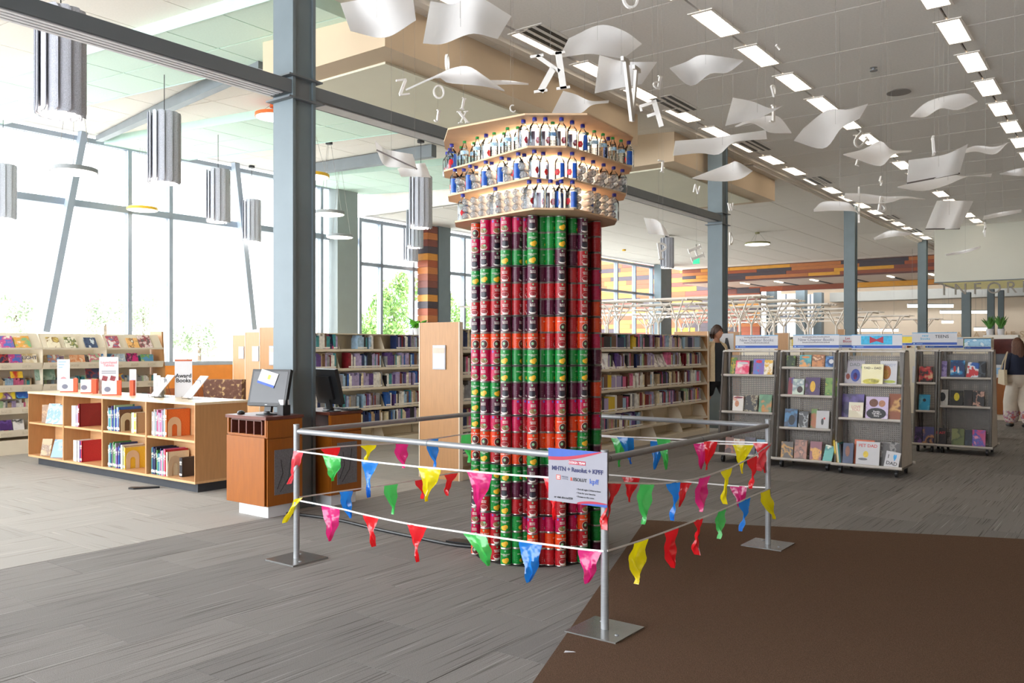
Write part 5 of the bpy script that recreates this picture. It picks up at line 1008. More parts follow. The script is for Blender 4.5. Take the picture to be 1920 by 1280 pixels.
for i, (x, y, w, lab, thin) in enumerate(((125, 735, .15, 'white boxed tablet with orange spine, left of four on the bookcase', 0), (161, 737, .12, 'white boxed tablet with orange spine, second on the bookcase', 0), (177, 738, .04, 'thin orange box right of the second white box', 1), (205, 741, .16, 'white boxed tablet with orange spine before the maroon picture sign', 0), (246.5, 741.5, .04, 'thin orange box before the narrow card', 1))):
    p = ontop(x, y); h = .165; mb = MB()
    if thin: mb.box(-.02, .02, 0, .10, 0, h+.01)
    else: mb.box(-w/2, w/2, 0, .03, 0, h)
    o = tag(mb.build('tablet_box', M('box_orange', '#f0501e', .5, 0, (9, .05)) if thin else PAPER, None, p, .2), lab, 'box', 'orange and white boxes on the bookcase')
    if not thin:
        mb = MB(); mb.box(w/2, w/2+.045, -.002, .032, 0, h+.006); mb.build('spine', MATS['box_orange'] if 'box_orange' in MATS else M('box_orange', '#f0501e', .5, 0, (9, .05)), o)
        mb = MB(); mb.slab([(-.02+.035*cos(2*pi*k/12), -.001, .07+.03*sin(2*pi*k/12)) for k in range(12)], (0, -1, 0), .0006); mb.build('picture', GRYP, o)
        mb = MB(); mb.box(-w/2, w/2, -.001, 0, 0, .012); mb.build('stripe', MATS['box_orange'], o)
p = ontop(293, 744); mb = MB(); mb.box(-.12, .12, 0, .003, 0, .19); mb.box(-.12, .12, .09, .093, 0, .24); mb.box(-.12, -.117, .003, .09, 0, .15); mb.box(.117, .12, .003, .09, 0, .15); mb.box(-.12, .12, 0, .093, 0, .003)
o = tag(mb.build('acrylic_holder', CLEAR, None, p, RZ), 'clear acrylic leaflet holder left of the first tilted tablet', 'holder')
for k in range(3): mb = MB(); mb.box(-.11+.075*k, -.045+.075*k, .03, .034, .004, .26-.02*k); mb.build('leaflet', PAPER, o)
for i, (x, y, lab) in enumerate(((289, 745, 'white tilted tablet on a wire stand, left of the Award Books sign'), (352, 748, 'white tilted tablet on a wire stand, right of the Award Books sign'))):
    p = ontop(x, y); o = thing('tablet_display', lab, 'display', p, -.8, 'white tilted tablets on the bookcase')
    mb = MB(); mb.slab([(-.10, 0, .012), (.10, 0, .012), (.10, .19, .24), (-.10, .19, .24)], (0, -.78, .62), .008); mb.build('screen_board', PAPER, o)
    mb = MB(); mb.tube([(-.08, -.03, .03), (-.08, -.03, .003), (-.08, .16, .003), (-.08, .10, .20)], .0025, 6); mb.tube([(.08, -.03, .03), (.08, -.03, .003), (.08, .16, .003), (.08, .10, .20)], .0025, 6); mb.tube([(-.08, .1, .2), (.08, .1, .2)], .0025, 6); mb.build('wire_stand', CABLE, o)
o = card('standing_sign', 'white sign reading Award Books on the bookcase', 344, 744, .185, .42, rz=.2)
lettering('lettering', 'Award\nBooks', .062, INK, o, (0, -.0015, .21), ext=.0004, bold=.0016); mb = MB(); mb.box(-.0925, .0925, -.0012, 0, .40, .42); mb.build('header_stripe', M('print_rust', '#b5562f', .5, 0, (9, .05)), o)
# ================================================================== KIOSKS
def kiosk(b0, u0, lab, flip):
    w, d = .55, .38; o = thing('kiosk', lab, 'kiosk', W(b0, u0), RZ)       # local x: -w..0 (b), y 0..d (u)
    mb = MB(); mb.box(-w+.09, -.05, .06, d-.02, 0, .108); mb.build('plinth', M('plinth_white', '#dfe2e6', .5, 0, (6, .03)), o)
    mb = MB(); mb.box(-w-.012, .012, -.012, d+.012, .845, .872); mb.build('counter_top', DARKW, o)
    ys = (0, d) if not flip else (d, 0); f = -1 if not flip else 1; yf = 0 if not flip else d
    mb = MB(); mb.box(-w, 0, .012 if not flip else 0, d if not flip else d-.012, .107, .70); mb.box(-w, -w+.02, 0, d, .70, .845); mb.box(-.02, 0, 0, d, .70, .845); mb.box(-w+.02, -.02, .2, .215, .70, .845); mb.box(-w+.02, -.02, 0, d, .70, .715); mb.build('carcass', ORANGEW, o)
    for k in range(5): x = -w+.06+.43*k/4; mb = MB(); mb.box(x-.007, x+.007, yf if not flip else yf-.15, yf+.15 if not flip else yf, .715, .83); mb.build('slot_divider', DARKW, o)
    mb = MB(); mb.box(-w+.02, -.02, .19 if not flip else d-.2, .2 if not flip else d-.19, .715, .83); mb.box(-w+.06, -.06, yf, yf+.004, .83, .845) if not flip else mb.box(-w+.06, -.06, yf-.004, yf, .83, .845); mb.build('slot_back', M('slot_dark_brown', '#4b2a1e', .6, 0, (8, .1)), o)  # dark brown board at the back of the slots
    mb = MB(); mb.box(-w+.008, -.008, yf+(-.012 if not flip else 0), yf+(0 if not flip else .012), .112, .692); mb.build('front_panel', ORANGEW, o)
    mb = MB(); mb.box(0, .014, .006, d-.006, .112, .68); mb.build('side_door', ORANGEW, o)
    mb = MB(); mb.box(0, .012, .006, d-.006, .692, .84); mb.build('side_drawer_front', ORANGEW, o)
    mb = MB(); mb.box(.014, .018, .075, d-.065, .20, .585); mb.build('mesh_insert', M('grey_mesh_insert', '#76757a', .5, .3, (260, .5), (300, .5)), o)
    mb = MB(); mb.tube([(.019, .10, .25), (.02, .16, .38), (.019, .14, .5)], .003, 5); mb.tube([(.019, .13, .22), (.02, .22, .33), (.019, .25, .52)], .003, 5); mb.build('cable', CABLE, o)
    return o
kiosk(-5.96, 4.468, 'nearer orange wood kiosk with a monitor facing left, beside the steel column', False)
kiosk(-5.95, 5.16, 'farther orange wood kiosk behind the steel column, under the black monitor', True)
def monitor(x, y, rz, lab, paper):
    p = onz(x, y, .8725) if not isinstance(x, Vector) else x; o = thing('monitor', lab, 'monitor', p, rz)
    mb = MB(); mb.lathe([(.10, 0), (.10, .008), (.03, .014), (.025, .03)], 24, sy=.8); mb.build('stand_base', BLACK, o, smooth=True)
    mb = MB(); mb.bar((0, .02, .02), (0, .05, .17), .07, .03, up=(0, 1, 0)); mb.build('stand_neck', BLACK, o)
    t = radians(14); c, s = cos(t), sin(t); P = lambda x_, y_, z_: (x_, y_*c+z_*s-.0, -y_*s+z_*c+.075)
    def pl(x0, x1, y0, y1, z0, z1, m, name):
        mb = MB(); mb.box(x0, x1, y0, y1, z0, z1); mb.v = [P(*v) for v in mb.v]; return mb.build(name, m, o)
    pl(-.205, .205, -.012, .025, 0, .33, BLACK, 'casing'); pl(-.185, .185, -.0135, -.012, .028, .31, M('dark_screen', '#3a3b3f', .25, 0, (5, .05)), 'screen'); pl(-.12, .12, .025, .05, .05, .27, BLACK, 'back_cover')
    pl(-.012, .012, -.0135, -.012, .008, .014, ALU, 'badge')
    if paper:
        mb = MB(); mb.box(-.105, .09, -.02, -.017, 0, .13); a = radians(14); mb.v = [P(v[0]*cos(a)+v[2]*sin(a)-.03, v[1], -v[0]*sin(a)+v[2]*cos(a)+.18) for v in mb.v]; q = mb.build('paper_note', PAPER, o)
        mb = MB(); mb.box(-.105, .09, -.021, -.02, 0, .022); mb.v = [P(v[0]*cos(a)+v[2]*sin(a)-.03, v[1], -v[0]*sin(a)+v[2]*cos(a)+.18) for v in mb.v]; mb.build('note_stripe', BLU, o)
        mb = MB(); mb.box(-.01, .02, -.021, -.02, .06, .10); mb.v = [P(v[0]*cos(a)+v[2]*sin(a)-.03, v[1], -v[0]*sin(a)+v[2]*cos(a)+.18) for v in mb.v]; mb.build('note_print', YEL, o)
    return o
monitor(W(-6.18, 4.64, .8725), 0, RZ+.25, 'black monitor on the nearer kiosk with a white note taped over its screen', True)
monitor(W(-6.05, 5.27, .8725), 0, RZ+pi-.15, 'black monitor on the farther kiosk, seen from behind right of the steel column', False)
mb = MB(); mb.lathe([(.0, 0), (.032, .002), (.034, .012), (.026, .024), (.012, .030), (0, .031)], 16, sy=1.6); tag(mb.build('computer_mouse', BLACK, None, W(-6.44, 4.56, .8725), RZ+1.0, smooth=True), 'black computer mouse at the left of the nearer kiosk top', 'mouse')
o = thing('slip_holder', 'small black box of paper slips at the right of the nearer kiosk top', 'box', W(-6.01, 4.70, .8725), RZ); mb = MB(); mb.box(-.05, .03, -.04, .04, 0, .09); mb.build('holder_box', BLACK, o); mb = MB(); mb.box(-.042, .022, -.03, .03, .09, .135); mb.build('paper_slips', PAPER, o)
mb = MB(); mb.box(-.2, .2, -.06, .06, 0, .012); [mb.box(-.19+.031*k, -.165+.031*k, -.05+.026*j, -.03+.026*j, .012, .018) for k in range(12) for j in range(4)]; tag(mb.build('keyboard', BLACK, None, W(-6.1, 5.44, .8725), RZ), 'black keyboard on the farther kiosk', 'keyboard')
# ================================================================== LIBRARY RANGES
def endpanel(b0, b1, u, lab, h=1.745, sign=True, t=.035):
    o = thing('end_panel', lab, 'end panel', W(b0, u), RZ, 'maple end panels of the book ranges'); w = b1-b0
    mb = MB(); mb.box(0, w, 0, t, 0, h); mb.build('panel', MAPLE, o); mb = MB(); mb.box(w, w+.012, -.004, t+.02, 0, h); mb.box(-.012, 0, -.004, t+.02, 0, h); mb.build('edge_band', M('edge_band_pale', '#e9d9c2', .5, 0, (6, .03)), o)
    if sign:
        mb = MB(); mb.box(w/2-.085, w/2+.105, -.014, 0, 1.22, 1.49); s_ = mb.build('sign_frame', ALU, o); mb = MB(); mb.box(w/2-.075, w/2+.095, -.016, -.014, 1.23, 1.48); mb.build('sign_card', PAPER, s_)
        mb = MB(); mb.box(w/2-.075, w/2+.095, -.0175, -.016, 1.40, 1.46); mb.build('sign_stripe', M('print_peach', '#e3b7a4', .5, 0, (9, .1)), s_)
    return o
endpanel(-6.58, -6.0, 7.03, 'nearest tall maple end panel with a framed card, left of the can column')
endpanel(-9.87, -9.27, 7.30, 'maple end panel immediately left of the near steel column')
endpanel(-13.1, -12.5, 9.37, 'maple end panel second left of the near steel column')
endpanel(-16.3, -15.7, 11.34, 'maple end panel third and farthest left of the near steel column')
endpanel(-6.62, -6.0, 13.60, 'maple end panel beside the man, far end of the right book range', sign=False)
LEV = [.289, .563, .867, 1.16, 1.438]
def rng(bf, u0, u1, lab, nb, double=True):
    o = thing('book_range', lab, 'bookshelf', W(bf, u0), RZ+pi/2)           # local x along u, spines to -y, depth +y
    L = u1-u0; bw = L/nb
    mb = MB(); mb.box(0, L, .0, .58, 0, .075); mb.build('base', CREAM, o)
    mb = MB(); mb.box(0, L, .285, .295, .075, 1.66); mb.build('back_panel', CREAM, o)
    mb = MB(); mb.box(0, L, .03, .55, 1.655, 1.67); mb.build('canopy_top', CREAM, o)
    for z in LEV:
        mb = MB(); mb.box(0, L, .0, .285, z-.022, z); mb.box(0, L, -.006, .0, z-.03, z+.006); mb.build('shelf', CREAM, o)
        if double: mb = MB(); mb.box(0, L, .295, .58, z-.022, z); mb.build('shelf', CREAM, o)
    mb = MB(); mb.box(0, L, .01, .285, .075, .09); mb.build('shelf', CREAM, o)
    br = MB(); br.slab([(0, .01, 0), (0, .285, 0), (0, .285, .20), (0, .10, .20)], (1, 0, 0), .004); me = br.mesh('bracket', CREAM)
    for k in range(nb+1):
        for z in LEV+[.09]: put(me, 'bracket', o, (min(L-.005, k*bw), 0, z))
        mb = MB(); mb.box(k*bw-.02 if k else 0, min(L, k*bw+.02), .27, .31, .075, 1.66); mb.build('upright', CREAM, o)
    return o, bw
ra, bwa = rng(-6.0, 7.07, 13.59, 'cream steel book range running behind the can column to the man', 7)
rb, bwb = rng(-9.27, 7.34, 13.6, 'cream steel book range between the kiosks and the nearest maple end panel', 7)
rng(-12.5, 9.42, 15.6, 'cream book range in the third row, mostly hidden', 6); rng(-15.7, 11.4, 15.8, 'cream book range in the fourth row by the windows, mostly hidden', 4)
LN = ['lowest', 'fourth', 'third', 'second', 'top']
cnt = 0
PALE = ['lavender', 'white', 'grey', 'cream', 'tan', 'lavender', 'white', 'pale blue', 'dark red', 'navy', 'yellow', 'brown', 'pale green', 'pink', 'grey', 'purple', 'black']
def shelf_ind(bf, u0, bw, bay, lev, seed, where, n0=0.05, hm=(.17, .23), frac=1.0):
    global cnt
    rr = random.Random(seed); x = u0+bay*bw+n0; i = 0; run = None; left = 0
    while x < u0+(bay+1)*bw*1.0-.03 and x < u0+bay*bw+bw*frac:
        if left <= 0: run = rr.choice(['lavender', 'grey', 'white', 'navy', 'dark red', 'yellow', 'tan', 'pale blue', 'brown', 'black', 'pink', 'teal', 'pale green']); left = rr.choice((1, 1, 2, 4, 6)); hh = rr.uniform(*hm)
        left -= 1; t = rr.uniform(.020, .038); i += 1
        book(t-.0015, rr.uniform(.13, .16), hh+rr.uniform(-.006, .006), run, W(bf-.012, x, LEV[lev]+.0005), RZ+pi/2, f'{run} book, {ordn(i)} from left, {LN[lev]} shelf {where}', 'shelved books in the right range', extra=False); put(UL, 'spine_label', bpy.data.objects[-1] if False else COL.objects[-1]); cnt += 1
        x += t
for lev in (4, 3, 2, 1):
    for bay in range(7):
        if bay == 3 and lev in (4, 2, 1): shelf_ind(-6.0, 7.07, bwa, bay, lev, 100+lev, 'just right of can column', frac=.78 if lev == 3 else 1)
        elif bay == 6 and lev in (4,): shelf_ind(-6.0, 7.07, bwa, bay, lev, 140+lev, 'in bay nearest the man', frac=.72)
        else: row_books('book_row', f'shelved books on the {LN[lev]} shelf of the right range, {ordn(bay+1)} bay from the near end', bay*bwa+.03+(.35 if (lev == 3 and bay in (3, 5)) else 0), (bay+1)*bwa-.04-(.16 if bay == 6 else 0), W(-6.012, 7.07, LEV[lev]), RZ+pi/2, lev*10+bay+3, pal=PALE)
for bay in range(5): row_books('book_row', f'shelved books on the lowest shelf of the right range, {ordn(bay+1)} bay from the near end', bay*bwa+.03, bay*bwa+bwa*(.95 if bay < 4 else .55), W(-6.012, 7.07, LEV[0]), RZ+pi/2, 70+bay, pal=PALE)
for lev in range(5):
    for bay in range(6):
        if lev == 4 and bay in (1,): a, b = .40, .75
        elif lev == 4: a, b = .30, .95
        else: a, b = .05 if bay != 1 or lev != 3 else .2, .95
        row_books('book_row', f'shelved books on the {LN[lev]} shelf of the left range, {ordn(bay+1)} bay from the near end', bay*bwb+a*bwb, bay*bwb+b*bwb, W(-9.282, 7.34, LEV[lev]), RZ+pi/2, 200+lev*10+bay, pal=['navy', 'blue', 'lavender', 'grey', 'dark red', 'purple', 'brown', 'black', 'white', 'tan', 'teal', 'pale blue', 'lavender', 'grey', 'white', 'cream', 'lavender'])
# face-out books on the ranges
A_NIGHT = M_art('art_night', '#1c1f3a', '#5a3a78', '#d04a6a', 16); A_LILAC = M_art('art_lilac', '#b8aab8', '#8a7a92', '#d9cfd2', 14); A_ORG = M_art('art_orange', '#d06a3c', '#8a3a22', '#e9b07a', 12); A_WHITE = M_art('art_white_card', '#ece6e0', '#f4f0ec', '#b9aab0', 10)
def face_b(x0, x1, y0, y1, bf, label, mat, lean=.18, lev=None):
    ua, ub = onb(x0, bf), onb(x1, bf); p = W(bf, (ua+ub)/2); h = (y1-y0)/FPX*p.y; z = CAMH+(YH-y1)/FPX*p.y
    if lev is not None: z = LEV[lev]+.001
    faceout('b', label, ub-ua, h, .02, W(bf-.02, (ua+ub)/2, z), lean, RZ+pi/2, mat, group='face-out books on the ranges')
face_b(608, 628, 624, 653, -9.27, 'night-blue book displayed face-out on the top shelf of the left range', A_NIGHT, lev=4); face_b(616, 632, 660, 691, -9.27, 'lilac portrait book displayed face-out on the second shelf of the left range', A_LILAC, lev=3); face_b(617, 640, 710, 736, -9.27, 'orange book displayed face-out right of the black monitor', A_ORG, lev=2)
for i, (a, b) in enumerate(((1136, 1146), (1148, 1158), (1160, 1173), (1228, 1238), (1240, 1249), (1251, 1260), (1262, 1275))): face_b(a, b, 666, 692, -5.99, f'white tilted display book on the second shelf of the right range, {ordn(i+1)} from the left', A_WHITE, .42, lev=3)
# ================================================================== WALL DISPLAY SHELVES ON THE LEFT
BW, U0 = -12.36, 4.58-1.82*1
ws = thing('display_shelving', 'cream sloped magazine shelving along the left wall', 'bookshelf', W(BW, U0), RZ+pi/2); NB = 5; bw = .91; LL = NB*bw
ZL = [.264, .574, .877, 1.18]
mb = MB(); mb.box(0, LL, 0, .40, 0, .20); mb.box(0, LL, .36, .40, .2, 1.66); mb.build('case_back', CREAM, ws)
for k in range(NB):
    x = k*bw; mb = MB(); mb.slab([(x+.015, -.03, 1.45), (x+bw-.015, -.03, 1.45), (x+bw-.015, .12, 1.665), (x+.015, .12, 1.665)], (0, .82, -.57), .012); mb.box(x+.012, x+bw-.012, -.05, -.03, 1.438, 1.465); mb.build('sloped_display', CREAM, ws)
    for z in ZL:
        mb = MB(); mb.box(x+.008, x+bw-.008, 0, .36, z-.02, z); mb.slab([(x+.008, -.03, z-.015), (x+bw-.008, -.03, z-.015), (x+bw-.008, -.055, z+.075), (x+.008, -.055, z+.075)], (0, 1, .2), .006); mb.build('shelf', CREAM, ws)
        for q in range(3): mb = MB(); mb.box(x+.10+.27*q, x+.22+.27*q, -.050, -.046, z+.012, z+.045); mb.build('label_strip', M('label_strip_tan', '#c9bda6', .6, 0, (60, .2)), ws)
    mb = MB(); mb.slab([(x, -.03, .2), (x, .36, .2), (x, .36, 1.66), (x, .11, 1.66), (x, -.03, 1.45)], (1, 0, 0), .008); mb.build('divider', CREAM, ws)
mb = MB(); mb.slab([(LL+.02, -.08, .0), (LL+.02, .40, 0), (LL+.02, .40, 1.72), (LL+.02, .06, 1.72)], (1, 0, 0), .03); mb.build('end_panel', MAPLE, ws)
GW = 'face-out books on the left wall shelving'
def wallbook(x, ybot, wpx, hpx, mat, label, lean=.5, off=0.0, title=None, tm=None, ts=.05):
    u = onb(x, BW); p = W(BW, u); w = wpx/FPX*p.y/.95; z = CAMH+(YH-ybot)/FPX*p.y; h = hpx/FPX*p.y/cos(lean)
    faceout('b', label, w, h, .015, W(BW-off, u, z), lean, RZ+pi/2, mat, title, ts, tm, .55, GW)
AR = lambda n, a, b, c, s=12: M_art('art_'+n, a, b, c, s)
for x, w, h, mt, lab in ((10, 26, 22, AR('planet', '#e8e2d6', '#c8478a', '#4b6fc0', 7), 'book with a pink and blue round picture on the top sloped shelf, left edge'), (42, 26, 22, AR('ball', '#ece6da', '#e0a040', '#7fb07a', 7), 'book with an orange ball picture on the top sloped shelf'), (100, 21, 20, AR('animal', '#e9dfc4', '#8a6a3a', '#c9b060', 12), 'cream book with a brown animal, top sloped shelf'), (133, 20, 20, AR('elephants', '#e5ddc6', '#5d6a3a', '#b9b06a', 14), 'cream book with olive animals, top sloped shelf'), (170, 21, 19, AR('navyboat', '#3a4d6e', '#2b3a58', '#c9d4dc', 14), 'navy book on the top sloped shelf'),
                       (213, 21, 22, AR('bird', '#e9e4de', '#b03a4a', '#6a7fa0', 9), 'white book with a red header and a bird, top sloped shelf'), (249, 20, 18, AR('tanchip', '#e8b26a', '#6a4a3a', '#efe3cc', 12), 'tan and yellow book on the top sloped shelf'), (273, 22, 23, AR('crowd', '#d9c6c2', '#9a3a44', '#6a5a5a', 18), 'book with a red header and busy picture, right of the top sloped shelf')):
    wallbook(x, 651.5, w, h, mt, lab, .61, -.052)
for x, w, h, mt, lab, tt in ((6, 22, 16, AR('darkband', '#3a2430', '#b03a3a', '#26304e'), 'dark red and navy book on the second wall shelf, far left', None), (30, 24, 16, MATS['art_planet'], 'white book with a pink planet on the second wall shelf', None), (58, 24, 17, AR('eight', '#d9c7a2', '#efe6d2', '#c2a874', 5), 'tan book reading EIGHT on the second wall shelf', 'EIGHT'), (103, 20, 15, AR('bluemix', '#7a9ac0', '#c07a5a', '#d9d2c4'), 'blue and rust book on the second wall shelf', None), (148, 26, 15, AR('peach', '#e6b48c', '#d98a5a', '#f0d8b8'), 'peach coloured book on the second wall shelf', None),
                          (181, 20, 17, AR('greenpink', '#a8b89a', '#d0607a', '#e6ded0'), 'green and pink book on the second wall shelf', None), (206, 22, 17, AR('bluetop', '#4a86c0', '#d0dce6', '#b03a4a'), 'blue topped book on the second wall shelf', None), (228, 20, 17, AR('paleblue', '#c6d8e2', '#a8c0d2', '#e6ecec'), 'pale blue book on the second wall shelf', None), (252, 20, 18, AR('magenta', '#d0287a', '#5a2a4a', '#e88ab0'), 'magenta book on the second wall shelf', None), (279, 22, 16, AR('bluegreen', '#5a9ac6', '#7ab05a', '#d9c6b8'), 'blue and green book at the right of the second wall shelf', None)):
    wallbook(x, 680, w, h, mt, lab, .35, .02, tt, NAVY, .07)
for i, (x, y, w, h, mt, lab) in enumerate(((14, 748, 30, 22, AR('yellowmag', '#e8d23a', '#6a3a8a', '#e6e2da', 5), 'yellow and purple magazine on the fourth wall shelf, far left'), (46, 746, 22, 22, AR('bluemag', '#2a5ab0', '#4a9ad0', '#1a2a5a', 6), 'blue magazine on the fourth wall shelf'), (14, 806, 20, 18, AR('purplemag', '#4a2a6a', '#6a4a9a', '#3a1a4a', 6), 'purple magazine on the lowest wall shelf'), (38, 806, 18, 20, AR('whitemag', '#e6e2de', '#3a3a3a', '#f0eeea', 5), 'white magazine with a black figure on the lowest wall shelf'),
        (34, 708, 20, 12, AR('redyel', '#c83a2a', '#e8c23a', '#a82a22', 5), 'red and yellow book on the third wall shelf'), (88, 712, 34, 22, AR('greenbk', '#7a9a8a', '#9ab0a2', '#5a7a6a', 8), 'grey green magazine on the third wall shelf'), (178, 708, 26, 18, AR('navybk2', '#3a4260', '#8a3a3a', '#26304a', 8), 'navy magazine on the third wall shelf behind the maroon picture sign'), (225, 716, 20, 16, AR('redmix', '#b84a3a', '#d0b03a', '#4a6a9a', 10), 'red and yellow magazine on the third wall shelf, right part'))):
    wallbook(x, y, w, h, mt, lab, .3, .03)
for lev, zz in enumerate(ZL):
    for k in range(1, NB): row_books('book_row', f'thin booklets on the {["lowest", "fourth", "third", "second"][lev]} wall shelf, {ordn(k+1)} unit from the near end', k*bw+.05, (k+1)*bw-.05, W(BW-.14, U0, zz), RZ+pi/2, 300+lev*10+k, .1, .18, .12, .18, pal=['white', 'pale blue', 'grey', 'pale green', 'cream', 'pink', 'tan', 'lavender', 'teal'])
# patterned chair by the orange wall
CHF = M_art('chair_flower_fabric', '#6d4a3c', '#7a5646', '#c9a877', 16, .8)
o = thing('armchair', 'brown flower-patterned upholstered chair behind the Award Books sign', 'chair', at(405, 652, 12.6)*1.0-Vector((0, 0, CAMH)), RZ+.5)
mb = MB(); mb.prism([(-.31, .2), (.31, .2), (.33, .30), (-.33, .30)], .35, .98); mb.build('backrest', CHF, o); mb = MB(); mb.box(-.3, .3, -.3, .2, .30, .45); mb.build('seat', CHF, o)
for s in (-1, 1): mb = MB(); mb.box(s*.33-.03, s*.33+.03, -.3, .25, .2, .62); mb.build('arm', MAPLE, o)
for sx_, sy_ in ((-1, -.27), (1, -.27), (-1, .25), (1, .25)): mb = MB(); mb.box(sx_*.29-.02, sx_*.29+.02, sy_-.02, sy_+.02, 0, .30); mb.build('leg', MAPLE, o)
# ================================================================== DISPLAY RACKS
RKH = 1.42
def rack(b0, b1, u0, levels, lab, d=.56):
    """two-sided rolling display rack; local x along b, y away from us"""
    w = b1-b0; o = thing('display_rack', lab, 'display rack', W(b0, u0), RZ, 'silver rolling book display racks'); C0 = d/2
    fy = lambda z: .02+(C0-.09)*z/RKH
    for x in (0, w-.025):
        mb = MB(); mb.slab([(x, .0, .11), (x, d, .11), (x, C0+.10, RKH), (x, C0-.10, RKH)], (1, 0, 0), .025); p_ = mb.build('side_panel', RACKM, o)
        mb = MB(); mb.tube([(x+.0125, -.005, .10), (x+.0125, C0-.10, RKH-.02), (x+.0125, C0-.07, RKH), (x+.0125, C0+.07, RKH), (x+.0125, C0+.10, RKH-.02), (x+.0125, d+.005, .10)], .014, 8); mb.build('edge_tube', RACKD, o, smooth=True)
    mb = MB(); mb.tube([(0, C0-.07, RKH), (w, C0-.07, RKH)], .014, 10); mb.build('top_tube', RACKM, o, smooth=True); mb = MB(); mb.tube([(0, C0+.07, RKH), (w, C0+.07, RKH)], .014, 10); mb.build('top_tube', RACKM, o, smooth=True)
    mb = MB(); nx, nz = int(w/.024), int((RKH-.2)/.024)
    for k in range(nx+1): x = .03+(w-.06)*k/nx; mb.box(x-.0065, x+.0065, C0-.002, C0+.002, .14, RKH-.05)
    for k in range(nz+1): z = .15+(RKH-.22)*k/nz; mb.box(.03, w-.03, C0-.0015, C0+.0015, z-.0065, z+.0065)
    mb.build('perforated_panel', M('perforated_grey', '#77726e', .5, .3, (14, .08)), o)
    for x in (.05, w-.07): mb = MB(); mb.box(x, x+.025, C0-.03, C0+.03, .1, RKH); mb.build('upright', RACKD, o)
    for side in (0, 1):
        for z in levels:
            if side and z > .2 and levels.index(z) % 2: continue
            f = lambda y: y if not side else d-y
            y0 = fy(z)-.02 if z > .2 else -.06
            ya, yb = sorted((f(y0), f(C0-.01))); mb = MB(); mb.box(.03, w-.03, ya, yb, z-.012, z); mb.build('shelf_tray', RACKD, o)
            mb = MB(); mb.tube([(-.005 if z > .2 else -.02, f(y0), z-.006), (w+.005 if z > .2 else w+.02, f(y0), z-.006)], .017, 8); mb.build('shelf_lip', RACKM, o, smooth=True)
    mb = MB(); mb.box(.0, w, .02, d-.02, .085, .11); mb.build('base_frame', RACKD, o)
    c = MB(); c.tube([(-.014, 0, .04), (.014, 0, .04)], .04, 14); c.bar((0, 0, .05), (0, .0, .09), .05, .03); cm = c.mesh('caster', M('caster_black', '#1d1c1d', .5, 0, (20, .1)))
    for x in (.06, w-.06):
        for y in (.05, d-.05): put(cm, 'caster', o, (x, y, 0))
    return o, fy
def signboard(x0, x1, y0, y1, u, lab, rz=RZ):
    ba, bb = onu(x0, u), onu(x1, u); p = W((ba+bb)/2, u); z1 = CAMH+(YH-y0)/FPX*p.y; z0 = CAMH+(YH-y1)/FPX*p.y; w, h = bb-ba, z1-z0
    o = tag(put(None, 'rack_sign', None, (p.x, p.y, z0), rz), lab, 'sign', 'clip-on signs above the racks'); mb = MB(); mb.box(-w/2, w/2, 0, .006, 0, h); mb.build('board', PAPER, o)
    mb = MB(); mb.box(-w/2, w/2, -.001, 0, .07*h, .25*h); mb.build('blue_stripe', BLU, o); mb = MB(); mb.box(-w/2, w/2, -.001, 0, .95*h, h); mb.build('top_stripe', M('print_sky_blue', '#5aa2d0', .5, 0, (20, .05)), o)
    mb = MB(); mb.box(-w/2+.03*w, -w/2+.07*w, -.002, -.001, .11*h, .21*h); mb.box(-w/2+.1*w, -w/2+.24*w, -.002, -.001, .14*h, .18*h); mb.build('stripe_mark', LBL, o)
    mb = MB(); [mb.bar((s*w*.3, .003, 0), (s*w*.3, .003, -.09), .008, .006) for s in (-1, 1)]; mb.build('clip', ALU, o)
    return o, w, h
RK = [(-4.39, -3.67, 10.25, [.12, .646, 1.115], 'silver display rack beside the man, first from the left'), (-3.62, -2.95, 10.22, [.12, .486, .88, 1.22], 'silver display rack between two others, the one with three upper shelves'), (-2.90, -2.17, 10.15, [.12, .64, 1.035], 'silver display rack of picture books about dads, nearest to the camera'), (-2.31, -1.64, 12.95, [.12, .65, 1.045], 'silver display rack under the TEENS sign'), (-2.62, -2.32, 12.95, [.12, .571, .964], 'narrow silver rack section at the left of the TEENS rack')]
FY = [rack(*q) for q in RK]
rack(-2.62, -1.95, 15.3, [.12, .6, 1.0], 'silver display rack at the far right, half hidden behind the TEENS rack')
def rbook(r, x0, x1, y0, y1, lev, mat, lab, title=None, ts=.03, tm=None, tz=.8, lean=.20, dy=0.0, roll=0, extra=None):
    b0, b1, u0, lv, _ = RK[r]; z = lv[lev]; u = u0+(FY[r][1](z) if z > .2 else -.03)+.015+dy
    ba, bb = onu(x0, u), onu(x1, u); p = W((ba+bb)/2, u, z+.001); h = (y1-y0)/FPX*p.y/cos(lean)
    faceout('b', lab, bb-ba, h, .022, p, lean, RZ, mat, title, ts, tm, tz, 'face-out books on the silver racks', roll=roll, extra=extra)
X3 = lambda v: 1340+v/4.413; Y3 = lambda v: 610+v/4.413; X4 = lambda v: 1560+v/4.267; Y4 = lambda v: 600+v/4.267
def rb3(r, a, b, c, d, lev, mat, lab, **k): rbook(r, X3(a), X3(b), Y3(c), Y3(d), lev, mat, lab, **k)
def rb4(r, a, b, c, d, lev, mat, lab, **k): rbook(r, X4(a), X4(b), Y4(c), Y4(d), lev, mat, lab, **k)
def blob(col, x, z, rx, rz_, y=-.0002, n=18):
    def f(o, w, h): mb = MB(); mb.slab([(w*(x+rx*cos(2*pi*k/n)), y, h*(z+rz_*sin(2*pi*k/n))) for k in range(n)], (0, -1, 0), .0004); mb.build('cover_picture', col, o)
    return f
def many(*fs):
    def f(o, w, h):
        for g in fs: g(o, w, h)
    return f
m_ = lambda n, c: M('ink_'+n, c, .45, 0, (40, .2))
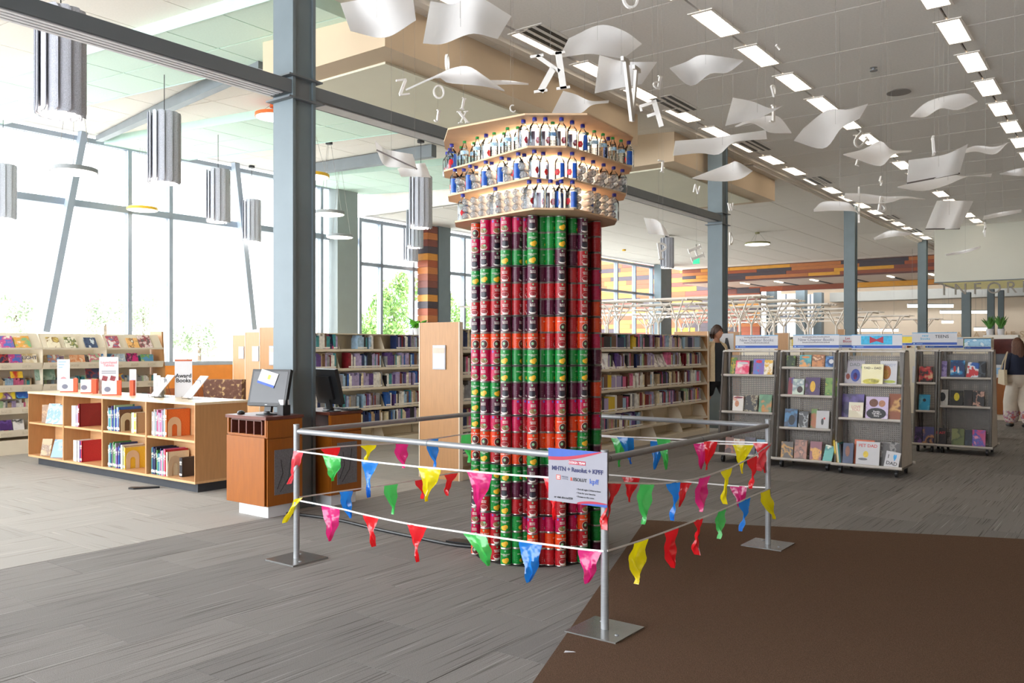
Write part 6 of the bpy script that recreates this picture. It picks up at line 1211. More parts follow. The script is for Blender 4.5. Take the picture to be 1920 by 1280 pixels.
rb3(0, 125, 175, 250, 392, 2, AR('junglegrn', '#6a8a3a', '#c9b03a', '#3a5a3a', 16), 'green and yellow book at the left of the first rack top shelf', dy=.05)
rb3(0, 168, 280, 275, 392, 2, AR('hotpink', '#e0285a', '#f08aa0', '#f2e2dc', 9), 'hot pink book with a white title on the first rack top shelf', extra=blob(PAPER, .05, .82, .38, .09))
rb3(0, 275, 325, 275, 390, 2, AR('darkforest', '#2f3326', '#5a4a2a', '#8a5a3a', 18), 'dark book between the pink and purple ones, first rack top shelf', dy=.05)
rb3(0, 315, 405, 263, 395, 2, AR('purpleblue', '#7a62b0', '#4a7ac0', '#c04a8a', 10), 'purple and blue book on the first rack top shelf', extra=blob(m_('cherry', '#d02a4a'), 0, .84, .28, .10))
rb3(0, 405, 475, 265, 390, 2, AR('yelwht', '#d9a83a', '#efe6d2', '#b08a2a', 8), 'yellow and white book on the first rack top shelf')
rb3(0, 470, 505, 275, 395, 2, AR('darkspine', '#4a4440', '#6a5a52', '#3a3634', 10), 'dark book at the right of the first rack top shelf', dy=.04)
rb3(0, 145, 232, 562, 688, 1, AR('portraitw', '#e6e0da', '#d9a08a', '#ece8e2', 5), 'white book with a pink header on the first rack middle shelf', extra=many(blob(m_('wine', '#8a3a4a'), 0, .9, .42, .06), blob(m_('skin', '#c98a6a'), -.1, .5, .2, .2)))
rb3(0, 245, 348, 557, 693, 1, AR('gothic', '#1f1c1c', '#b5a88a', '#5a4a3a', 20), 'black book with a tan ornament on the first rack middle shelf')
rb3(0, 362, 465, 557, 705, 1, AR('greengirl', '#6fa07a', '#5a8a6a', '#c98a4a', 5), 'green book with a small figure on the first rack middle shelf', extra=blob(m_('ochrefig', '#c98a4a'), -.15, .22, .14, .22))
rb3(0, 82, 150, 905, 1035, 0, AR('brownred', '#7a4a3a', '#a05a42', '#4a2a22', 10), 'brown red book at the left of the first rack base'); rb3(0, 148, 237, 908, 1030, 0, AR('kids', '#c9c0b0', '#b0623a', '#6a4a3a', 10), 'book with several faces on the first rack base')
rb3(0, 243, 330, 888, 1030, 0, AR('plumdark', '#2a2230', '#4a3a52', '#1a161e', 10), 'plum dark book on the first rack base'); rb3(0, 340, 435, 900, 1030, 0, AR('owlblue', '#5a9ab8', '#2a4a6a', '#8ac0d6', 7), 'blue book at the right of the first rack base')
rb3(1, 592, 664, 235, 330, 3, AR('snakegrn', '#2a3a22', '#7a9a3a', '#14180f', 14), 'dark green book on the second rack top shelf'); rb3(1, 700, 796, 232, 335, 3, AR('tealflat', '#6ab0b0', '#4a9098', '#e0a060', 6), 'teal book on the second rack top shelf', extra=blob(m_('orangehd', '#e08a4a'), 0, .82, .35, .08))
rb3(1, 803, 906, 228, 335, 3, AR('orangebrn', '#c98a5a', '#8a5a42', '#e6c09a', 9), 'orange brown book on the second rack top shelf'); rb3(1, 914, 1000, 238, 333, 3, AR('moonblue', '#2a4a7a', '#5a8ac0', '#dfe8ee', 8), 'blue moon book on the second rack top shelf', extra=blob(PAPER, .05, .55, .22, .2))
rb3(1, 604, 650, 418, 560, 2, AR('redblu', '#8a2a3a', '#4a4a8a', '#b04a4a', 8), 'red and blue book at the left of the second rack upper middle shelf', dy=.04); rb3(1, 640, 735, 428, 562, 2, AR('palegirl', '#c9d6c6', '#8a9aa0', '#e6e8e0', 6), 'pale book with a dark haired figure on the second rack', extra=blob(m_('hairdk', '#3a2a2a'), .15, .35, .25, .2))
rb3(1, 745, 868, 418, 568, 2, AR('purpgold', '#4a3260', '#2a2236', '#7a5a8a', 8), 'purple book with a yellow figure on the second rack', extra=blob(m_('gold', '#e0b03a'), 0, .5, .18, .3)); rb3(1, 910, 1012, 420, 570, 2, AR('meadow', '#7a9a4a', '#4a7a3a', '#b0b04a', 14), 'meadow green book on the second rack')
rb3(1, 573, 678, 672, 822, 1, AR('profileblue', '#2a5a86', '#1a3a5a', '#3a78a8', 6), 'deep blue book with a dark profile on the second rack', extra=blob(m_('nightprof', '#18222e'), .08, .4, .25, .28)); rb3(1, 690, 770, 692, 826, 1, AR('bwcity', '#3a3c40', '#b0b2b4', '#1a1a1c', 12), 'black and grey book on the second rack')
rb3(1, 792, 842, 680, 838, 1, AR('sunset', '#b0622a', '#5a8a3a', '#d08a3a', 5), 'orange and green book behind the white rocket book', dy=.05); rb3(1, 835, 940, 695, 845, 1, PAPER, 'white book with a small red and black rocket on the second rack', dy=-.01, extra=many(blob(m_('rocket', '#3a3a3e'), 0, .4, .10, .18), blob(m_('rkred', '#d8322a'), .15, .58, .07, .06)))
rb3(1, 545, 645, 932, 1065, 0, AR('bronze', '#4a3a2a', '#c08a2a', '#2a2018', 8), 'dark bronze book on the second rack base'); rb3(1, 655, 757, 922, 1078, 0, AR('rosebrown', '#a8705a', '#6a4a3e', '#c08a72', 12), 'rose brown book on the second rack base')
rb3(1, 783, 880, 928, 1080, 0, AR('goldlady', '#8a4a5a', '#e0a04a', '#4a3a4a', 8), 'plum and gold book on the second rack base', extra=blob(m_('goldgown', '#e6b060'), 0, .35, .3, .3)); rb3(1, 890, 965, 962, 1095, 0, AR('tealtilt', '#5ab0a8', '#3a8a88', '#e0e6d6', 8), 'teal book leaning sideways on the second rack base', roll=.16, dy=-.03)
DADP = m_('dadblue', '#33479a'); rb4(2, 98, 255, 300, 495, 2, AR('greylilac', '#a8a3ae', '#b8b2bc', '#9a94a4', 5), 'grey lilac book titled DAD with a blue armchair, nearest rack', title='DAD', ts=.055, tm=m_('greyt', '#5f6a66'), tz=.78, dy=.05, extra=many(blob(DADP, .05, .35, .24, .26), blob(m_('dadred', '#c8323a'), .05, .32, .10, .14), blob(m_('hairred', '#8a3a2a'), -.33, .3, .1, .12), blob(m_('leafg', '#5a9a3a'), .42, .68, .1, .08)))
rb4(2, 378, 515, 320, 510, 2, PAPER, 'white book titled CANDY with a brown bear, nearest rack', title='CANDY', ts=.045, tm=m_('candyt', '#9aa4b8'), tz=.82, dy=.03, extra=many(blob(m_('bear', '#a8642a'), -.12, .52, .27, .30), blob(m_('belly', '#e0b04a'), -.12, .45, .15, .2), blob(m_('grass', '#b8c25a'), .1, .13, .35, .06)))
rb4(2, 232, 405, 340, 503, 2, AR('creamtad', '#ece4b8', '#f0e9c6', '#e2d7a0', 4), 'cream book titled TAD AND DAD, front of the nearest rack', title='TAD ~ DAD', ts=.036, tm=INK, tz=.8, dy=-.02, extra=many(blob(m_('frog', '#c9c050'), -.05, .15, .38, .13), blob(m_('frog2', '#e8e08a'), .1, .2, .28, .1)))
rb4(2, 522, 560, 325, 515, 2, AR('olive', '#6f6d4c', '#5f5d40', '#7d7a58', 6), 'olive book at the right end of the nearest rack top shelf', dy=.06)
rb4(2, 75, 250, 585, 772, 1, AR('nightpurple', '#3f3563', '#5a4a86', '#6a5aa0', 8), 'night purple book behind the cream I LOVE YOU book', dy=.05, extra=blob(m_('nightcar', '#2a2a52'), 0, .25, .4, .14)); rb4(2, 130, 245, 645, 772, 1, AR('creamlove', '#ddd6bf', '#e6e0cc', '#d2c9ae', 4), 'small cream book titled LOVE YOU on the nearest rack', title='LOVE\nYOU', ts=.042, tm=m_('rosy', '#c98a86'), tz=.62, dy=-.03)
rb4(2, 265, 445, 595, 772, 1, AR('storylilac', '#c9b8d6', '#b8a4c8', '#ded2e6', 6), 'lilac book titled Daddy Tell Me a Story with two faces, nearest rack', title='Daddy,\nTell Me a\nStory', ts=.028, tm=WHP, tz=.24, extra=many(blob(m_('blackcoat', '#1f2022'), -.02, .25, .44, .25), blob(m_('dadface', '#6a4030'), -.15, .72, .2, .18), blob(m_('kidface', '#b07a5a'), .22, .7, .15, .15)))
rb4(2, 450, 545, 572, 778, 1, AR('umber', '#8a4a2a', '#c99a5a', '#5a2a1a', 5), 'tall umber and yellow book at the right of the nearest rack middle shelf', dy=.03)
for i, (a, c) in enumerate(((25, 'yellow'), (42, 'cream'), (56, 'teal'), (68, 'black'))):
    p = W(onu(X4(a), 10.14), 10.15, .121); book(.02, .2, .26-.015*i, c, p, RZ, f'{c} book leaning at the left of the nearest rack base, {ordn(i+1)} of four', 'face-out books on the silver racks', extra=False, rot=(0, radians(-6), RZ))
rb4(2, 82, 165, 960, 1122, 0, AR('bluelady', '#2a3a5e', '#3a4a78', '#22304c', 6), 'navy book with a face on the nearest rack base', extra=blob(m_('face1', '#8a5a4a'), -.05, .6, .22, .26)); rb4(2, 172, 330, 938, 1130, 0, AR('orangeback', '#c85a2a', '#b04a22', '#d87a3a', 5), 'orange book behind the white PET DAD book', dy=.05)
rb4(2, 187, 375, 957, 1142, 0, PAPER, 'white book titled PET DAD with a yellow figure, nearest rack base', title='PET DAD', ts=.05, tm=m_('petred', '#c9403a'), tz=.82, dy=-.01, extra=many(blob(m_('petyel', '#e0c23a'), -.08, .46, .11, .14), blob(m_('petgrey', '#6a6a70'), -.2, .25, .2, .05))); rb4(2, 372, 545, 950, 1140, 0, AR('photodark', '#4a4644', '#8a8682', '#2a2826', 12), 'dark photo book behind the I love DAD book', dy=.05)
def heart(o, w, h):
    mb = MB(); mb.slab([(w*(.15+.028*.5*16*sin(t)**3*.5), -.0006, h*(.66+.016*(13*cos(t)-5*cos(2*t)-2*cos(3*t)-cos(4*t)))) for t in [2*pi*k/28 for k in range(28)]], (0, -1, 0), .0006); mb.build('heart_print', m_('heartblue', '#2a9ad6'), o); lettering('cover_title', 'I', .06, INK, o, (-.30*w, -.0008, .66*h), ext=.0004, bold=.0006)
rb4(2, 412, 528, 1032, 1157, 0, PAPER, 'small tilted white book reading I heart DAD on the nearest rack base', title='DAD', ts=.055, tm=INK, tz=.25, roll=.14, dy=-.04, extra=heart)
rb4(4, 640, 660, 370, 500, 2, PAPER, 'white book edge at the left of the TEENS rack top shelf'); rb4(4, 692, 803, 360, 490, 2, AR('girlred', '#2a2422', '#c8323a', '#d9b08a', 8), 'black and red book with a girl, left of the TEENS rack top shelf'); rb4(4, 692, 780, 595, 722, 1, AR('skyfig', '#2a9ac6', '#5ab8d8', '#1a6a9a', 5), 'bright blue book at the left of the TEENS rack middle shelf', extra=blob(m_('dot', '#1c2430'), 0, .65, .15, .1))
rb4(4, 652, 716, 850, 978, 0, AR('violet', '#4a3a6a', '#2a2240', '#6a4a8a', 8), 'violet book at the left of the TEENS rack base'); rb4(4, 722, 812, 848, 980, 0, AR('dusk', '#4a4a7a', '#c08a5a', '#2a2a4a', 6), 'dusk blue book with an orange sky on the TEENS rack base')
rb4(3, 840, 915, 328, 458, 2, AR('lav', '#8a7ab8', '#a898cc', '#6a5a9a', 10), 'lavender book on the TEENS rack top shelf'); rb4(3, 945, 1060, 320, 458, 2, AR('twoblue', '#1a3a6a', '#2a8ac0', '#d9e6ee', 8), 'blue book with two bright figures on the TEENS rack top shelf', extra=many(blob(m_('redfig', '#b0323a'), -.2, .5, .1, .18), blob(m_('whtfig', '#e8ecef'), .05, .45, .06, .2))); rb4(3, 1072, 1165, 335, 458, 2, AR('blutilt', '#2a5aa8', '#e6e8ec', '#c8323a', 9), 'blue and white tilted book on the TEENS rack top shelf', roll=.1); rb4(3, 1168, 1228, 325, 458, 2, AR('blkgrey', '#22242a', '#4a525a', '#14151a', 8), 'black grey book at the right of the TEENS rack top shelf')
rb4(3, 833, 925, 555, 682, 1, AR('greyframe', '#b8b6b2', '#c8c6c2', '#a8a6a2', 5), 'grey book with a black portrait on the TEENS rack middle shelf', extra=blob(INK, 0, .55, .3, .28)); rb4(3, 945, 1045, 558, 682, 1, AR('blkyel', '#24221c', '#1a1916', '#34301c', 6), 'black book with yellow lettering blocks on the TEENS rack middle shelf', extra=blob(m_('yelblock', '#d8c22a'), 0, .6, .22, .26)); rb4(3, 1052, 1120, 560, 690, 1, AR('blackbrn', '#231d1c', '#3a2a26', '#161313', 6), 'black brown book on the TEENS rack middle shelf'); rb4(3, 1125, 1216, 562, 690, 1, AR('faces', '#1d1a1c', '#c89a86', '#2a2426', 10), 'black book with pale faces on the TEENS rack middle shelf')
rb4(3, 818, 912, 855, 985, 0, AR('beastblk', '#1c1416', '#2a1a1c', '#120e10', 6), 'black book titled BEAST in red on the TEENS rack base', title='BEAST', ts=.045, tm=m_('beastred', '#d0404a'), tz=.7); rb4(3, 955, 1055, 858, 990, 0, AR('olivegrn', '#6a7440', '#4a5430', '#868c58', 8), 'olive green book on the TEENS rack base'); rb4(3, 1062, 1118, 862, 988, 0, AR('inkblue', '#1c2430', '#2a3848', '#10161e', 6), 'ink blue book on the TEENS rack base'); rb4(3, 1120, 1226, 865, 997, 0, AR('pinkblue', '#c03a7a', '#4a4ab0', '#e08ab0', 8), 'pink and blue book at the right of the TEENS rack base')
PEN = M('print_pencil_row', '#7d7a80', .5, 0, (400, .8), stretch=(1, 1, .1))
for x0, x1, y0, y1, u, lab in ((1379, 1458.5, 628, 654, 10.55, 'white New Chapter Books sign on the first rack from the left'), (1487, 1573.5, 627, 653.5, 10.5, 'white New Chapter Books sign on the second rack')):
    o, w, h = signboard(x0, x1, y0, y1, u, lab); lettering('lettering', 'New Chapter Books', .30*h, GRYP, o, (0, -.0015, .63*h), ext=.0004)
    for zz in (.44, .83):
        for k in range(22): mb = MB() if k == 0 else mb; mb.box(-.29*w+k*.027*w, -.29*w+k*.027*w+.018*w, -.001, 0, zz*h-.045*h, zz*h+.045*h-.02*h*(k % 3)/2)
        mb.build('print_books', PEN, o)
o, w, h = signboard(1597, 1691.5, 626.5, 654.5, 10.45, 'white sign with a red bow tie on teal above the nearest rack'); TEAL = M('print_teal', '#2fa9d2', .5, 0, (30, .25)); mb = MB(); mb.box(-.31*w, .31*w, -.001, 0, .31*h, .90*h); mb.build('teal_panel', TEAL, o)
mb = MB(); mb.slab([(-.135*w, -.0012, .40*h), (-.135*w, -.0012, .86*h), (0, -.0012, .66*h), (.135*w, -.0012, .86*h), (.135*w, -.0012, .40*h), (0, -.0012, .55*h)], (0, -1, 0), .001); mb.build('bow_tie', REDP, o)
o, w, h = signboard(1710, 1794.5, 623, 648, 13.3, 'white new books TEENS sign above the far rack'); lettering('lettering', 'TEENS', .33*h, INK, o, (.17*w, -.0015, .68*h), ext=.0004, bold=.0005); lettering('lettering', 'new\nbooks', .27*h, TEAL, o, (-.2*w, -.0015, .65*h), ext=.0004, bold=.0003)
o, w, h = signboard(1573, 1597, 628, 653, 11.6, 'partly hidden white sign with red words, between two rack signs'); lettering('lettering', 'Let\nBloom', .26*h, REDP, o, (.18*w, -.0015, .64*h), ext=.0004, bold=.0004)
o, w, h = signboard(1691, 1722, 629, 648, 14.2, 'yellow sign behind, left of the TEENS sign'); mb = MB(); mb.box(-w/2, w/2, -.001, 0, .3*h, .9*h); mb.build('yellow_panel', M('print_yellow', '#efd23a', .5, 0, (20, .08)), o)
o, w, h = signboard(1735, 1806, 633, 653, 14.6, 'white and blue sign behind and below the TEENS sign'); o, w, h = signboard(1808, 1858, 635, 655, 15.5, 'pale blue printed sign right of the TEENS sign'); mb = MB(); mb.box(-w/2, w/2, -.0012, 0, .28*h, .95*h); mb.build('blue_picture', M_art('art_sign_clouds', '#9fcbe4', '#7fb4d8', '#dfeef6', 14), o)
# ---- stacks glimpsed over the racks
for x0, x1, ytop, u, lab in ((1364, 1387, 622, 15.6, 'maple end panel right behind the second steel column'), (1452, 1478, 624, 17.6, 'maple end panel behind the first rack sign'), (1571, 1583, 617, 22.5, 'small maple end panel left of the third steel column')):
    ba, bb = onu(x0, u), onu(x1, u); p = W(bb, u); endpanel(ba, bb, u, lab, h=CAMH+(YH-ytop)/FPX*p.y, sign=False)
for i, (x0, x1, u) in enumerate(((1385, 1500, 18.6), (1495, 1592, 19.6), (1605, 1720, 20.5), (1720, 1860, 22.5))):
    ba, bb = onu(x0, u), onu(x1, u); o = thing('book_range', f'cream book stack seen over the silver racks, {ordn(i+1)} from the left', 'bookshelf', W(ba, u), RZ); mb = MB(); w = bb-ba; mb.box(0, w, 0, .3, 0, 1.46); mb.box(0, w, .28, .30, 1.46, 1.72); mb.build('case', CREAM, o); mb = MB(); mb.box(0, w, 0, .3, 1.69, 1.705); mb.build('top_shelf', CREAM, o)
    row_books('book_row', f'books on the cream stack seen over the silver racks, {ordn(i+1)} from the left', .02, w-.02, W(ba, u, 1.4605), RZ, 500+i, .12, .17, .15, .21)
# ---- information desk, plant and red box at the far right
o = thing('service_desk', 'orange wood service desk with computers behind the woman', 'desk', W(onu(1862, 19.5), 19.5), RZ); mb = MB(); mb.box(0, 2.6, 0, .7, .12, .86); mb.build('front_panel', ORANGEW, o); mb = MB(); mb.box(-.02, 2.62, -.03, .73, .86, .90); mb.build('top', M('desk_top_grey', '#c9c2b8', .5, 0, (9, .05)), o); mb = MB(); mb.box(.03, 2.57, .05, .68, 0, .12); mb.build('toe_kick', CREAM, o)
for k in (1, 2): mb = MB(); mb.box(.0+.87*k-.006, .87*k+.006, -.004, 0, .13, .85); mb.build('panel_joint', DARKW, o)
dk = o.location
for i, (dx, lab) in enumerate(((.15, 'black computer monitor on the service desk, nearest the display rack'), (.75, 'black computer monitor on the service desk, beside the woman'))):
    o = thing('monitor', lab, 'monitor', W(bu(dk)[0]+dx+.1, 19.85, .9), RZ); mb = MB(); mb.box(-.24, .24, -.02, .03, .12, .44); mb.build('casing', BLACK, o); mb = MB(); mb.box(-.03, .03, .0, .05, .01, .2); mb.build('neck', BLACK, o); mb = MB(); mb.box(-.11, .11, -.08, .1, 0, .012); mb.build('base', BLACK, o); mb = MB(); mb.box(-.22, .22, -.024, -.02, .14, .42); mb.build('screen', MATS['dark_screen'], o)
mb = MB(); mb.box(-.16, .16, -.004, 0, 0, .25); o = tag(mb.build('desk_notice', PAPER, None, W(onu(1874, 19.45), 19.44, .87), RZ), 'white notice fixed on the service desk top edge', 'notice'); mb = MB(); mb.box(-.12, .12, -.006, -.004, .06, .19); mb.build('notice_print', LBL, o)
p = at(1872, 650, 20.8); o = thing('partition', 'dark red panelled partition under the potted plant', 'partition', (p.x, p.y, 0), RZ); mb = MB(); mb.box(-.30, .30, 0, .4, 0, 1.68); mb.build('panel', M('oxblood_panel', '#5e2420', .5, 0, (9, .2)), o); mb = MB(); mb.box(-.33, .42, -.03, .45, 1.68, 1.78); mb.build('cap', WHITE, o)
o = thing('potted_plant', 'green leafy plant in pale pots on the dark red partition', 'plant', (p.x, p.y+.15, 1.7805), RZ); mb = MB()
for s in (-.11, .13): mb.lathe([(.07, 0), (.09, .15), (.085, .15), (.0, .13)], 14, c=(s, 0, 0))
mb.build('pot', PAPER, o); mb = MB(); rr = random.Random(3)
for k in range(90):
    a = rr.uniform(0, 2*pi); l = rr.uniform(.15, .36); s = rr.choice((-.11, .13)); t = rr.uniform(.1, .8); c = Vector((s, 0, .13)); e = c+Vector((cos(a)*l*t, sin(a)*l*t*.7, l)); q = Vector((-sin(a), cos(a), .2))*.03; m0 = (c+e)/2+Vector((0, 0, .04)); mb.add([c, m0+q, e, m0-q], [(0, 1, 2, 3)])
mb.build('foliage', M('plant_leaf', '#4d8038', .5, 0, (12, .3)), o)
mb = MB(); mb.lathe([(0, 0), (.16, .05), (.18, .2), (.1, .34), (0, .36)], 12); p = W(-9.6, 13.9, 1.671)
p = at(786, 612, 13.9); o = thing('potted_plant', 'small bright green plant peeping over the left range beside the maple panel', 'plant', W(-9.55, onb(783, -9.55), 1.6705), RZ); mb = MB(); mb.lathe([(.06, 0), (.08, .12), (0, .11)], 12); mb.build('pot', PAPER, o); mb = MB()
for k in range(60): a = rr.uniform(0, 2*pi); e = Vector((cos(a)*.2, sin(a)*.2, .12+rr.uniform(0, .2)))*rr.uniform(.6, 1); c = Vector((0, 0, .11)); q = Vector((-sin(a), cos(a), .2))*.035; m0 = (c+e)/2+Vector((0, 0, .04)); mb.add([c, m0+q, e, m0-q], [(0, 1, 2, 3)])
mb.build('foliage', M('plant_leaf_bright', '#6cb83e', .5, 0, (12, .3)), o)
# linear lamps at the far end
for i, (x0, x1, y, d) in enumerate(((1702, 1787, 573.5, 31), (1763, 1850, 585, 34), (1766, 1787, 603.5, 38), (1827, 1850, 617, 31), (1604, 1684, 619, 38))):
    a, b = at(x0, y, d), at(x1, y, d); L = b.x-a.x; o = thing('linear_lamp', f'white linear hanging lamp at the far end, {ordn(i+1)} counting down from the top', 'lamp', a, 0, 'linear lamps at the far end'); h = .055
    mb = MB(); mb.box(0, L, -.03, .03, -h, h); mb.build('diffuser', RINGE, o); mb = MB(); mb.box(-.01, L+.01, -.035, .035, h, h+.03); mb.build('housing', FRAME, o); mb = MB(); [mb.tube([(q*L, 0, h), (q*L, 0, 5.1-a.z)], .004, 4) for q in (.1, .9)]; mb.build('wire', WIRE, o)
p = at(1305, 489, 30); o = thing('exit_sign', 'small green exit light hanging before the plank canopy', 'sign', p, RZ); mb = MB(); mb.box(-.12, .12, 0, .04, -.1, .1); mb.build('lit_face', M('exit_green', '#28c878', .4, emit=.4, noise=(9, .05)), o); mb = MB(); mb.tube([(0, .02, .1), (0, .02, 5.15-p.z)], .012, 6); mb.build('stem', CABLE, o)
mb = MB(); mb.box(-.13, .13, -.004, 0, 0, .30); o = tag(mb.build('wall_notice', PAPER, None, W(-6.02, 14.48, 1.42), RZ), 'white notice with a dark figure on the second steel column beside the man', 'notice'); mb = MB(); mb.slab([(-.05, -.005, .02), (.07, -.005, .02), (.02, -.005, .22), (-.02, -.005, .22)], (0, -1, 0), .001); mb.build('notice_print', INK, o)
# ================================================================== PEOPLE
def skinned(name, joints, edges, mat, parent, sub=2):
    """one continuous surface grown round a skeleton: joints {name: (x, y, z, rx, ry)}"""
    ks = list(joints); me = bpy.data.meshes.new(name); me.from_pydata([joints[k][:3] for k in ks], [(ks.index(a), ks.index(b)) for a, b in edges], [])
    o = bpy.data.objects.new(name, me); COL.objects.link(o); md = o.modifiers.new('skin', 'SKIN'); md.use_smooth_shade = True
    for i, k in enumerate(ks): sv = me.skin_vertices[0].data[i]; sv.radius = joints[k][3:5]; sv.use_root = (i == 0)
    sb = o.modifiers.new('sub', 'SUBSURF'); sb.levels = sub; sb.render_levels = sub
    bpy.context.view_layer.update(); m2 = bpy.data.meshes.new_from_object(o.evaluated_get(bpy.context.evaluated_depsgraph_get())); bpy.data.objects.remove(o); bpy.data.meshes.remove(me)
    m2.name = name; m2.materials.clear(); m2.materials.append(mat)
    return put(m2, name, parent)
def loft(name, rings, mat, parent, a0=0.0, a1=2*pi, seg=24, th=.008, wob=0.0):
    mb = MB(); full = abs(a1-a0-2*pi) < 1e-4; n = seg if full else seg+1; vs = []
    for lay in (0, -th):
        for ri, (z, cx_, cy_, rx, ry) in enumerate(rings):
            for k in range(n):
                a = a0+(a1-a0)*k/seg; w = 1+wob*sin(5*a+ri*.7)+wob*.6*sin(9*a-ri); vs.append((cx_+(rx+lay)*w*cos(a), cy_+(ry+lay)*w*sin(a), z))
    m = len(rings); N = m*n; fs = []
    for i in range(m-1):
        for k in range(n if full else n-1):
            k2 = (k+1) % n; fs += [(i*n+k, i*n+k2, (i+1)*n+k2, (i+1)*n+k), (N+i*n+k2, N+i*n+k, N+(i+1)*n+k, N+(i+1)*n+k2)]
    for i in (0, m-1):
        for k in range(n if full else n-1): k2 = (k+1) % n; fs.append((i*n+k2, i*n+k, N+i*n+k, N+i*n+k2))
    if not full:
        for i in range(m-1):
            for k in (0, n-1): fs.append((i*n+k, (i+1)*n+k, N+(i+1)*n+k, N+i*n+k))
    mb.add(vs, fs); return mb.build(name, mat, parent, smooth=True)
def head_parts(o, c, yaw, skin, hair, long=False):
    """face looks along -y before yaw"""
    h = put(None, 'head', o, c, yaw); 
    mb = MB(); N = 20; vs = [];
    for i in range(15):
        ph = pi*i/14
        for k in range(N):
            a = 2*pi*k/N; x = .076*sin(ph)*cos(a); y = .094*sin(ph)*sin(a); z = .118*cos(ph)
            if z < -.02: f = 1-.30*min(1, (-z-.02)/.09); x *= f; y = y*(1-.12*min(1, (-z)/.1))-.012*min(1, -z/.1)
            if y < 0: y -= .014*math.exp(-((x/.014)**2+((z+.018)/.03)**2)); y += .008*math.exp(-(((abs(x)-.032)/.014)**2+((z-.012)/.012)**2))
            vs.append((x, y, z))
    mb.add(vs, [(i*N+k, i*N+(k+1) % N, (i+1)*N+(k+1) % N, (i+1)*N+k) for i in range(14) for k in range(N)])
    mb.tube([(0, -.094, .010), (0, -.112, -.020), (0, -.096, -.030)], [.008, .013, .007], 8)
    for s in (-1, 1): mb.lathe([(.0, -.028), (.010, -.02), (.014, 0), (.012, .02), (0, .028)], 8, c=(s*.076, .008, -.005), sy=2)
    mb.build('face', skin, h, smooth=True)
    mb = MB(); EW = [M('eye_white', '#d8d2cc', .3, 0, (20, .02)), M('eye_dark', '#2a1f1a', .3, 0, (20, .05)), M('lip', '#a5605a', .5, 0, (20, .05)), hair]
    for s in (-1, 1): mb.lathe([(0, -.007), (.011, 0), (0, .007)], 10, 0, c=(s*.031, -.078, .008)); mb.lathe([(0, -.005), (.006, 0), (0, .005)], 8, 1, c=(s*.031, -.085, .008)); mb.bar((s*.016, -.092, .030), (s*.048, -.078, .031), .008, .006, 3)
    mb.bar((-.014, -.082, -.058), (.014, -.082, -.058), .012, .007, 2); mb.build('features', EW, h)
    mb = MB(); vs = []; n = 24; m = 12; rr = random.Random(4)
    for i in range(m+1):
        ph = pi*.0+(pi*.62)*i/m
        for k in range(n):
            a = 2*pi*k/n; front = max(0, -sin(a)); cut = 1-.42*front**1.5
            p2 = ph*cut; w = 1+.03*sin(9*a+3*i*.3)
            vs.append((.087*w*sin(p2)*cos(a)*(1.06 if i > 6 else 1), .106*w*sin(p2)*sin(a)+.006, .132*cos(p2)*w-.0*front+.004))
    mb.add(vs, [(i*n+k, i*n+(k+1) % n, (i+1)*n+(k+1) % n, (i+1)*n+k) for i in range(m) for k in range(n)])
    L = .115 if not long else .42
    for k in range(46 if long else 26):
        a = (.06+.88*k/(45 if long else 25))*pi if long else (.04+.92*k/25)*pi
        x, y = .084*cos(a), .10*sin(a)+.006; e = .02*sin(k*1.7); l = L*(.8+.2*sin(k*2.3)) if (long or sin(a) > -.2) else .10
        mb.tube([(x*.86, y*.86, .07), (x*1.04, y*1.06, .0), (x*1.05+e, y*1.05+.01, -l*.5), (x*(.95 if not long else 1.25)-e*.5, y*(.92 if not long else .8)+(.012 if not long else .05), -l)], [.016, .019, .018, .006], 6)
    mb.build('hair', hair, h, smooth=True); return h
def hand(o, wrist, d, skin, side):
    """palm with four unequal bent fingers and a side thumb, hanging along d"""
    h = put(None, 'hand', o, wrist); d = Vector(d).normalized(); fw = Vector((0, -1, 0)); fw = (fw-d*fw.dot(d)).normalized(); nx = d.cross(fw)
    J = {'w': (0, 0, 0, .022, .017)}; E_ = []
    P = lambda a, b, c=0: tuple(d*a+fw*b+nx*c)
    J['p'] = (*P(.075, 0), .034, .014); E_.append(('w', 'p'))
    for i, (off, l) in enumerate(((-.028, .062), (-.009, .072), (.010, .068), (.027, .052))):
        J[f'a{i}'] = (*P(.085, -off), .0095, .0095); J[f'b{i}'] = (*P(.085+l*.55, -off, side*.006), .0085, .0085); J[f'c{i}'] = (*P(.085+l*.95, -off, side*.024), .007, .007); E_ += [('p', f'a{i}'), (f'a{i}', f'b{i}'), (f'b{i}', f'c{i}')]
    J['t0'] = (*P(.035, .032, side*.008), .010, .010); J['t1'] = (*P(.075, .052, side*.018), .0085, .0085); E_ += [('w', 't0'), ('t0', 't1')]
    skinned('hand_skin', J, E_, skin, h, 1)
SK1 = M('skin_tan', '#b98468', .55, 0, (20, .06)); SK2 = M('skin_light', '#c99a80', .55, 0, (20, .06)); HB = M('hair_brown', '#3a2418', .6, 0, (60, .35), stretch=(4, 4, .6)); HW = M('hair_chestnut', '#5d3a26', .6, 0, (40, .4), stretch=(4, 4, .6))
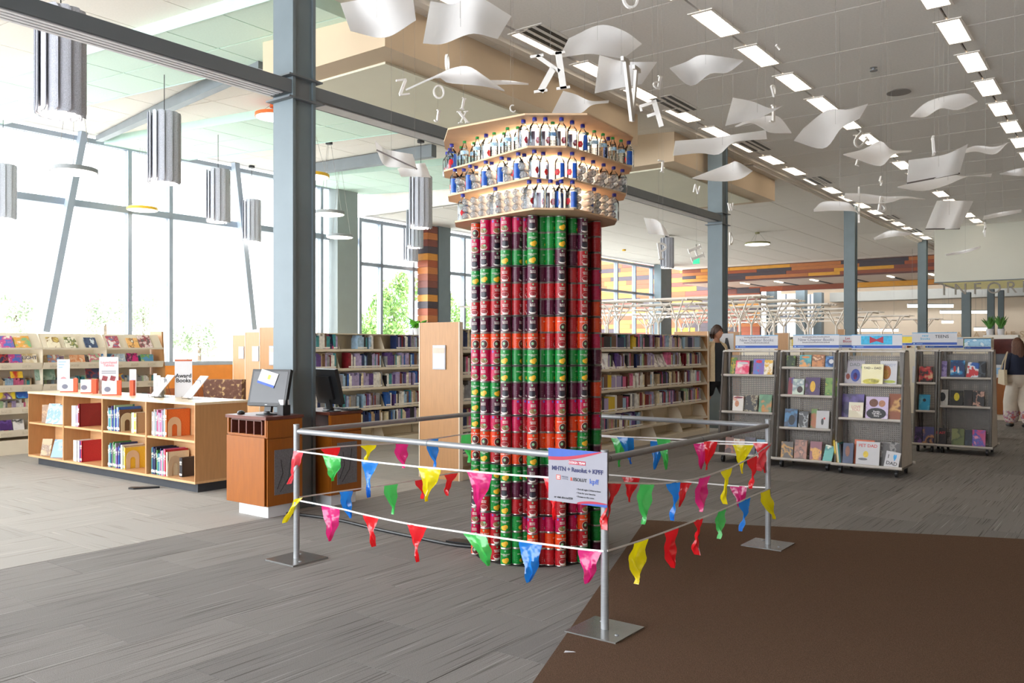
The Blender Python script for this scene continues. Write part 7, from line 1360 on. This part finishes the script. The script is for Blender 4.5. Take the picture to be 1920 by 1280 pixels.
# --- man in a cream jacket, walking to the right
mp = W(-5.99, 13.92); man = thing('person', 'man in an open cream jacket and black shorts walking beside the steel column', 'person', (mp.x, mp.y, 0), radians(24))
J = {'pelvis': (0, 0, .98, .15, .11), 'waist': (0, .0, 1.12, .135, .095), 'chest': (0, -.01, 1.34, .165, .115), 'neck0': (0, .0, 1.53, .07, .06), 'neck1': (0, -.02, 1.63, .052, .055), 'skull': (0, -.02, 1.73, .06, .07),
     'shl': (.17, .0, 1.49, .062, .062), 'ell': (.235, .05, 1.20, .047, .047), 'wrl': (.25, -.05, .96, .03, .027), 'shr': (-.17, .0, 1.49, .062, .062), 'elr': (-.24, .02, 1.20, .047, .047), 'wrr': (-.26, -.08, .97, .03, .027),
     'hipl': (.09, 0, .92, .10, .10), 'knl': (.11, -.22, .54, .062, .064), 'anl': (.11, -.16, .10, .040, .042), 'tol': (.12, -.32, .04, .035, .03), 'hipr': (-.09, 0, .92, .10, .10), 'knr': (-.10, .14, .53, .062, .064), 'anr': (-.10, .42, .14, .040, .042), 'tor': (-.10, .34, .04, .035, .03)}
E_ = [('pelvis', 'waist'), ('waist', 'chest'), ('chest', 'neck0'), ('neck0', 'neck1'), ('neck1', 'skull'), ('chest', 'shl'), ('shl', 'ell'), ('ell', 'wrl'), ('chest', 'shr'), ('shr', 'elr'), ('elr', 'wrr'), ('pelvis', 'hipl'), ('hipl', 'knl'), ('knl', 'anl'), ('anl', 'tol'), ('pelvis', 'hipr'), ('hipr', 'knr'), ('knr', 'anr'), ('anr', 'tor')]
skinned('body', J, E_, SK1, man)
head_parts(man, (0, -.045, 1.73), radians(20), SK1, HB)
TEE = M('dark_tee', '#2c3036', .85, 0, (90, .15)); JK = M('cream_jacket_cloth', '#d9c6a4', .85, 0, (60, .10)); SHO = M('black_shorts_cloth', '#1b1b1f', .85, 0, (60, .15)); SHOE = M('dark_shoe', '#2a2726', .6, 0, (30, .1))
loft('tee_shirt', [(.88, 0, 0, .185, .145), (1.0, 0, 0, .18, .14), (1.15, 0, 0, .17, .13), (1.35, 0, -.01, .195, .145), (1.47, 0, -.005, .175, .125), (1.55, 0, 0, .095, .085)], TEE, man, wob=.01)
loft('jacket', [(.88, 0, .0, .235, .19), (1.0, 0, 0, .225, .18), (1.15, 0, 0, .215, .17), (1.35, 0, -.005, .225, .172), (1.46, 0, 0, .205, .15), (1.53, 0, .01, .135, .11), (1.57, 0, .01, .10, .09)], JK, man, -pi/2+.60, 1.5*pi-.60, 26, .012, .012)
loft('collar', [(1.53, 0, .01, .125, .10), (1.575, 0, .01, .098, .088), (1.55, 0, .005, .135, .112)], JK, man, -pi/2+.62, 1.5*pi-.62, 20, .006)
for s, a, e, w in ((1, 'shl', 'ell', 'wrl'), (-1, 'shr', 'elr', 'wrr')):
    q = [Vector(J[k][:3]) for k in (a, e, w)]; skinned('sleeve', {'r': (*q[0].lerp(Vector((0, 0, 1.48)), .35), .085, .085), 's': (*q[0], .080, .080), 'm': (*q[0].lerp(q[1], .55), .072, .072), 'e': (*q[1], .066, .066), 'w': (*q[1].lerp(q[2], .95), .052, .05)}, [('r', 's'), ('s', 'm'), ('m', 'e'), ('e', 'w')], JK, man)
    hand(man, q[2], (q[2]-q[1])*1.0, SK1, -s)
skinned('shorts', {'p': (0, 0, .93, .172, .135), 't': (0, 0, 1.03, .16, .125), 'hl': (.10, -.02, .86, .118, .118), 'kl': (.12, -.16, .62, .105, .105), 'hr': (-.10, .02, .86, .118, .118), 'kr': (-.11, .10, .61, .105, .105)}, [('p', 't'), ('p', 'hl'), ('hl', 'kl'), ('p', 'hr'), ('hr', 'kr')], SHO, man)
for nm, a, b, c in (('shoe', (.11, -.12, .045), (.115, -.26, .04), (.12, -.36, .032)), ('shoe', (-.10, .45, .05), (-.10, .34, .04), (-.10, .24, .032))): skinned(nm, {'a': (*a, .048, .045), 'b': (*b, .05, .04), 'c': (*c, .035, .028)}, [('a', 'b'), ('b', 'c')], SHOE, man)
# --- woman seen from behind at the right edge
wp = onz(1903, 801, 0); wo_ = thing('person', 'woman seen from behind with long wavy hair, navy top and loose cream trousers', 'person', (wp.x+.05, wp.y, 0), radians(172))
J2 = {'pelvis': (0, 0, .90, .145, .11), 'waist': (0, 0, 1.03, .12, .09), 'chest': (0, -.01, 1.22, .145, .105), 'neck0': (0, 0, 1.36, .06, .055), 'neck1': (0, -.01, 1.43, .045, .048), 'skull': (0, -.01, 1.51, .055, .06), 'shl': (.15, 0, 1.32, .055, .055), 'ell': (.21, .02, 1.07, .042, .042), 'wrl': (.19, -.14, .92, .027, .024), 'shr': (-.15, 0, 1.32, .055, .055), 'elr': (-.21, .02, 1.07, .042, .042), 'wrr': (-.20, -.10, .88, .027, .024),
      'hipl': (.085, 0, .84, .10, .10), 'knl': (.09, -.05, .47, .06, .06), 'anl': (.09, -.02, .09, .038, .04), 'tol': (.095, -.15, .035, .034, .028), 'hipr': (-.085, 0, .84, .10, .10), 'knr': (-.09, .04, .47, .06, .06), 'anr': (-.09, .20, .11, .038, .04), 'tor': (-.09, .10, .035, .034, .028)}
skinned('body', J2, E_, SK2, wo_); head_parts(wo_, (0, -.02, 1.515), 0.0, SK2, HW, True)
NV = M('navy_top_cloth', '#20263a', .9, 0, (70, .15)); TRO = M('cream_trouser_cloth', '#d3c8ba', .9, 0, (8, .07), (14, .4)); HEM = M_art('floral_hem', '#d6c8be', '#a88aa8', '#c86a5a', 22, .9)
loft('top', [(.97, 0, 0, .185, .145), (1.06, 0, 0, .165, .13), (1.22, 0, -.005, .18, .135), (1.32, 0, 0, .165, .115), (1.39, 0, 0, .085, .075)], NV, wo_, wob=.015)
for s, a, e, w in ((1, 'shl', 'ell', 'wrl'), (-1, 'shr', 'elr', 'wrr')):
    q = [Vector(J2[k][:3]) for k in (a, e, w)]; skinned('sleeve', {'r': (*q[0].lerp(Vector((0, 0, 1.30)), .4), .075, .075), 's': (*q[0], .072, .072), 'e': (*q[1], .06, .06), 'w': (*q[1].lerp(q[2], .45), .055, .055)}, [('r', 's'), ('s', 'e'), ('e', 'w')], NV, wo_); hand(wo_, q[2], q[2]-q[1], SK2, -s)
loft('trouser_seat', [(.74, 0, 0, .15, .115), (.84, 0, 0, .185, .150), (.91, 0, 0, .188, .15), (.99, 0, 0, .165, .13), (1.02, 0, 0, .155, .12)], TRO, wo_, wob=.02)
for s, k0, a0 in ((1, 'knl', 'anl'), (-1, 'knr', 'anr')):
    kx, ky = J2[k0][0], J2[k0][1]; ax, ay = J2[a0][0], J2[a0][1]
    loft('trouser_leg', [(.30, s*.105, ay*.7+ky*.2, .125, .12), (.47, s*.102, ky, .122, .12), (.65, s*.095, ky*.5, .112, .128), (.78, s*.085, 0, .102, .138), (.88, s*.075, 0, .08, .115)], TRO, wo_, wob=.03); loft('trouser_hem', [(.10, ax+s*.012, ay, .095, .10), (.17, ax+s*.014, ay, .125, .125), (.31, s*.105, ay*.7+ky*.2, .1262, .1212)], HEM, wo_, wob=.03)
    skinned('shoe', {'a': (ax, ay+.02, .05, .05, .045), 'b': (ax, ay-.10, .042, .05, .038), 'c': (ax, ay-.2, .03, .035, .026)}, [('a', 'b'), ('b', 'c')], BLACK, wo_)
TOTE = M('beige_canvas', '#cbbba0', .9, 0, (60, .1)); o = thing('tote_bag', 'beige canvas tote bag hanging from the shoulder of the woman', 'bag', (wp.x-.21, wp.y-.02, 0), radians(80))
mb = MB(); mb.slab([(-.15, 0, .78), (.15, 0, .80), (.13, 0, 1.06), (-.13, 0, 1.06)], (0, 1, 0), .05); mb.build('bag_body', TOTE, o); mb = MB(); mb.tube([(-.09, .03, 1.05), (-.05, .0, 1.2), (0, -.055, 1.385), (.05, .0, 1.2), (.09, .03, 1.05)], .012, 6); mb.build('strap', TOTE, o)
